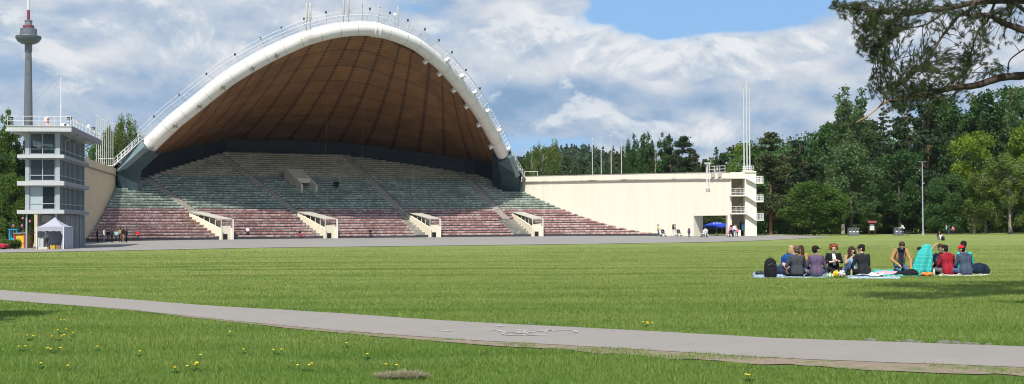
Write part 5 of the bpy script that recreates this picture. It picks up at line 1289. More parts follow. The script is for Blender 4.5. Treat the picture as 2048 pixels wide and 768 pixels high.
# jamb depth on the left side of the portal
seg(mb, PA-(p455-PA).normalized()*0.6, PA, -0.5, zlin, -0.5, zlin, 2.2, 0.003)
mb.build('wall_face', MCREAM, t)
allp = wp+[p455, pe]; alltop = tops+[zt_b, zt_b]
mb = MB(); wall_strip(mb, [(p.x, p.y) for p in allp], alltop, [z-0.897 for z in alltop], 0.95, -0.14); mb.build('parapet', MCREAM, t)
mb = MB(); wall_strip(mb, [(p.x, p.y) for p in allp], [z-0.80 for z in alltop], [z-0.95 for z in alltop], 0.12, -0.27); mb.build('coping_ledge', mat('coping', (0.55, 0.51, 0.43), 0.9, 0.2, 1.0, dirt=((0.16, 0.15, 0.13), 0.5, 0.1)), t)
mb = MB(); wall_strip(mb, [(p.x, p.y) for p in allp], [z+0.06 for z in alltop], [z+.002 for z in alltop], 1.05, -0.19); mb.build('cap_strip', mat('capstrip', (0.35, 0.33, 0.30), 0.8, 0.3, 1.2), t)
# stair tower
YT = pe.y
t = thing('stair_tower', (33, YT, 0), 'cream open stair tower with landings and side balconies at the wall end', 'stair tower')
MRECESS = mat('shaded_recess_render', (0.40, 0.355, 0.27), 0.9, 0.1, 0.8)  # cream render darkened: the recess shade is put into its colour
def X(px, Y=YT): return at(px, 400, Y).x
def Zp(py, px=1490, Y=YT): return at(px, py, Y).z
x0, x1, x2 = X(1463), X(1490), X(1513)
mb = MB(); mb.prism([(x1, YT), (x2, YT), (x2-0.2, YT+3.4), (x1, YT+3.4)], -0.5, Zp(345)); mb.build('pier', MCREAM, t)
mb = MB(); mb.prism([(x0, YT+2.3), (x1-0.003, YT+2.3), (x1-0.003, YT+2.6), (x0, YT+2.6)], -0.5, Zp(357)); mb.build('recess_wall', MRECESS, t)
mb = MB(); mb.prism([(x0-0.2, YT-0.14), (x1+0.003, YT-0.14), (x1+0.003, YT+2.8), (x0-0.2, YT+2.8)], Zp(357), Zp(344.5)); mb.prism([(X(1487), YT-0.14), (x2-0.002, YT-0.14), (x2-0.002, YT+3.2), (X(1487), YT+3.2)], Zp(345)+.003, Zp(342.5)); mb.build('roof_block', MCREAM, t)
for (yl, yr) in ((357.5, 367.5), (392.5, 404.5), (428.5, 441.5)):
    zl, zr = Zp(yl), Zp(yr)
    mb = MB()
    if yl > 360: mb.prism([(x0-0.25, YT-0.55), (x1+0.1, YT-0.55), (x1+0.1, YT+2.25), (x0-0.25, YT+2.25)], zl, zl+0.16)
    # flight sloping across the pier face, and the balcony slab it reaches
    xa, xb = x1+0.1, X(1510); dz = 0.14
    mb.hexa([Vector((xa, YT-0.55, zl)), Vector((xb, YT-0.55, zr)), Vector((xb, YT-0.01, zr)), Vector((xa, YT-0.01, zl)), Vector((xa, YT-0.55, zl+dz)), Vector((xb, YT-0.55, zr+dz)), Vector((xb, YT-0.01, zr+dz)), Vector((xa, YT-0.01, zl+dz))])
    mb.prism([(xb, YT-0.55), (X(1526), YT-0.55), (X(1526), YT+1.6), (xb, YT+1.6)], zr, zr+dz)
    mb.build('landing', MCREAM, t)
    mb = MB(); xr0, xr1 = X(1511), X(1525.5)
    for hh in (0.12, 0.4, 0.66, 0.92):
        mb.bar((xr0, YT-0.5, zr+dz+hh), (xr1, YT-0.5, zr+dz+hh), 0.028, 5); mb.bar((xr1, YT-0.5, zr+dz+hh), (xr1, YT+1.5, zr+dz+hh), 0.028, 5); mb.bar((xr0, YT+1.5, zr+dz+hh), (xr1, YT+1.5, zr+dz+hh), 0.028, 5)
    for j in range(6): x = lerp(xr0, xr1, j/5); mb.bar((x, YT-0.5, zr+dz), (x, YT-0.5, zr+dz+0.95), 0.03, 5)
    for j in range(4): mb.bar((xr1, lerp(YT-.5, YT+1.5, j/3), zr+dz), (xr1, lerp(YT-.5, YT+1.5, j/3), zr+dz+0.95), 0.03, 5)
    mb.build('balcony_railing', MWHITE, t)
    if yl > 360:
        mb = MB()
        for hh in (0.15, 0.38, 0.6, 0.95): mb.bar((x0-0.15, YT-0.5, zl+.16+hh), (x1+0.05, YT-0.5, zl+.16+hh), 0.026, 5)
        for j in range(4): x = lerp(x0-0.15, x1+0.05, j/3); mb.bar((x, YT-0.5, zl+.16), (x, YT-0.5, zl+1.12), 0.03, 5)
        mb.build('landing_railing', MWHITE, t)
    mb = MB()                                   # flight inside the recess
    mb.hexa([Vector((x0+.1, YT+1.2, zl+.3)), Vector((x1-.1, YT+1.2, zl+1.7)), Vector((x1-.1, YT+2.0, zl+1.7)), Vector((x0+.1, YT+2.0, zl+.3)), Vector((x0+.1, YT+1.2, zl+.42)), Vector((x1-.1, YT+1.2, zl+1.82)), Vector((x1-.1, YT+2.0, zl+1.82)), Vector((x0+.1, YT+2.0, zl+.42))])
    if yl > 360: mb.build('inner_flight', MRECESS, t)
mb = MB(); mb.prism([(x0+0.4, YT+0.9), (X(1483), YT+0.9), (X(1483), YT+1.3), (x0+0.4, YT+1.3)], -0.2, 0.9); mb.prism([(X(1471), YT+0.9), (X(1475), YT+0.9), (X(1475), YT+1.2), (X(1471), YT+1.2)], 0.9, 1.6); mb.build('plinth_block', MCREAM, t)
mb = MB(); mb.prism([(X(1484), YT+0.5), (X(1491), YT+0.5), (X(1491), YT+0.58), (X(1484), YT+0.58)], 0.85, 2.1); mb.build('notice_panel', mat('blue_board', (0.03, 0.10, 0.17), 0.5, 0.3, 6), t)
mb = MB(); mb.prism([(X(1484.5), YT+2.22), (X(1491.5), YT+2.22), (X(1491.5), YT+2.29), (X(1484.5), YT+2.29)], 0, 2.0); mb.build('doorway', MDARK, t)
mb = MB(); zc = Zp(342.5)
for hh in (0.15, 0.45, 0.75): 
    for (a, b_) in (((X(1487.5), YT-.05), (X(1507), YT-.05)), ((X(1507), YT-.05), (X(1507), YT+1.4)), ((X(1487.5), YT-.05), (X(1487.5), YT+1.4)), ((X(1487.5), YT+1.4), (X(1507), YT+1.4))): mb.bar((*a, zc+hh), (*b_, zc+hh), 0.03, 5)
for j in range(6): mb.bar((lerp(X(1487.5), X(1507), j/5), YT-.05, zc), (lerp(X(1487.5), X(1507), j/5), YT-.05, zc+.8), 0.035, 5)
mb.build('roof_cage', MWHITE, t)
for px, top, lab in ((1488, 174, 'left'), (1494, 137, 'middle'), (1499.5, 174, 'right')):
    xb = X(px+2.5); tp = at(px-2, top, YT+0.7)
    t2 = thing('flagpole', (xb, YT+0.7, zc), {'left': 'left shorter white flagpole on the stair tower', 'middle': 'tallest middle white flagpole on the stair tower', 'right': 'right shorter white flagpole on the stair tower'}[lab], 'flagpole', 'flagpoles on the stair tower')
    mb = MB(); mb.tube([(xb, YT+0.7, zc-.2), (xb, YT+0.7, lerp(zc, tp.z, .5)), (xb, YT+0.7, tp.z)], [0.10, 0.08, 0.04], 8); mb.build('pole', mat('mast_paint', (.58, .58, .57), .5, .08, 2), t2, smooth=True)
    mb = MB(); mb.ell((xb, YT+0.7, tp.z+0.06), (0.07, 0.07, 0.09)); mb.build('finial', MGREYM, t2, smooth=True)
# vent stacks on the wall
pc = PA.lerp(pe, 0.42); d_ = (pe-PA).normalized(); nn = Vector((d_.y, -d_.x, 0))
t = thing('vent_stack', (pc.x, pc.y, 6), 'three thin white vent pipes joined by a top plate on the cream wall', 'vent pipes')
mb = MB()
for j in (-1, 0, 1):
    b0 = pc+d_*j*0.27+nn*0.28; ztp = at(1417, 327, pc.y).z; zbt = at(1417, 374-2*j*0, pc.y).z
    mb.bar((b0.x, b0.y, zbt+0.35*0), (b0.x, b0.y, ztp), 0.055, 8); mb.lathe([(0.055, 0), (0.11, -0.12), (0.03, -0.3)], (b0.x, b0.y, zbt), 8)
mb.build('pipe', MWHITE, t, smooth=True)
b0 = pc+nn*0.28; mb = MB(); mb.box((b0.x, b0.y, ztp+0.05), (1.0, 0.4, 0.12)); mb.box((b0.x, b0.y, ztp-0.2), (0.8, 0.12, 0.08)); mb.build('top_plate', MWHITE, t)
t = thing('roof_rack', (pc.x+1.8, pc.y, 8), 'low grey railing frame with small cabinets on the wall top', 'railing')
a0, a1 = PA.lerp(pe, 0.44), PA.lerp(pe, 0.85); zt = at(1430, 345, pc.y).z
mb = MB()
for hh in (0.0, 0.45, 0.9): mb.bar((a0.x, a0.y+.3, zt+hh), (a1.x, a1.y+.3, zt+hh), 0.035, 5)
for j in range(4): q = a0.lerp(a1, j/3); mb.bar((q.x, q.y+.3, zt-.1), (q.x, q.y+.3, zt+.92), 0.035, 5)
mb.build('frame', MWHITE, t)
mb = MB()
for f_, w_ in ((0.2, .5), (0.62, .45)): q = a0.lerp(a1, f_); mb.box((q.x, q.y-.35, zt-0.42), (w_*1.2, 0.35, 0.6))
q = a0.lerp(a1, .5); mb.box((q.x, q.y+.3, zt+.5), (.22, .2, .45)); mb.build('cabinet', mat('cab', (0.42, 0.40, 0.33), 0.7), t)

# ================================================================== CONTROL BUILDING
BO = at(50, 460, 130); BO = Vector((BO.x, BO.y, 0)); e1 = Vector((0.987, 0.16, 0)); e2 = Vector((-0.16, 0.987, 0))
BW, BD = 3.05, 19.0
GL = gz(BO.x, BO.y)
MPANEL = mat('grey_panel', (0.25, 0.28, 0.30), 0.5, 0.08, 1.5, dirt=((0.28, 0.31, 0.33), 0.6, 0.2))
MFRAME = mat('frame_paint', (0.33, 0.37, 0.40), 0.5, 0.06, 2)
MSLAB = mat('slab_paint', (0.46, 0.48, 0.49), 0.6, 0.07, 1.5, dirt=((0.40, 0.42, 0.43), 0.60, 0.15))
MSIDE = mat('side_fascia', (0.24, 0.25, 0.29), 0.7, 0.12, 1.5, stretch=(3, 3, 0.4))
def glassmat(name, tintc, rough=0.05, mixf=0.5):
    m, nt, b, out = newmat(name)
    b.inputs['Base Color'].default_value = c4(tintc); b.inputs['Roughness'].default_value = rough; b.inputs['Specular IOR Level'].default_value = 0.8
    tr = N(nt, 'ShaderNodeBsdfTransparent'); tr.inputs[0].default_value = (0.62, 0.70, 0.68, 1)
    mx = N(nt, 'ShaderNodeMixShader'); mx.inputs[0].default_value = mixf
    nt.links.new(tr.outputs[0], mx.inputs[1]); nt.links.new(b.outputs[0], mx.inputs[2]); nt.links.new(mx.outputs[0], out.inputs[0]); return m
MGL1 = glassmat('window_glass', (0.02, 0.035, 0.035), 0.04, 0.35)
MGL2 = glassmat('dark_glass', (0.012, 0.018, 0.022), 0.05, 0.85)
MGL3 = glassmat('side_glass', (0.06, 0.08, 0.09), 0.08, 0.75)
MGLW = mat('milky_pane', (0.36, 0.44, 0.46), 0.25, 0.05, 1.0)
bld = thing('control_building', (BO.x, BO.y, GL), 'four storey glass control building with overhanging flat roof at the left end of the stands', 'building')
def FB(mb, a0, a1, b0, b1, z0, z1): return mb.fbox(BO, e1, e2, a0, a1, b0, b1, z0, z1)
def zf(py): return at(80, py, 130).z
Z1t, Z1b = zf(420), zf(427.5); Z2t, Z2b = zf(362.3), zf(371); Z3t, Z3b = zf(309.4), zf(316.2); Z4t, Z4b = zf(252.6), zf(264)
LV = [(Z1t, Z2b), (Z2t, Z3b), (Z3t, Z4b)]
for zb, zt in ((Z1b, Z1t), (Z2b, Z2t), (Z3b, Z3t)):
    mb = MB(); FB(mb, -0.62, BW+0.45, -0.55, 0.0, zb, zt); FB(mb, -0.60, BW+0.30, 0.001, BD-2.0, zb+0.02, zt-0.02); mb.build('floor_slab', MSLAB, bld)
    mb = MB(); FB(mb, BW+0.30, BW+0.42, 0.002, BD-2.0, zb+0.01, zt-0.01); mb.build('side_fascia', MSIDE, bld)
mb = MB(); FB(mb, -1.5, BW+1.15, -0.9, BD+1.5, Z4b+0.06, Z4t-0.06); FB(mb, -1.56, BW+1.2, -0.96, BD+1.5, Z4t-0.058, Z4t+.02); FB(mb, -1.56, BW+1.16, -0.97, -0.902, Z4b, Z4b+0.2)
rf = mb.build('roof', MSLAB, bld)
mb = MB(); FB(mb, BW+1.152, BW+1.2, -0.9, BD+1.5, Z4b+0.02, Z4t-0.08); mb.build('roof_fascia', mat('purple_grey_fascia', (0.23, 0.22, 0.265), 0.7, 0.1, 1.0), rf)
mb = MB(); 
mb.add([BO+e1*a+e2*b_+Vector((0, 0, z)) for a, b_, z in ((-0.6, 1.5, Z4t+.02), (BW+0.2, 1.5, Z4t+.02), (BW+.2, 6, Z4t+.02), (-.6, 6, Z4t+.02), (BW*.5-.4, 3.5, Z4t+.5), (BW*.5+.4, 3.5, Z4t+.5))], [(0, 1, 5, 4), (2, 3, 4, 5), (1, 2, 5), (3, 0, 4)])
mb.build('roof_hump', mat('hump', (0.33, 0.29, 0.27), 0.9), rf)
for i, (zb, zt) in enumerate(LV):
    # corner posts
    for (a0, a1, b0, b1) in ((0, 0.36, 0.003, 0.3), (BW-0.38, BW, 0.003, 0.3), (0, 0.25, BD-2.5, BD-2.2), (BW-.2, BW, BD-2.5, BD-2.2)):
        mb = MB(); FB(mb, a0, a1, b0, b1, zb+.002, zt-.002); mb.build('corner_post', MFRAME, bld)
    # front window: two lights above two low lights
    a0, a1 = 0.38, BW-0.40; mid = (a0+a1)/2; zm = lerp(zb, zt, 0.26)
    mb = MB()
    for (p, q) in ((a0, a0+.07), (mid-.035, mid+.035), (a1-.07, a1)): FB(mb, p, q, 0.08, 0.18, zb+.1, zt-.08)
    FB(mb, a0, a1, 0.081, 0.179, zb+.003, zb+.12); FB(mb, a0+.07, mid-.036, 0.082, 0.178, zm-.035, zm+.035); FB(mb, mid+.036, a1-.07, 0.082, 0.178, zm-.035, zm+.035); FB(mb, a0, a1, 0.081, 0.179, zt-.12, zt-.003)
    wfr = mb.build('window', MFRAME, bld)
    mb = MB(); FB(mb, a0+.07, mid-.036, 0.12, 0.135, zb+.12, zt-.12); mb.build('pane', [MGLW, MGL2, MGL1][i], wfr)
    mb = MB(); FB(mb, mid+.036, a1-.07, 0.12, 0.135, zb+.12, zt-.12); mb.build('pane', [MGL1, MGL2, MGL1][i], wfr)
    # long side glazing
    mb = MB(); nb = 19; b0, b1 = 0.35, BD-2.5
    for k in range(nb+1):
        b_ = lerp(b0, b1, k/nb); wd = 0.11 if k % 4 == 0 else 0.05; FB(mb, BW-.13, BW-.02, b_-wd/2, b_+wd/2, zb+.12, zt-.10)
    FB(mb, BW-.131, BW-.019, b0, b1, zb+.002, zb+.12); FB(mb, BW-.131, BW-.019, b0, b1, zt-.1, zt-.002); FB(mb, BW-.128, BW-.022, b0, b1, zm-.03, zm+.03)
    sfr = mb.build('side_glazing', MFRAME if i == 2 else mat('side_frame', (0.30, 0.34, 0.37), 0.5, .1, 2), bld)
    mb = MB(); FB(mb, BW-.09, BW-.075, b0, b1, zb+.12, zt-.1); mb.build('pane', MGL3, sfr)
    # left side solid panels
    mb = MB(); FB(mb, 0.02, 0.12, 0.31, BD-2.5, zb+.002, zt-.002 if i < 2 else zb+1.0); 
    if i < 2: FB(mb, 0.13, BW-.14, 9, 9.15, zb+.003, zt-.003)
    mb.build('side_panel', MPANEL, bld)
    # blinds on the lower side floors
    if i < 2:
        mb = MB()
        for k in range(0, 34):
            if (k*7+i*3) % 5 < 3:
                b_ = lerp(0.6, BD-3, k/34); FB(mb, BW-.30, BW-.29, b_, b_+0.33, zb+.2, zt-.2)
        mb.build('blind', mat('blind', (0.35, 0.38, 0.38), 0.8, 0.25, 2.0), bld)
# desks and screens seen behind the top window
mb = MB()
for k, a in enumerate((0.5, 1.1, 1.7, 2.2)): FB(mb, a, a+.35, 1.0, 1.3, Z3t+.35, Z3t+.72)
FB(mb, .4, BW-.4, 0.7, 1.6, Z3t+.28, Z3t+.34); mb.build('desk', mat('desk', (0.10, 0.09, 0.08), 0.6), bld)
mb = MB()
for a in (0.42, BW-.68): FB(mb, a, a+.26, .5, .75, Z3t+.34, Z3t+.72)
sp_ = mb.build('loudspeaker', mat('speaker_white', (0.6, 0.6, 0.5), 0.6), bld)
mb = MB()
for a in (0.8, 2.35): mb.bar(BO+e1*a+e2*.9+Vector((0, 0, Z3t+.8)), BO+e1*a+e2*.9+Vector((0, 0, Z4b-.3)), 0.03)
mb.build('hanging_rod', MDARK, bld)
# interior ceilings are closed by the slabs; ground floor
mb = MB(); nrib = 46
pts = []
A0, A1, B0, B1 = 0.75, BW-0.05, 2.4, BD-2.6
def ribbed(a0, b0, a1, b1, n, z0, z1):
    """corrugated sheet between two plan points"""
    P0 = BO+e1*a0+e2*b0; P1 = BO+e1*a1+e2*b1; d = (P1-P0)/n; nn = Vector((d.y, -d.x, 0)).normalized()*0.05; vs = []; 
    for k in range(n):
        for s, o in ((0, 0), (.5, 0), (.55, 1), (.95, 1)): q = P0+d*(k+s)+nn*o; vs.append(q)
    m_ = len(vs); mb.add([Vector((q.x, q.y, z0)) for q in vs]+[Vector((q.x, q.y, z1)) for q in vs], [(k, k+1, m_+k+1, m_+k) for k in range(m_-1)])
ribbed(A0, B0, A1, B0, 10, GL-.3, Z1b-.02); ribbed(A1, B0, A1, B1, 60, GL-.3, Z1b-.02); ribbed(A0, B1, A0, B0, 60, GL-.3, Z1b-.02); ribbed(A1, B1, A0, B1, 10, GL-.3, Z1b-.02)
mb.build('ground_floor_cladding', MPANEL, bld)
mb = MB(); 
for k in range(5): 
    b_ = lerp(B0+1.2, B1-.3, k/4); FB(mb, A1+.06, A1+.14, b_, b_+.15, GL-.2, Z1b-.03)
mb.build('pilaster', MFRAME, bld)
mb = MB(); FB(mb, 1.15, 1.75, B0-.12, B0-.08, Z1b-.75, Z1b-.1); FB(mb, 1.75, 2.0, B0-.14, B0-.09, Z1b-.7, Z1b-.15); mb.build('sign_board', mat('blank_board', (0.42, 0.41, 0.36), 0.7), bld)
for a in (0.18, BW-.28):
    mb = MB(); q = BO+e1*a+e2*(-0.25); mb.bar((q.x, q.y, gz(q.x, q.y)-.1), (q.x, q.y, Z1b), 0.085, 10); mb.build('column', MFRAME, bld, smooth=True)
for b_ in (4.5, 10.5, 16.5):
    mb = MB(); mb.bar(BO+e1*(BW+1.15)+e2*b_+Vector((0, 0, Z4b+.1)), BO+e1*(BW+.02)+e2*(b_-1.5)+Vector((0, 0, Z4b-.62)), 0.05); mb.bar(BO+e1*(BW+.03)+e2*(b_-1.5)+Vector((0, 0, Z4b-.6)), BO+e1*(BW+.03)+e2*(b_-1.5)+Vector((0, 0, Z3t)), 0.045); mb.build('downpipe', MGREYM, bld)
# roof railing
mb = MB(); zr = Z4t+.02
cs = [(-1.4, -.8), (BW+1.05, -.8), (BW+1.05, BD+1.4)]
for h in (0.42, 0.85):
    for (a, b_), (c, d) in zip(cs, cs[1:]): mb.bar(BO+e1*a+e2*b_+Vector((0, 0, zr+h)), BO+e1*c+e2*d+Vector((0, 0, zr+h)), 0.022, 5)
for k in range(5): q = BO+e1*lerp(-1.4, BW+1.05, k/4)-e2*.8; mb.bar((q.x, q.y, zr), (q.x, q.y, zr+.87), 0.022, 5)
for k in range(1, 22): q = BO+e1*(BW+1.05)+e2*lerp(-.8, BD+1.4, k/21); mb.bar((q.x, q.y, zr), (q.x, q.y, zr+.87), 0.022, 5)
mb.build('roof_railing', MWHITE, rf)
def roof_thing(nm, px, py, dep, lab, cat, fn, grp=None):
    p = at(px, py, 130+dep); t = thing(nm, (p.x, p.y, zr), lab, cat, grp); fn(t, p); return t
def flood(t, p):
    mb = MB(); mb.bar((p.x, p.y, zr), p, 0.03); mb.build('pole', MGREYM, t)
    mb = MB(); mb.box(p+Vector((0, 0, .12)), (0.36, 0.2, 0.24)); mb.box(p+Vector((0, -.03, .26)), (0.44, .3, .03)); mb.build('lamp_head', mat('lamp_body', (0.05, .05, .05)), t, bevel=.02)
    mb = MB(); mb.box(p+Vector((0, -.11, .12)), (0.30, 0.02, 0.18)); mb.build('lens', mat('lens', (0.25, .25, .22), 0.3), t)
roof_thing('roof_floodlight', 22, 240, 0.5, 'black floodlight on the left front corner of the flat roof', 'floodlight', flood, 'floodlights on the flat roof')
roof_thing('roof_floodlight', 139, 240, 0.5, 'black floodlight on the right front corner of the flat roof', 'floodlight', flood, 'floodlights on the flat roof')
roof_thing('roof_floodlight', 186, 260, 15, 'black floodlight halfway back along the right roof edge', 'floodlight', flood, 'floodlights on the flat roof')
roof_thing('roof_floodlight', 209, 272, 20, 'black floodlight at the rear right roof corner', 'floodlight', flood, 'floodlights on the flat roof')
def siren(t, p):
    mb = MB(); mb.bar((p.x, p.y, zr), (p.x, p.y, zr+.5), .05); mb.build('post', MWHITE, t)
    mb = MB(); mb.box((p.x, p.y, zr+.75), (.42, .3, .42)); mb.build('housing', MWHITE, t, bevel=.05)
    mb = MB(); mb.box((p.x+.12, p.y-.14, zr+.65), (.16, .2, .5)); mb.build('horn', mat('rust_red', (0.45, 0.12, 0.06)), t)
roof_thing('roof_siren', 94, 240, 2.0, 'white and rusty red siren box on the flat roof', 'siren', siren)
def acbox(t, p):
    mb = MB(); mb.box((p.x, p.y, zr+.16), (.5, .3, .32)); mb.box((p.x+.55, p.y, zr+.1), (.4, .3, .2)); mb.build('casing', MWHITE, t, bevel=.02)
    mb = MB(); mb.box((p.x+.2, p.y-.16, zr+.17), (.16, .02, .2)); mb.build('grille', MDARK, t)
roof_thing('roof_unit', 127, 246, 1.0, 'small white boxes standing at the front roof edge beside the mast', 'roof unit', acbox)
def mast(t, p):
    mb = MB(); mb.tube([(p.x, p.y, zr), (p.x, p.y, p.z)], [.05, .03], 6); mb.build('pole', MWHITE, t)
    mb = MB()
    for ox in (-.12, .12): mb.bar((p.x, p.y, p.z), (p.x+ox, p.y, p.z-.15), .02, 4)
    mb.build('tip', MGREYM, t)
    mb = MB()
    for a, b_ in ((-1.2, -.6), (BW+1, 18), (-1.2, 12)): q = BO+e1*a+e2*b_; mb.bar((p.x, p.y, p.z-.05), (q.x, q.y, zr), .008, 3)
    mb.build('guy_wire', MGREYM, t)
roof_thing('roof_mast', 122, 149, 4.0, 'slender white mast with thin guy wires on the flat roof', 'mast', mast)
def dish(t, p):
    mb = MB(); mb.bar((p.x, p.y, zr), p, .03); mb.build('arm', MGREYM, t)
    mb = MB(); mb.ell(p, (.2, .08, .2)); mb.build('dish', MWHITE, t, smooth=True)
roof_thing('roof_dish', 177, 253, 13, 'little white dish antenna on the right roof edge', 'antenna', dish)
def cambox(t, p):
    mb = MB(); mb.bar((p.x, p.y, zr), p, .03); mb.build('arm', MGREYM, t)
    mb = MB(); mb.box(p, (.16, .25, .3)); mb.build('camera_body', mat('ivory', (.6, .56, .4)), t, bevel=.02)
roof_thing('roof_camera', 157, 246, 7, 'ivory camera box on a short post at the right roof edge', 'camera', cambox)
# row of nine flagpoles behind the beige wall
for k in range(9):
    px = lerp(193, 226, k/8); top = [232, 234, 237, 240, 243, 245, 246, 247, 248][k]
    Y = lerp(192, 208, k/8); p = at(px, top, Y)
    o = ['first', 'second', 'third', 'fourth', 'fifth', 'sixth', 'seventh', 'eighth', 'last'][k]
    t = thing('flagpole', (p.x, p.y, 0), o+' white flagpole from the left in the row behind the beige wall', 'flagpole', 'flagpoles behind the beige wall')
    mb = MB(); mb.tube([(p.x, p.y, -.1), (p.x, p.y, p.z)], [.065, .045], 7); mb.build('pole', mat('weathered_pole', (.50, .50, .47), .6, .1, 2), t, smooth=True)
    mb = MB(); mb.ell((p.x, p.y, p.z+.03), (.1, .1, .06)); mb.build('cap', MWHITE, t)
for k, (px, top) in enumerate(((1184.5, 278), (1202, 275), (1222, 272), (1242.5, 273))):
    Y = 255+3*k; p = at(px, top, Y); o = ['first', 'second', 'third', 'fourth'][k]
    t = thing('flagpole', (p.x, p.y, 0), o+' thin pale flagpole from the left behind the cream wall, before the pines', 'flagpole', 'flagpoles behind the cream wall')
    mb = MB(); mb.tube([(p.x, p.y, -.1), (p.x, p.y, p.z)], [.10, .06], 7); mb.build('pole', mat('pale_pole', (.55, .57, .58), .5), t, smooth=True)
    mb = MB(); mb.ell((p.x, p.y, p.z+.05), (.12, .12, .1)); mb.build('cap', MWHITE, t)

# ---- television tower far behind ----------------------------------------
YTV = 1500.0; s_ = YTV/F; pT = at(56.5, 245, YTV); tx = pT.x; cxp = lambda py: at(56.5, py, YTV).z
t = thing('television_tower', (tx, YTV, 0), 'tall distant grey concrete television tower with round disc and red mast', 'tower')
MTV = mat('tower_concrete', (0.11, 0.125, 0.145), 0.9, 0.12, 0.05, stretch=(1, 1, .3)); MTVD = mat('tower_dark', (0.10, 0.12, 0.14), 0.5, .3, .2); MTVR = mat('tower_red', (0.20, 0.02, 0.035), 0.6, .1, .1)
MTVW = mat('tower_white', (0.6, 0.6, 0.62), .6, .05, .1)
def zz(py): return cxp(py)
mb = MB(); mb.lathe([(9.5*s_*1.0, -2), (8.6*s_, zz(246)), (7.6*s_, zz(180)), (6.6*s_, zz(120)), (5.8*s_, zz(100)), (5.8*s_, zz(88))], (tx, YTV, 0), 24); mb.build('shaft', MTV, t, smooth=True)
mb = MB()
for py in (115, 148, 178, 210): mb.box((tx+0.5, YTV-7.2*s_*.93, zz(py)), (.8, 1.6, 1.8))
for xx in (-3, 0, 3): mb.box((tx+xx, YTV-8.6*s_*.93, zz(240)), (1.2, 1.6, 2.4))
mb.build('window', MTVD, t)
mb = MB(); mb.lathe([(7.2*s_, zz(104)), (7.2*s_, zz(89))], (tx, YTV, 0), 20); mb.build('ring_gallery', mat('gallery', (.10, .11, .12), .6, .5, 1.0), t)
mb = MB(); mb.lathe([(7*s_, zz(89)), (14*s_, zz(87.5)), (21*s_, zz(83)), (25*s_, zz(77)), (25*s_, zz(73.5)), (22*s_, zz(73.2)), (12*s_, zz(73))], (tx, YTV, 0), 40); mb.build('disc', mat('disc', (.06, .075, .09), .5, .15, .3), t, smooth=True)
mb = MB(); mb.lathe([(24*s_, zz(74)), (24.5*s_, zz(73)), (24*s_, zz(72)), (17*s_, zz(70.5)), (16.5*s_, zz(64)), (16*s_, zz(57.5)), (9*s_, zz(56))], (tx, YTV, 0), 32); mb.build('upper_deck', mat('updeck', (.11, .13, .15), .5, .35, .4), t)
mb = MB()
mb.lathe([(16.8*s_, zz(71.5)), (16.8*s_, zz(70.8))], (tx, YTV, 0), 28)
mb.lathe([(11*s_, zz(55.5)), (11*s_, zz(51)), (7*s_, zz(50.5))], (tx, YTV, 0), 20); mb.build('red_band', MTVR, t)
mb = MB(); mb.lathe([(7.5*s_, zz(56)), (7*s_, zz(43))], (tx, YTV, 0), 20); mb.lathe([(8*s_, zz(42.5)), (8*s_, zz(41))], (tx, YTV, 0), 20); mb.build('collar', mat('collar', (.16, .19, .21), .6), t)
mb = MB(); mb.lathe([(3.2*s_, zz(41)), (3.0*s_, zz(20))], (tx, YTV, 0), 16); mb.build('mast_red', MTVR, t)
mb = MB(); mb.lathe([(2.9*s_, zz(20)), (2.3*s_, zz(-20))], (tx, YTV, 0), 16); mb.lathe([(2.2*s_, zz(-20)), (.6*s_, zz(-90))], (tx, YTV, 0), 12); mb.build('mast_white', MTVW, t)

# ================================================================== TREES
def leaf_quads(P, size, r, squash=1.0, tri=False, up=0.0):
    """one small bent leaf-clump card at every point"""
    n = len(P); a = r.standard_normal((n, 3)); a[:, 2] *= squash; a /= np.linalg.norm(a, axis=1)[:, None]
    b = r.standard_normal((n, 3)); b -= a*(a*b).sum(1)[:, None]; b /= np.linalg.norm(b, axis=1)[:, None]
    s = size*(0.6+0.8*r.random(n))[:, None]
    V = np.empty((n*4, 3), np.float32); c = np.cross(a, b)
    V[0::4] = P-a*s*0.5; V[1::4] = P+b*s*0.32+c*s*.08; V[2::4] = P+a*s*0.5; V[3::4] = P-b*s*0.32+c*s*.08
    return V, np.arange(n*4, dtype=np.int32).reshape(n, 4)
def crown_points(clumps, per, r, hollow=0.55):
    """points in a set of clumps (cx,cy,cz,rx,ry,rz), thicker towards each clump's surface"""
    out = []; tn = []
    for (cx, cy, cz, rx, ry, rz) in clumps:
        k = max(8, int(per*rx*rz)); d = r.standard_normal((k, 3)); d /= np.linalg.norm(d, axis=1)[:, None]
        rad = hollow+(1-hollow)*r.random(k)**0.6; rad *= 1+0.22*r.standard_normal(k)*0.6
        out.append(np.array([cx, cy, cz])+d*rad[:, None]*np.array([rx, ry, rz])); tn.append(np.clip(0.45+0.16*r.standard_normal(k)+r.uniform(-.2, .2), 0, 1))
    return np.concatenate(out), np.concatenate(tn)
def limbs(mb, base, h, r0, ends, r):
    tr = [Vector((0, 0, 0))]
    x = y = 0
    for k in range(1, 6): x += r.uniform(-.12, .12)*h/18; y += r.uniform(-.12, .12)*h/18; tr.append(Vector((x, y, h*k/5)))
    mb.tube([Vector((0, 0, -.4))]+tr, [r0*1.35]+[r0*(1.1-k*0.19) for k in range(6)], 9)
    for e in ends:
        e = Vector(e); zt = max(h*0.15, min(h*.92, e.z-abs(Vector((e.x, e.y, 0)).length)*0.7)); k = min(4, int(zt/h*5)); s = tr[k].lerp(tr[k+1], zt/h*5-k)
        m = s.lerp(e, .5)+Vector((r.uniform(-.3, .3), r.uniform(-.3, .3), .3)); mb.tube([s, m, e], [r0*.38, r0*.22, r0*.07], 6)
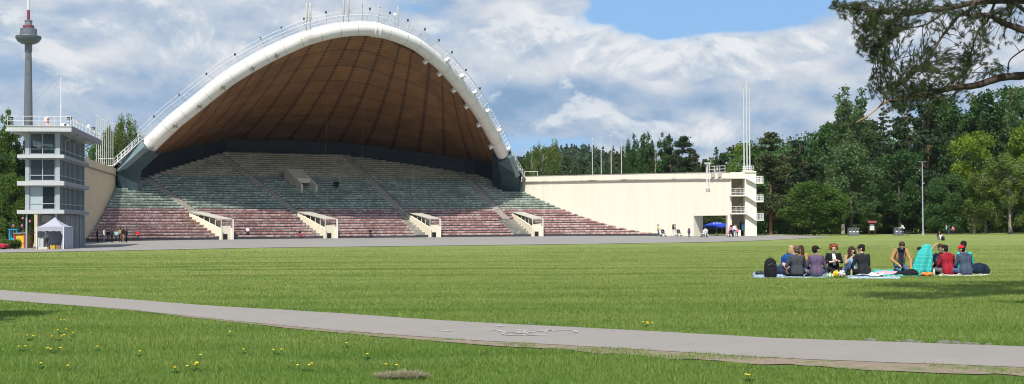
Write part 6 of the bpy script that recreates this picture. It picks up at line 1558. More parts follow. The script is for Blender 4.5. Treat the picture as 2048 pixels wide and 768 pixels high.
def tree_proto(kind, seed):
    """returns (trunk mesh, crown mesh); nominal height 10 m"""
    r = np.random.default_rng(seed); rr = random.Random(seed); H = 10.0; cl = []; ends = []
    if kind == 'round':            # dense crown to the ground
        for k in range(100):
            a = rr.uniform(0, 6.28); z = rr.uniform(.06, .97); w = math.sqrt(max(0.02, 1-((z-.45)/.56)**2))*3.9*rr.uniform(.7, 1); q = rr.uniform(.5, 1)**.5
            s = rr.uniform(.75, 1.4); cl.append((w*q*math.cos(a), w*q*math.sin(a), z*H*.95, s, s, s*.8)); 
            if k % 4 == 0: ends.append(cl[-1][:3])
        size, per, hol = .26, 330, .45; h = 7.5; r0 = .2
    elif kind == 'broad':          # leafy crown on a clear stem
        for k in range(44):
            a = rr.uniform(0, 6.28); z = rr.uniform(.25, 1.0); w = math.sqrt(max(0.03, 1-((z-.6)/.42)**2))*3.0*rr.uniform(.55, 1.1); q = rr.uniform(.3, 1)**.5
            s = rr.uniform(.6, 1.2); cl.append((w*q*math.cos(a), w*q*math.sin(a), z*H, s, s, s*.85))
            if k % 3 == 0: ends.append(cl[-1][:3])
        size, per, hol = .27, 330, .5; h = 9; r0 = .20
    elif kind == 'tall':           # poplar / aspen: several upright leaders, gaps of sky
        for L in range(6):
            a = rr.uniform(0, 6.28); lx, ly = 1.5*math.cos(a)*rr.uniform(.2, 1), 1.5*math.sin(a)*rr.uniform(.2, 1); top = rr.uniform(.78, 1.0); 
            for k in range(9):
                z = lerp(.22+rr.uniform(0, .1), top, k/8); s = rr.uniform(.5, .95)*(1.15-.5*k/8)
                for _ in range(2): cl.append((lx*(.5+z*.8)+rr.uniform(-.7, .7), ly*(.5+z*.8)+rr.uniform(-.7, .7), z*H+rr.uniform(-.4, .3), s*.8, s*.8, s*.9))
                if k % 3 == 1: ends.append(cl[-1][:3])
        size, per, hol = .20, 560, .15; h = 8.6; r0 = .15
    elif kind == 'birch':          # drooping light curtains
        for k in range(84):
            a = rr.uniform(0, 6.28); z = rr.uniform(.10, 1.0); w = (1.0-abs(z-.5)*1.1)*2.4*rr.uniform(.5, 1.15); s = rr.uniform(.3, .55)
            cl.append((w*math.cos(a), w*math.sin(a), z*H*.97, s, s, s*2.1))
            if k % 4 == 0: ends.append((w*math.cos(a), w*math.sin(a), z*H*.97+.5))
        size, per, hol = .17, 520, .1; h = 9.0; r0 = .11
    elif kind == 'pine':           # old pine: flattish dark clumps, rugged top
        for k in range(78):
            z = rr.uniform(.20, 1.0); w = (2.3-1.7*max(0, z-.55)/.45)*rr.uniform(.25, 1.1); a = rr.uniform(0, 6.28); s = rr.uniform(.5, 1.0)*(1.25-.6*z)
            cl.append((w*math.cos(a), w*math.sin(a), z*H-.15*w, s*rr.uniform(.8, 1.3), s, s*rr.uniform(.35, .6)))
            if k % 2 == 0: ends.append(cl[-1][:3])
        size, per, hol = .20, 900, .1; h = 9.2; r0 = .14
    elif kind == 'spruce':         # layered conifer, drooping tips
        for k in range(64):
            z = (k+rr.random())/64*.95+.05; w = (1-z)*2.5+.12; a = k*2.4+rr.uniform(-.4, .4); q = rr.uniform(.4, 1.0); s = lerp(.8, .25, z)*rr.uniform(.7, 1.2)
            cl.append((w*q*math.cos(a), w*q*math.sin(a), z*H-.1*q, s, s, s*.38))
        size, per, hol = .20, 900, .2; h = 9.8; r0 = .15
    P, tn = crown_points(cl, per, r, hol)
    P[:, 2] = np.maximum(P[:, 2], .15+.3*r.random(len(P)))
    V, Fq = leaf_quads(P, size, r, .7)
    mb = MB(); limbs(mb, None, h, r0, ends, rr)
    return mb, V, Fq, tn
MBARK = mat('bark', (0.10, 0.082, 0.065), 0.95, 0.35, 3, bmp=.5, stretch=(1, 1, .3)); MBARKP = mat('pale_bark', (0.30, 0.27, 0.23), 0.9, 0.3, 3, stretch=(1, 1, .4)); MPINEB = mat('pine_bark', (0.19, 0.10, 0.06), 0.95, .35, 3)
LEAF = {
 'dark_conifer': leafmat('leaf_dark_conifer', (0.014, 0.034, 0.013), (0.060, 0.100, 0.036), .2),
 'olive_pine': leafmat('leaf_olive_pine', (0.032, 0.048, 0.016), (0.105, 0.125, 0.046), .2),
 'mid': leafmat('leaf_mid', (0.036, 0.080, 0.014), (0.125, 0.205, 0.042), .35),
 'deep': leafmat('leaf_deep', (0.022, 0.062, 0.015), (0.082, 0.160, 0.040), .3),
 'bluegreen': leafmat('leaf_bluegreen', (0.050, 0.098, 0.034), (0.155, 0.225, 0.090), .35),
 'bright': leafmat('leaf_bright', (0.085, 0.145, 0.012), (0.235, 0.310, 0.032), .42),
 'light': leafmat('leaf_light', (0.070, 0.118, 0.026), (0.200, 0.255, 0.070), .4),
}
PROTO = {}
def get_proto(kind, seed, leaf):
    k = (kind, seed, leaf)
    if k not in PROTO:
        g = ('geo', kind, seed)
        if g not in PROTO: PROTO[g] = tree_proto(kind, seed)
        mb, V, Fq, tn = PROTO[g]
        bark = MPINEB if kind in ('pine',) else (MBARKP if kind in ('birch', 'tall') else MBARK)
        PROTO[k] = (mb.mesh('trunk', bark, True), mesh_np('crown', V, Fq, LEAF[leaf], False, tn))
    return PROTO[k]
def tree(name, kind, seed, leaf, px, top, Y, label, wpx=None, cat='tree', group='trees around the meadow', base=0.0, rz=None):
    p = gp(px, Y); H = at(px, top, Y).z-p.z
    nomw = {'round': 8.6, 'broad': 6.8, 'tall': 5.6, 'birch': 4.6, 'pine': 5.4, 'spruce': 5.0}[kind]
    sxy = 1.18*(wpx*Y/F)/nomw if wpx else H/10
    tm, cm = get_proto(kind, seed, leaf)
    t = thing(name, (p.x, p.y, p.z+base), label, cat, group, rz if rz is not None else random.uniform(0, 6.28), (sxy, sxy, H/10.0))
    link('trunk', tm, t, False); link('crown', cm, t, False); return t
W = 'trees at the wood edge on the right'
T = [
 # name, kind, seed, leaf, px, top, Y, wpx, label
 ('pine_tree', 'pine', 1, 'olive_pine', 1542, 262, 232, 100, 'tall olive brown pine just right of the stair tower balconies'),
 ('pine_tree', 'pine', 2, 'dark_conifer', 1600, 280, 246, 90, 'dark pine behind the big round bush tree, left of the tall poplar'),
 ('maple_tree', 'round', 3, 'mid', 1629, 364, 214, 120, 'low round dense green tree, a dome of leaves reaching the ground'),
 ('poplar_tree', 'tall', 4, 'bluegreen', 1686, 183, 236, 120, 'tall loose grey green poplar, highest left of the pine bough'),
 ('poplar_tree', 'tall', 5, 'bluegreen', 1718, 205, 240, 80, 'second loose poplar right behind the tallest one'),
 ('aspen_tree', 'broad', 6, 'bluegreen', 1702, 300, 222, 105, 'grey green leafy tree with bare pale trunk beside the left bin'),
 ('spruce_tree', 'spruce', 7, 'dark_conifer', 1770, 215, 238, 120, 'broad blackish spruce above the red roofed notice board'),
 ('spruce_tree', 'pine', 8, 'dark_conifer', 1815, 205, 244, 110, 'dark conifer left of the lamp post'),
 ('pine_tree', 'pine', 9, 'dark_conifer', 1858, 210, 236, 110, 'blackish pine standing behind the lamp post'),
 ('broadleaf_tree', 'broad', 10, 'deep', 1905, 195, 250, 130, 'tall deep green broadleaf tree under the lowest pine bough'),
 ('poplar_tree', 'tall', 11, 'deep', 1965, 180, 246, 120, 'high green poplar behind the yellow green tree'),
 ('poplar_tree', 'tall', 12, 'bluegreen', 2022, 186, 244, 110, 'high green poplar touching the right border of the view'),
 ('maple_tree', 'broad', 13, 'bright', 1948, 264, 226, 92, 'bright yellow green tree among the dark trees'),
 ('maple_tree', 'round', 14, 'deep', 1893, 344, 220, 84, 'rounded deep green tree right of the lamp post'),
 ('willow_tree', 'birch', 15, 'light', 1972, 345, 216, 80, 'drooping light green tree in front of the yellow green one'),
 ('willow_tree', 'birch', 16, 'light', 2020, 316, 214, 110, 'wide drooping light green tree near the right border'),
 ('maple_tree', 'broad', 17, 'bright', 2062, 240, 222, 90, 'bright green tree cut by the right border'),
 ('broadleaf_tree', 'round', 18, 'deep', 1770, 400, 236, 110, 'low dark undergrowth tree behind the notice board'),
 ('broadleaf_tree', 'round', 19, 'mid', 1680, 395, 240, 80, 'small green tree in shade behind the left bin'),
 ('broadleaf_tree', 'broad', 20, 'mid', 1590, 300, 258, 100, 'green leafy tree deep between the pines right of the tower'),
 ('pine_tree', 'pine', 21, 'dark_conifer', 1740, 240, 254, 110, 'dark pine deep behind the loose poplars'),
 ('small_tree', 'broad', 22, 'light', 1745, 425, 225, 34, 'small pale leaved sapling above the notice board roof'),
 ('spruce_tree', 'pine', 23, 'dark_conifer', 2090, 200, 250, 130, 'dark conifer just beyond the right border'),
 ('broadleaf_tree', 'broad', 24, 'deep', 1655, 262, 262, 100, 'deep green tree filling the gap below the tallest poplar'),
 ('broadleaf_tree', 'broad', 25, 'deep', 1800, 300, 226, 90, 'dark leafy tree over the right bin'),
 ('poplar_tree', 'tall', 80, 'bluegreen', 1990, 190, 252, 120, 'high poplar filling the skyline above the bright trees'),
 ('broadleaf_tree', 'broad', 81, 'deep', 2050, 196, 256, 150, 'broad deep green tree at the right end of the skyline'),
 ('broadleaf_tree', 'broad', 82, 'deep', 1935, 215, 258, 120, 'deep green tree between the lamp post and the yellow green tree'),
 # behind the cream wall
 ('pine_tree', 'pine', 30, 'dark_conifer', 1507, 292, 262, 60, 'dark pine peeping out between flagpoles and tower'),
 ('pine_tree', 'pine', 31, 'dark_conifer', 1466, 292, 290, 50, 'dark pine top left of the three tall flagpoles'),
 ('pine_tree', 'spruce', 32, 'dark_conifer', 1434, 292, 292, 46, 'thin dark pine top above the vent pipes'),
 ('birch_tree', 'broad', 33, 'bright', 1483, 302, 282, 44, 'bright green treetop right behind the roof cage'),
 ('pine_tree', 'pine', 34, 'dark_conifer', 1366, 270, 280, 76, 'highest wide dark pine of the clump behind the cream wall'),
 ('pine_tree', 'pine', 35, 'dark_conifer', 1342, 272, 284, 44, 'dark pine leaning on the widest one behind the cream wall'),
 ('poplar_tree', 'tall', 36, 'deep', 1312, 272, 282, 56, 'green poplar pair top in the middle of the clump'),
 ('poplar_tree', 'tall', 37, 'deep', 1281, 272, 280, 50, 'narrow green poplar at the left of the middle clump'),
 ('birch_tree', 'birch', 38, 'deep', 1256, 291, 282, 40, 'mid green tree just right of the fourth flagpole'),
 ('pine_tree', 'spruce', 39, 'olive_pine', 1228, 291, 286, 34, 'brownish thin spruce top between the third and fourth flagpoles'),
 ('pine_tree', 'spruce', 40, 'dark_conifer', 1214, 302, 290, 30, 'dark spruce top left of the third flagpole'),
 ('pine_tree', 'pine', 41, 'olive_pine', 1395, 306, 286, 46, 'low dark pine right of the wide pine clump'),
 ('pine_tree', 'pine', 42, 'olive_pine', 1412, 318, 284, 40, 'low pine crown just left of the vent pipes'),
 ('birch_tree', 'birch', 43, 'light', 1087, 291, 300, 50, 'tall light green birch before the wooded hill'),
 ('birch_tree', 'birch', 44, 'light', 1108, 290, 304, 34, 'second light birch, right half of the pale pair before the hill'),
 ('birch_tree', 'birch', 45, 'mid', 1066, 305, 306, 34, 'shorter green birch left of the pale pair'),
 ('pine_tree', 'pine', 46, 'dark_conifer', 1135, 312, 310, 40, 'dark low pine right of the pale birches'),
 ('pine_tree', 'pine', 47, 'dark_conifer', 1165, 320, 315, 44, 'dark low pine left of the first flagpole'),
 ('pine_tree', 'pine', 48, 'dark_conifer', 1195, 316, 318, 44, 'dark low pine behind the second flagpole'),
 ('pine_tree', 'pine', 49, 'dark_conifer', 1048, 318, 318, 40, 'dark pine right beside the arch foot stair'),
 ('broadleaf_tree', 'broad', 50, 'deep', 1445, 325, 300, 60, 'deep green crown low behind the small roof railing'),
 ('broadleaf_tree', 'round', 51, 'olive_pine', 1405, 402, 236, 60, 'grey green tree seen through the portal, left of the parasol'),
 ('broadleaf_tree', 'broad', 52, 'mid', 1445, 392, 246, 70, 'green tree seen through the portal above the parasol'),
 ('broadleaf_tree', 'round', 54, 'deep', 1425, 425, 262, 110, 'dark tree mass at the far end of the portal'),
 ('broadleaf_tree', 'round', 55, 'deep', 1480, 420, 262, 110, 'dark shaded tree behind the stair tower'),
 ('poplar_tree', 'tall', 70, 'deep', 1296, 285, 288, 50, 'green poplar filling the gap between the two poplar tops'),
 ('pine_tree', 'pine', 71, 'dark_conifer', 1326, 284, 292, 60, 'dark pine deep behind the poplar pair'),
 ('pine_tree', 'pine', 72, 'dark_conifer', 1262, 300, 294, 56, 'dark pine behind the tree at the fourth flagpole'),
 ('pine_tree', 'pine', 73, 'olive_pine', 1240, 303, 298, 50, 'low olive pine between the third and fourth flagpoles'),
 ('pine_tree', 'pine', 74, 'dark_conifer', 1386, 296, 292, 56, 'dark pine right behind the widest crown of the clump'),
 ('pine_tree', 'pine', 75, 'dark_conifer', 1450, 306, 296, 60, 'dark pine between the vent pipes and the bright treetop'),
 ('pine_tree', 'pine', 76, 'olive_pine', 1352, 300, 300, 60, 'olive pine low in the middle of the clump'),
 ('broadleaf_tree', 'broad', 77, 'mid', 1420, 322, 292, 50, 'small green crown behind the vent pipes'),
 # left side
 ('willow_tree', 'birch', 60, 'light', 250, 243, 235, 56, 'grey green birch with drooping twigs right of the flagpole row'),
 ('birch_tree', 'birch', 61, 'light', 226, 256, 238, 50, 'light birch behind the row of nine flagpoles'),
 ('birch_tree', 'birch', 62, 'mid', 203, 275, 232, 50, 'lower birch behind the left end of the flagpole row'),
 ('birch_tree', 'birch', 63, 'mid', 275, 268, 245, 34, 'small birch beside the lower end of the arch stair'),
 ('birch_tree', 'tall', 64, 'mid', 5, 226, 165, 72, 'tall green birch at the left border behind the control building'),
 ('birch_tree', 'tall', 65, 'deep', 36, 262, 168, 60, 'deep green tree left of the glass building'),
 ('broadleaf_tree', 'round', 66, 'mid', 28, 340, 158, 70, 'leafy green tree beside the lower floors of the glass building'),
 ('broadleaf_tree', 'broad', 67, 'deep', -12, 300, 160, 70, 'dark tree at the left border over the bushes'),
 ('broadleaf_tree', 'round', 68, 'deep', 55, 400, 172, 80, 'dark bushy tree behind the kiosk'),
 ('broadleaf_tree', 'round', 69, 'deep', 0, 390, 164, 80, 'dark low tree at the left border behind the bushes'),
]
for (nm, kd, sd, lf, px, top, Y, wp_, lab) in T:
    proto_seed = {'round': [3, 14], 'broad': [6, 13, 24], 'tall': [4, 11, 36], 'birch': [15, 43], 'pine': [1, 9, 34], 'spruce': [7, 32]}[kd]
    tree(nm, kd, proto_seed[sd % len(proto_seed)], lf, px, top, Y, lab, wp_)

# dark interior of the wood: trunks one can tell apart and a mass of foliage behind
def mass(name, clumps, leaf, per, size, seed, label):
    r = np.random.default_rng(seed); P, tn = crown_points(clumps, per, r, .3); V, Fq = leaf_quads(P, size, r)
    o = link(name, mesh_np(name, V, Fq, LEAF[leaf], False, tn)); tag(o, label, 'wood', kind='stuff')
rr = random.Random(5)
cl = []
for k in range(330):
    px = rr.uniform(1470, 2140); Y = rr.uniform(252, 300); p = gp(px, Y); top = at(px, 300-45*math.exp(-((px-1850)/200)**2), Y).z
    z = rr.uniform(0.5, top); s = rr.uniform(2.0, 3.6); cl.append((p.x, p.y, z, s, s, s*.8))
for k in range(260):
    px = rr.uniform(1500, 2200); Y = rr.uniform(238, 268); p = gp(px, Y); s = rr.uniform(1.5, 2.6); cl.append((p.x, p.y, rr.uniform(.3, 5.5), s*1.2, s, s*.8))
mass('woods', cl, 'deep', 30, .55, 3, 'deep dark wood behind the front trees on the right')
cl = []
for k in range(150):
    px = rr.uniform(1180, 1520); Y = rr.uniform(300, 340); p = gp(px, Y); top = at(px, 338, Y).z; z = rr.uniform(0.5, top); s = rr.uniform(2.0, 3.4); cl.append((p.x, p.y, z, s, s, s*.8))
for k in range(60):
    px = rr.uniform(1030, 1200); Y = rr.uniform(322, 350); p = gp(px, Y); top = at(px, 330, Y).z; z = rr.uniform(0.5, top); s = rr.uniform(2.0, 3.2); cl.append((p.x, p.y, z, s, s, s*.8))
mass('woods', cl, 'dark_conifer', 26, .62, 4, 'low dark wood behind the cream wall')
cl = []
for k in range(90):
    px = rr.uniform(-90, 150); Y = rr.uniform(180, 215); p = gp(px, Y); top = at(px, 360, Y).z; z = rr.uniform(0.5, max(1, top)); s = rr.uniform(1.6, 2.8); cl.append((p.x, p.y, z, s, s, s*.8))
for k in range(50):
    px = rr.uniform(150, 300); Y = rr.uniform(250, 270); p = gp(px, Y); top = at(px, 300, Y).z; z = rr.uniform(0.5, max(1, top)); s = rr.uniform(1.8, 3.0); cl.append((p.x, p.y, z, s, s, s*.8))
mass('woods', cl, 'deep', 30, .5, 6, 'dark wood behind the glass building')

# ---- wooded hill -------------------------------------------------------
def hill_h(x, y):
    a = ((x-41)/ (58 if x > 41 else 85)); b_ = (y-920)/120
    return 44*math.exp(-(a*a)*0.8-b_*b_*.7)-5 + 14*math.exp(-((x-150)/60)**2-((y-900)/100)**2)
def hill():
    xs = np.linspace(-260, 420, 60); ys = np.linspace(620, 1200, 40); V = []; 
    for y in ys:
        for x in xs: V.append((x, y, hill_h(x, y)))
    nx = 60; fs = [(j*nx+i, j*nx+i+1, (j+1)*nx+i+1, (j+1)*nx+i) for j in range(39) for i in range(nx-1)]
    mb = MB(); mb.add(V, fs); tag(mb.build('hill', mat('forest_floor', (0.03, 0.04, 0.02), .95), smooth=True), kind='structure')
    r = np.random.default_rng(9); P = []; tn = []
    for k in range(5200):
        x = r.uniform(-60, 200); y = r.uniform(700, 1000); z = hill_h(x, y)
        if z < -3: continue
        H = r.uniform(9, 15); n = 46; u = r.random(n); w = (1-u)*2.6+.3; a = r.random(n)*6.28
        P.append(np.stack([x+w*np.cos(a)*r.random(n)**.5, y+w*np.sin(a)*r.random(n)**.5, z+H*(.15+.85*u)], 1)); tn.append(np.clip(np.full(n, r.uniform(.1, .95))+.1*r.standard_normal(n), 0, 1))
    P = np.concatenate(P); V, Fq = leaf_quads(P, 1.7, r)
    o = link('hill_forest', mesh_np('hill_forest', V, Fq, leafmat('leaf_hill', (0.022, 0.048, 0.022), (0.080, 0.125, 0.055), .2), False, np.concatenate(tn))); tag(o, 'far-off dark conifer wood covering the hill', 'wood', kind='stuff')
hill()
# bushes by the kiosk
def shrub(px, Y, w, h, leaf, label, seed):
    p = gp(px, Y); r = np.random.default_rng(seed); rr = random.Random(seed); cl = [(rr.uniform(-w/2, w/2), rr.uniform(-.4, .4), rr.uniform(.2, h*.8), .35, .35, .3) for k in range(12)]
    P, tn = crown_points(cl, 1500, r, .3); P[:, 2] = np.maximum(P[:, 2], .03); V, Fq = leaf_quads(P, .13, r)
    t = thing('bush', (p.x, p.y, p.z), label, 'bush', 'bushes by the kiosk'); link('foliage', mesh_np('foliage', V, Fq, LEAF[leaf], False, tn), t, False)
    mb = MB(); 
    for k in range(5): mb.bar((rr.uniform(-.2, .2), 0, 0), (rr.uniform(-w/2, w/2), rr.uniform(-.3, .3), h*.7), .02, 4)
    mb.build('stem', MBARK, t, False)
shrub(4, 134, 1.2, .9, 'mid', 'small bush at the left border above the red car', 1)
shrub(14, 136, 1.3, 1.0, 'light', 'second small bush from the left border', 2)
shrub(29, 133, 1.1, .9, 'mid', 'small bush in front of the yellow kiosk', 3)

# ---- pine boughs hanging in from the right (tree stands just outside the view)
def near_pine():
    base = Vector((15.5, 30.0, 0)); t = thing('pine_tree', base, 'old pine at the right whose rough boughs hang across the top corner', 'tree')
    mbark = mat('rough_pine_bark', (0.085, 0.062, 0.050), 0.95, .45, 9, bmp=.9, dirt=((0.34, 0.20, 0.11), .60, .08))
    mtan = mat('peeled_bark', (0.36, 0.23, 0.13), 0.9, .3, 9, bmp=.5)
    mb = MB(); mb.tube([base+Vector((0, 0, -.3)), base+Vector((.1, 0, 2)), base+Vector((-.1, .1, 5)), base+Vector((.1, 0, 8.5)), base+Vector((0, .2, 11))], [.34, .27, .24, .2, .14], 12); mb.build('trunk', mbark, t, smooth=True)
    BR = [ # pixel trace, depth start->end, radius start->end
     ([(2120, 146), (2048, 151), (1999, 157), (1948, 172), (1898, 177), (1850, 189), (1820, 196), (1790, 202), (1772, 205), (1739, 228), (1712, 246)], 29.6, 27.4, .105, .008, 'A'),
     ([(2140, 2), (2048, 1), (1951, 4), (1898, 16), (1862, 21), (1835, 24), (1817, 28), (1760, 22), (1700, 18), (1664, 10)], 30.2, 28.6, .085, .007, 'B'),
     ([(2130, 84), (2048, 61), (2014, 49), (1993, 37), (1969, 31), (1936, 33)], 28.8, 28.4, .085, .045, 'C'),
     ([(1951, 4), (1939, 18), (1915, 36), (1891, 63), (1876, 87), (1868, 102), (1850, 123), (1820, 144), (1796, 171), (1775, 200)], 29.6, 28.0, .042, .008, 'D'),
     ([(1993, -4), (1978, 36), (1957, 63), (1945, 96), (1939, 126), (1927, 156)], 30.0, 28.9, .03, .008, 'E'),
     ([(2080, 80), (2048, 99), (2020, 120), (2016, 148)], 29.0, 29.4, .018, .012, 'F'),
     ([(2060, 30), (2010, -10), (1990, -30)], 29, 29.2, .05, .02, 'G'),
     ([(1898, 16), (1860, 45), (1825, 55), (1800, 60), (1770, 90), (1750, 110)], 29.6, 28.8, .02, .005, 'H'),
     ([(2009, 170), (2014, 178), (2024, 196), (2034, 205)], 29.4, 29.2, .016, .005, 'I'),
     ([(1817, 28), (1785, 45), (1765, 70)], 29, 28.6, .015, .005, 'J'),
     ([(1760, 22), (1740, 50), (1730, 80)], 28.8, 28.4, .012, .004, 'K'),
     ([(1876, 87), (1840, 105), (1800, 118), (1770, 125)], 28.9, 28.2, .014, .004, 'L')]
    pts_all = []
    for (px, y0, y1, r0, r1, nm) in BR:
        P = [at(x, y, lerp(y0, y1, k/(len(px)-1))) for k, (x, y) in enumerate(px)]
        S = spline(P, len(P)*5); n = len(S)
        S = [s+Vector((mnoise.noise(s*3)*.03, mnoise.noise(s*3+Vector((5, 0, 0)))*.05, mnoise.noise(s*3.3+Vector((0, 7, 0)))*.03))*(1 if nm in 'ABCD' else .5) for s in S]
        rad = [lerp(r0, r1, (k/(n-1))**.8)*(1+.12*mnoise.noise(s*6)) for k, s in enumerate(S)]
        mb = MB(); 
        if nm == 'A':
            cut = int(n*.78); mb.tube(S[:cut+1], rad[:cut+1], 10); o = mb.build('limb', mbark, t, smooth=True)
            mb = MB(); mb.tube(S[cut:], rad[cut:], 8); mb.build('limb_tip', mtan, o, smooth=True)
            S0 = S[0]; mb = MB(); mb.tube([base+Vector((0, 0, 4.3)), (base+Vector((0, 0, 4.4))).lerp(S0, .5)+Vector((0, 0, .1)), S0], [.14, .12, r0], 9); mb.build('limb', mbark, t, smooth=True)
        else:
            mb.tube(S, rad, 8); mb.build('limb', mbark, t, smooth=True)
            if nm in 'BC': mb = MB(); mb.tube([base+Vector((0, 0, 5.2 if nm == 'C' else 6.4)), S[0]], [.13, r0], 9); mb.build('limb', mbark, t, smooth=True)
        pts_all += [(s, r) for s, r in zip(S[4:], rad[4:]) if r < .09]
    rr = random.Random(11); EL = [ # needle regions: px, py, rx, ry, twigs
     (1700, 20, 34, 20, 40), (1745, 35, 45, 38, 95), (1750, 75, 45, 38, 95), (1790, 45, 50, 40, 70), (1745, 105, 36, 20, 44), (1810, 10, 60, 22, 50), (1780, 135, 30, 25, 30), (1860, 5, 50, 14, 26),
     (1755, 175, 22, 26, 34), (1790, 165, 34, 30, 44), (1855, 125, 34, 28, 56), (1860, 160, 60, 26, 80), (1815, 180, 50, 20, 56), (1900, 130, 34, 30, 40), (1920, 150, 30, 20, 26), (1950, 95, 34, 40, 36), (1985, 100, 40, 42, 36),
     (1880, 50, 30, 25, 20), (1940, 55, 40, 25, 24), (1910, 20, 40, 16, 22), (1990, 20, 50, 18, 26), (2030, 30, 26, 26, 18), (2040, 80, 14, 12, 6), (1990, 138, 20, 12, 8),
     (1830, 203, 70, 12, 46), (1880, 205, 40, 12, 20), (1800, 215, 40, 14, 22), (1660, 14, 8, 8, 5)]
    tw = MB(); N0 = []; D0 = []
    PA_ = np.array([tuple(p[0]) for p in pts_all])
    for (cx, cy, rx, ry, n) in EL:
        for k in range(int(n*.78)):
            a = rr.uniform(0, 6.28); q = math.sqrt(rr.random()); Y = rr.uniform(27.6, 30.2)
            e = at(cx+rx*q*math.cos(a), cy+ry*q*math.sin(a), Y)
            d = np.linalg.norm(PA_-np.array(tuple(e)), axis=1); d[d < .25] = 9; i = int(np.argmin(d*(1+.35*np.array([rr.random() for _ in range(len(d))])))); s = Vector(PA_[i])
            L = (e-s).length
            if L > .75: s = e+(s-e)*(.55/L)
            m1 = s.lerp(e, .5)+Vector((rr.uniform(-.08, .08), rr.uniform(-.08, .08), rr.uniform(-.02, .12))); C = spline([s, m1, e], 6); tw.tube(C, [.009, .008, .007, .006, .005, .004], 4, cap=False)
            for f in (.35, .68, 1.0):
                u = f*5; ii = min(4, int(u)); p = C[ii].lerp(C[ii+1], u-ii); dr = (C[min(5, ii+1)]-C[ii]).normalized()
                if f < 1 and rr.random() < .3: continue
                off = Vector((rr.uniform(-1, 1), rr.uniform(-1, 1), rr.uniform(-1, 1)))*.03; N0.append(tuple(p+off)); D0.append(tuple((dr+Vector((rr.uniform(-.6, .6), rr.uniform(-.6, .6), rr.uniform(-.3, .5)))).normalized()))
    tw.build('twig', mbark, t)
    N0 = np.array(N0); D0 = np.array(D0); r = np.random.default_rng(3); K = 60; n = len(N0)
    base_ = np.repeat(N0, K, 0); dd = np.repeat(D0, K, 0); s = r.random((n*K, 1)); org = base_-dd*(s*.10)
    dv = dd*.45+r.standard_normal((n*K, 3))*.6; dv /= np.linalg.norm(dv, axis=1)[:, None]; L = (.060+.035*r.random((n*K, 1)))
    sd = np.cross(dv, r.standard_normal((n*K, 3))); sd /= np.linalg.norm(sd, axis=1)[:, None]; w = .0026
    V = np.empty((n*K*3, 3), np.float32); V[0::3] = org-sd*w; V[1::3] = org+sd*w; V[2::3] = org+dv*L
    tn = np.repeat(np.clip(.5+.22*r.standard_normal(n), 0, 1), K)
    o = link('needles', mesh_np('needles', V, np.arange(n*K*3, dtype=np.int32).reshape(-1, 3), leafmat('needle', (0.020, 0.045, 0.018), (0.085, 0.120, 0.038), .2), False, tn), t)
    print('needle tufts', n)
    # upper crown out of the frame: it casts the shade on the grass at the right
    cl = []
    q = random.Random(4)
    for k in range(60): cl.append((13.2+q.uniform(-4.6, 4.0), 29.6+q.uniform(-2.6, 3.2), q.uniform(7.7, 11.0), .95, .95, .4))
    for k in range(16): cl.append((16.5+q.uniform(-3.0, 3.5), 28+q.uniform(-3.5, 1), q.uniform(6.5, 9), .8, .8, .35))
    for k in range(9): cl.append((9.6+q.uniform(-.9, 2.2), 24.4+q.uniform(-.7, .7), q.uniform(6.3, 7.6), .75, .75, .3))
    P, tn = crown_points(cl, 900, r, .2); V, Fq = leaf_quads(P, .16, r); link('crown', mesh_np('crown', V, Fq, MATS['needle'], False, tn), t)
near_pine()
# a second tree out of the frame on the left throws the shade in the lower left corner
p = Vector((-12.0, 21.6, 0)); tm, cm = get_proto('broad', 6, 'mid')
t = thing('broadleaf_tree', p, 'tree just outside the left border, shading the near grass', 'tree', None, .4, (.75, .75, .8)); link('trunk', tm, t, False); link('crown', cm, t, False)

# ================================================================== STREET FURNITURE AND STALLS
# tent under the building
p0, p1 = at(73, 498, 127.6), at(128, 498, 127.6); tw_ = (p1-p0).length; zg = gz(p0.x, 128)+.03
t = thing('party_tent', ((p0.x+p1.x)/2, 128.8, zg), 'white pop-up tent with peaked roof in front of the glass building', 'tent')
mt_ = mat('shaded_tent_cloth', (.33, .34, .41), .8, .04, 2); x0, x1, y0, y1 = p0.x, p1.x, 127.6, 127.6+tw_; cx, cy = (x0+x1)/2, (y0+y1)/2  # white cloth, with the building's shade put into a darker lavender
ze = at(100, 462, 127.6).z; zv = at(100, 453.5, 127.6).z; zp = at(100, 434.5, 128.8).z
mb = MB(); n = 16; rings = []
for i in range(9):
    f = i/8; hw = tw_/2*(1-f); z = zv+(zp-zv)*(f**1.55); rings.append([(cx-hw, cy-hw, z), (cx+hw, cy-hw, z), (cx+hw, cy+hw, z), (cx-hw, cy+hw, z)])
vs = [v for r in rings for v in r]; mb.add(vs, [(i*4+k, i*4+(k+1) % 4, (i+1)*4+(k+1) % 4, (i+1)*4+k) for i in range(8) for k in range(4)]); mb.build('roof', mt_, t)
mb = MB()
for (a, b_) in (((x0, y0), (x1, y0)), ((x1, y0), (x1, y1)), ((x1, y1), (x0, y1)), ((x0, y1), (x0, y0))):
    for k in range(8):
        q0 = Vector((*a, 0)).lerp(Vector((*b_, 0)), k/8); q1 = Vector((*a, 0)).lerp(Vector((*b_, 0)), (k+1)/8); mb.add([(q0.x, q0.y, zv), (q1.x, q1.y, zv), (q1.x, q1.y, ze-.03*(k % 2)), (q0.x, q0.y, ze-.03*(1-k % 2))], [(0, 1, 2, 3)])
mb.build('valance', mt_, t)
for (x, y) in ((x0, y0), (x1, y0), (x1, y1), (x0, y1)): mb = MB(); mb.box((x+.02*(1 if x < cx else -1), y, (zg+zv)/2), (.05, .05, zv-zg)); mb.build('leg', MWHITE, t)
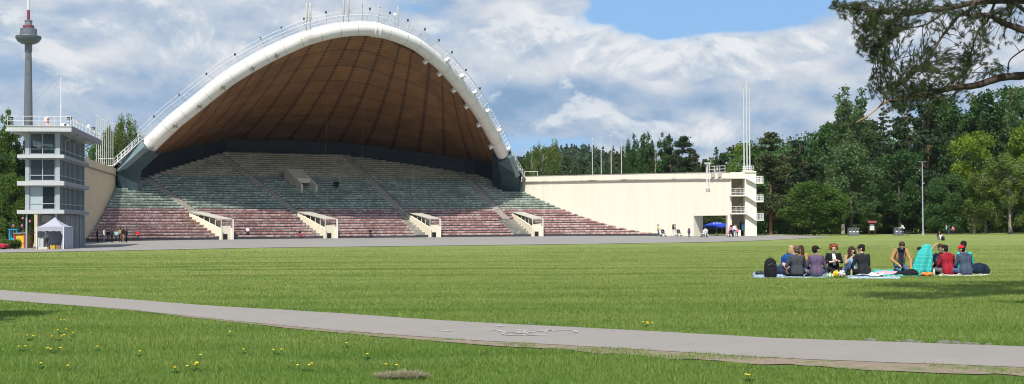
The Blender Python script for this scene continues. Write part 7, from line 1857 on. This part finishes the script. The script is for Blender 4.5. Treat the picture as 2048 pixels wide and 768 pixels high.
mb = MB(); mb.add([(x1-.01, y0+.05, ze), (x1-.01, y1, ze), (x1-.01, y1, zg), (x1-.01, y0+.3, zg)], [(0, 1, 2, 3)]); mb.add([(x1-.02, y0, zv), (x1-.35, y0+.02, ze), (x1-.12, y0+.02, zg+1.2), (x1-.30, y0, zg), (x1-.02, y0, zg)], [(0, 1, 2, 3, 4)]); mb.add([(x0+.01, y1, ze+.2), (x1-.01, y1, ze+.2), (x1-.01, y1, zg), (x0+.01, y1, zg)], [(0, 1, 2, 3)]); mb.build('side_curtain', mt_, t)
pp = at(80, 498, 127.9); t = thing('tent_counter', (pp.x, 128.1, zg), 'light grey upright counter board at the left side of the tent', 'counter')
mb = MB(); mb.box((pp.x, 128.1, zg+.52), (.50, .06, 1.04)); mb.build('board', MSLAB, t); mb = MB(); mb.box((pp.x, 128.5, zg+1.02), (.5, .7, .04)); mb.build('top', MSLAB, t)
pp = at(108, 498, 129); t = thing('folding_table', (pp.x, 129, zg), 'folding table with small goods inside the tent', 'table'); mb = MB(); mb.box((pp.x, 129, zg+.72), (1.0, .6, .04)); mb.build('top', mat('table_blue', (.3, .36, .5), .5), t)
for (dx, dy) in ((-.45, -.25), (.45, -.25), (.45, .25), (-.45, .25)): mb = MB(); mb.bar((pp.x+dx, 129+dy, zg), (pp.x+dx, 129+dy, zg+.71), .02); mb.build('leg', MGREYM, t)
for k, (px, cc, lab) in enumerate(((106, (.55, .33, .03), 'ochre yellow crate under the table in the tent'), (117, (.22, .16, .09), 'brown crate at the right side of the tent floor'))):
    pp = at(px, 497, 128.4); t = thing('crate', (pp.x, 128.4, zg), lab, 'crate', 'crates in the tent'); m = mat('crate%d' % k, cc, .6, .2, 6)
    mb = MB(); mb.box((pp.x, 128.4, zg+.03), (.42, .3, .03))
    for s in (-1, 1): mb.box((pp.x+s*.205, 128.4, zg+.20), (.02, .3, .36)); mb.box((pp.x, 128.4+s*.15, zg+.20), (.388, .02, .36))
    mb.build('box_body', m, t); mb = MB(); mb.box((pp.x, 128.24, zg+.32), (.14, .012, .05)); mb.build('handle', MDARK, t)
pp = at(87, 498, 126.6); t = thing('concrete_block', (pp.x, 126.6, zg), 'pale concrete block on the paving before the tent', 'block'); mb = MB(); mb.box((pp.x, 126.6, zg+.1), (.8, .35, .24)); mb.build('block_body', mat('conc_block', (.55, .50, .40), .9), t, bevel=.03)
mb = MB(); mb.bar((pp.x-.2, 126.6, zg+.22), (pp.x-.2, 126.6, zg+.27), .03); mb.bar((pp.x+.2, 126.6, zg+.22), (pp.x+.2, 126.6, zg+.27), .03); mb.build('lifting_eye', MGREYM, t)
# painted kiosk
YK = 139.0; k0, k1, k2 = at(30, 498, YK).x, at(49, 498, YK).x, at(64, 498, YK+1.5).x; zt0 = at(30, 468, YK).z; zt1 = at(49, 466.5, YK).z; zg2 = gz(k0, YK)
t = thing('painted_kiosk', ((k0+k1)/2, YK, zg2), 'small yellow kiosk with red frame and painted splashes beside the bushes', 'kiosk')
m, nt, b, out = newmat('kiosk_mural'); n1 = tex(nt, 2.2, 4, .6); n2 = tex(nt, 3.1, 4, .6, stretch=(1, 1, 1.4), dist=1.2)
c = ramp(nt, n1, [(0, (.62, .42, .02)), (.55, (.62, .42, .02)), (.56, (.65, .62, .55))], 'CONSTANT'); c = mixc(nt, ramp(nt, n2, [(0, (0, 0, 0)), (.62, (1, 1, 1))], 'CONSTANT'), c, (.03, .03, .05)); nt.links.new(c, b.inputs['Base Color']); b.inputs['Roughness'].default_value = .6
mb = MB(); mb.box(((k0+k1)/2, YK+1.2, (zg2+zt0)/2), (k1-k0, 2.4, zt0-zg2)); mb.build('cabin', m, t)
mr = mat('kiosk_red', (.50, .04, .03), .5); mb = MB()
for x in (k0, k1): mb.box((x, YK-.02, (zg2+zt0)/2+.02), (.12, .12, zt0-zg2+.1))
mb.build('frame', mr, t); mb = MB(); mb.hexa([V3(k0-.15, YK-.15, zt0), V3(k1+.15, YK-.15, zt1), V3(k1+.15, YK+2.5, zt1), V3(k0-.15, YK+2.5, zt0), V3(k0-.15, YK-.15, zt0+.1), V3(k1+.15, YK-.15, zt1+.1), V3(k1+.15, YK+2.5, zt1+.1), V3(k0-.15, YK+2.5, zt0+.1)]); mb.build('roof', MGREYM, t)
mb = MB(); mb.box(((k1+k2)/2, YK+1.9, (zg2+zt0)/2), (k2-k1-.12, .1, zt0-zg2)); mb.build('side_board', mat('ochre_board', (.28, .20, .07), .7, .3, 2), t)
# blue play tower with flowers beyond
t = thing('blue_stand', (at(28, 490, 142).x, 142, zg2), 'bright blue painted stand behind the yellow kiosk', 'stand')
xb = at(28, 490, 142).x; zb_ = at(28, 460, 142).z; mb = MB()
for (dx, dy) in ((-.35, -.3), (.35, -.3), (.35, .3), (-.35, .3)): mb.box((xb+dx, 142+dy, (zg2+zb_)/2), (.1, .1, zb_-zg2))
mb.build('post', mat('play_blue', (.02, .28, .55), .5, .15, 4), t); mb = MB(); mb.box((xb, 142-.3, zg2+.5), (.7, .05, 1.0)); mb.box((xb, 142, zb_+.05), (.9, .8, .1)); mb.build('panel', MATS['play_blue'], t)
for k, (px, py) in enumerate(((46, 437), (60, 443), (44, 452), (27, 452))):
    q = at(px, py, 143+.4*k); t = thing('balloon', q, ['first', 'second', 'third', 'fourth'][k]+' pink balloon '+['above the kiosk, highest', 'above the kiosk, rightmost', 'in the shade just over the kiosk roof', 'over the blue stand'][k], 'balloon', 'pink balloons by the kiosk')
    for dx, dz in ((0, 0),): 
        mb = MB(); mb.ell(q, (.14, .14, .17), 12, 9); mb.lathe([(.015, -.20), (.03, -.17)], q, 6); mb.build('skin', mat('balloon_pink', (.38, .13, .22), .3, .25, 3), t, smooth=True)
    mb = MB(); mb.bar(q-V3(0, 0, .3), (q.x, q.y, zg2), .008, 3); mb.build('string', MWHITE, t)
# toy-like small red car nose at the left border
pc_ = gp(2, 131); t = thing('parked_car', (pc_.x, pc_.y, pc_.z), 'low red car nose just showing at the left border', 'car', None, R_(0))
mb = MB(); prof = [(-2.6, .25), (-2.6, .62), (-2.0, .72), (-1.2, .78), (-.5, 1.0), (.2, 1.0), (.9, .0+.72), (1.0, .60), (1.02, .25)]
mb.extrude([V3(x-.45, -.75, z*.62) for x, z in prof], V3(0, 1.5, 0)); mb.build('body', mat('car_red', (.42, .02, .04), .3, .1, 2), t, False, bevel=.05)
for x in (-2.0, .45):
    for y in (-.76, .76): mb = MB(); mb.bar((x-.45, y-.06, .22), (x-.45, y+.06, .22), .22, 14); mb.build('wheel', MB_RUB, t, False)
mb = MB(); mb.box((.54, -.5, .30), (.03, .22, .09)); mb.build('headlight', MATS['lens'], t, False)
# parasol in the portal
YU = 218; pu = gp(1433, YU); t = thing('parasol', (pu.x, pu.y, 0), 'big blue parasol standing beyond the portal', 'parasol')
zt = at(1433, 443, YU).z; zb_ = at(1433, 452, YU).z; r_ = 30*YU/F; mb = MB(); n = 8; C_ = [(pu.x+r_*math.cos(R_(k*45+20)), pu.y+r_*math.sin(R_(k*45+20)), zb_) for k in range(8)]; Mi = [(pu.x+(r_*.5)*math.cos(R_(k*45+20)), pu.y+(r_*.5)*math.sin(R_(k*45+20)), lerp(zb_, zt, .62)) for k in range(8)]
mb.add(C_+Mi+[(pu.x, pu.y, zt)]+[(x, y, z-.25) for x, y, z in C_], [(k, (k+1) % 8, 8+(k+1) % 8, 8+k) for k in range(8)]+[(8+k, 8+(k+1) % 8, 16) for k in range(8)]+[(k, (k+1) % 8, 17+(k+1) % 8, 17+k) for k in range(8)]); mb.build('canopy', mat('parasol_blue', (.015, .045, .42), .6, .1, 1.0), t)
mb = MB(); mb.bar((pu.x, pu.y, 0), (pu.x, pu.y, zt), .05); mb.build('pole', MWHITE, t); mb = MB(); mb.lathe([(.35, 0), (.35, .08), (.1, .1)], (pu.x, pu.y, 0), 14); mb.build('base', MGREYM, t)
mb = MB()
for k in range(3):
    a = R_(245+k*22); q = Vector((pu.x+r_*.55*math.cos(a), pu.y+r_*.55*math.sin(a), lerp(zb_, zt, .55)+.06)); mb.box(q, (.35, .03, .14), a+math.pi/2)
mb.build('emblem', mat('pale_mark', (.45, .5, .62), .7), t)
# litter bins
def bin_(px, py, w, lab, Y, doors):
    p = gp(px, Y); t = thing('recycling_bin', (p.x, p.y, 0), lab, 'bin', 'grey bins at the wood edge'); m = mat('bin_grey', (.13, .15, .175), .5, .15, 2); H = 1.05; mb = MB(); mb.box((p.x, p.y, H/2), (w, .8, H)); mb.build('body', m, t, bevel=.03)
    mb = MB(); mb.box((p.x, p.y, H+.04), (w+.1, .9, .08)); mb.build('lid', mat('bin_lid', (.17, .19, .22), .5), t, bevel=.02)
    for k in range(doors):
        x = p.x+w*((k+.5)/doors-.5); mb = MB(); mb.box((x, p.y-.405, H*.78), (w/doors*.55, .02, .16)); mb.build('slot', MDARK, t)
        mb = MB(); mb.box((x, p.y-.407, H*.55), (w/doors*.5, .015, .16)); mb.build('sticker', MWHITE, t)
bin_(1706.5, 473, 1.5, 'grey triple bin with white stickers below the pale bare trunk', 204, 3); bin_(1797, 472, 1.25, 'grey bin behind the cyclist', 203, 2)
# notice board
p = gp(1744, 206); t = thing('notice_board', (p.x, p.y, 0), 'wooden notice board with little red roof and pale sheet', 'notice board'); mw = mat('board_wood', (.12, .06, .04), .8)
for s in (-1, 1): mb = MB(); mb.box((p.x+s*.42, p.y, .95), (.09, .09, 1.9)); mb.build('post', mw, t)
mb = MB(); mb.box((p.x, p.y, 1.18), (.76, .06, 1.1)); mb.build('panel', mw, t); mb = MB(); mb.box((p.x, p.y-.04, 1.2), (.62, .02, .88)); mb.build('notice', mat('notice', (.55, .62, .60), .6, .12, 9), t)
mb = MB(); mb.extrude([V3(p.x-.62, p.y-.35, 1.86), V3(p.x-.62, p.y, 2.12), V3(p.x-.62, p.y+.35, 1.86), V3(p.x-.62, p.y+.35, 1.80), V3(p.x-.62, p.y, 2.04), V3(p.x-.62, p.y-.35, 1.80)], V3(1.24, 0, 0)); mb.build('roof', mat('red_roof', (.22, .04, .045), .7), t)
# lamp post
p = gp(1846, 206); zt = at(1844.5, 324, 206).z; t = thing('street_lamp', (p.x, p.y, 0), 'tall slim grey lamp post with two lamp heads at the wood edge', 'street lamp')
mb = MB(); mb.tube([(p.x, p.y, 0), (p.x, p.y, zt*.5), (p.x, p.y, zt)], [.11, .085, .055], 10); mb.lathe([(.2, 0), (.2, .25), (.12, .3)], (p.x, p.y, 0), 10); mb.build('pole', mat('lamp_pole', (.33, .38, .42), .45, .08, 2), t, smooth=True)
mb = MB(); mb.bar((p.x-.5, p.y, zt), (p.x+.5, p.y, zt), .035); mb.build('cross_arm', MGREYM, t)
for s in (-1, 1):
    mb = MB(); mb.ell((p.x+s*.42, p.y, zt+.05), (.28, .16, .09), 12, 6); mb.build('lamp_head', mat('lamp_head', (.10, .10, .11), .5), t, smooth=True); 
mb = MB(); mb.box((p.x+.14, p.y-.05, zt*.71), (.22, .16, .22)); mb.build('control_box', MGREYM, t)

# dandelions: every plant a thing of its own, copies of one with its flower heads
def dandelion_proto(n, seed):
    rr = random.Random(seed); t = thing('dandelion', (0, 0, 0), 'x', 'flower', 'dandelions in the near grass'); m = leafmat('dandelion_leaf', (.03, .08, .012), (.08, .17, .03), .2); mb = MB()
    for k in range(11):
        a = k*.6+rr.uniform(-.2, .2); L = rr.uniform(.08, .15); d = V3(math.cos(a), math.sin(a), 0); s = V3(-d.y, d.x, 0)*.014; mb.add([d*.01-s*.4, d*L*.6-s+V3(0, 0, .045), d*L+V3(0, 0, .03), d*L*.6+s+V3(0, 0, .045), d*.01+s*.4], [(0, 1, 2, 3, 4)])
    mb.build('foliage', m, t, False)
    for k in range(n):
        a = rr.uniform(0, 6.28); q = rr.uniform(.03, .16) if n > 1 else 0; x, y, h = q*math.cos(a), q*math.sin(a), rr.uniform(.075, .13); mb = MB(); mb.bar((x*.3, y*.3, 0), (x, y, h), .003, 4); st = mb.build('stem', MATS['bark'] if False else m, t, False)
        mb = MB(); mb.lathe([(.004, -.008), (.019, 0), (.024, .006), (.018, .013), (.006, .016)], (x, y, h), 12); mb.build('flower_head', mat('dandelion_yellow', (.80, .55, .01), .7, .15, 40), st, False)
    return t
D = [(390, 743, 5, 'largest clump of dandelions at the lower left, five yellow heads'), (350, 748, 1, 'single dandelion just left of the largest clump'), (401, 722, 1, 'single dandelion above the largest clump'), (136, 744, 1, 'lone bright dandelion near the bottom left'), (82, 739, 1, 'small dandelion left of the lone bright one'),
     (45, 704, 2, 'dark leaved dandelion pair near the left border'), (104, 708, 3, 'dandelion cluster right of the dark leaved pair'), (118, 683, 3, 'dandelion row in the middle of the left grass'), (122, 669, 2, 'dandelion pair near the left shade'), (146, 675, 1, 'dandelion beside the middle row'), (60, 682, 2, 'dandelion pair below the left shade'), (280, 714, 1, 'yellow dandelion left of the brown dry weed'), (195, 704, 1, 'small lone dandelion in the left grass'),
     (555, 711, 2, 'dark weed with two dandelion heads left of centre'), (487, 710, 1, 'small dandelion left of the dark weed'), (614, 744, 3, 'dandelion clump at the bottom left of centre'), (784, 743, 2, 'dandelion pair beside the dry grass heap'), (693, 697, 1, 'pale dandelion right of the dark weed'), (1291, 655, 6, 'isolated dandelion clump beyond the path'), (1497, 764, 2, 'dandelion at the bottom edge right of centre'), (1555, 570, 1, 'tiny yellow flower in front of the picnic, left'), (460, 674, 1, 'little dandelion below the path on the left'), (126, 648, 2, 'dandelions close to the near path edge on the left'), (735, 720, 1, 'orange tinted dandelion near the centre bottom'), (1662, 568, 1, 'tiny flower right below the snack bags')]
PR = {}
for (x, y, n, lab) in D:
    p = ground(x, y)
    if n not in PR: PR[n] = dandelion_proto(n, n); o = PR[n]; o.location = (p.x, p.y, .0); o['label'] = lab; o.scale = (.75,)*3
    else: o = copy_tree(PR[n], (p.x, p.y, 0), random.uniform(0, 6.28), .75, lab)
# heap of dry cut grass
p = ground(803, 757); rr_ = np.random.default_rng(5); n = 2600; ang = rr_.random(n)*6.28; q = rr_.random(n)**.5; P = np.stack([p.x+.30*q*np.cos(ang), p.y+.10*q*np.sin(ang)*2.2, .03+.05*(1-q)*rr_.random(n)+.01], 1)
d = rr_.standard_normal((n, 3)); d[:, 2] *= .35; d /= np.linalg.norm(d, axis=1)[:, None]; L = .05; V = np.empty((n*3, 3), np.float32); s = np.cross(d, [0, 0, 1]); s /= np.linalg.norm(s, axis=1)[:, None]; V[0::3] = P-d*L-s*.002; V[1::3] = P-d*L+s*.002; V[2::3] = P+d*L
tag(link('dry_grass_heap', mesh_np('dry_grass_heap', V, np.arange(n*3, dtype=np.int32).reshape(-1, 3), leafmat('hay', (.16, .13, .08), (.42, .38, .26), .2), False, rr_.random(n))), 'small heap of dry greyish cut grass near the bottom centre', 'grass heap', kind='stuff')
# stones along the far edge of the path
for k, (px, w) in enumerate(((1742, .10), (1798, .06), (1820, .10), (1838, .07), (1888, .12), (1912, .10), (1936, .09), (1952, .08), (1978, .07), (1060, .06), (1145, .05))):
    fx = ground(px, interp(px, [q[0] for q in FAR], [q[1] for q in FAR])-1.6); mb = MB(); rs = random.Random(k); mb.ell((0, 0, 0), (w, w*.8, w*.35), 9, 6, Matrix.Rotation(rs.uniform(0, 3), 3, 'Z'))
    mb.v = [tuple(Vector(v)*(1+.18*mnoise.noise(Vector(v)*14+Vector((k, 0, 0))))) for v in mb.v]
    o = mb.build('stone', mat('stone_grey', (.13, .13, .11), .9, .2, 12), None, loc=(fx.x, fx.y, .01)); tag(o, 'half buried grey stone at the far path edge', 'stone', 'stones along the far edge of the path')
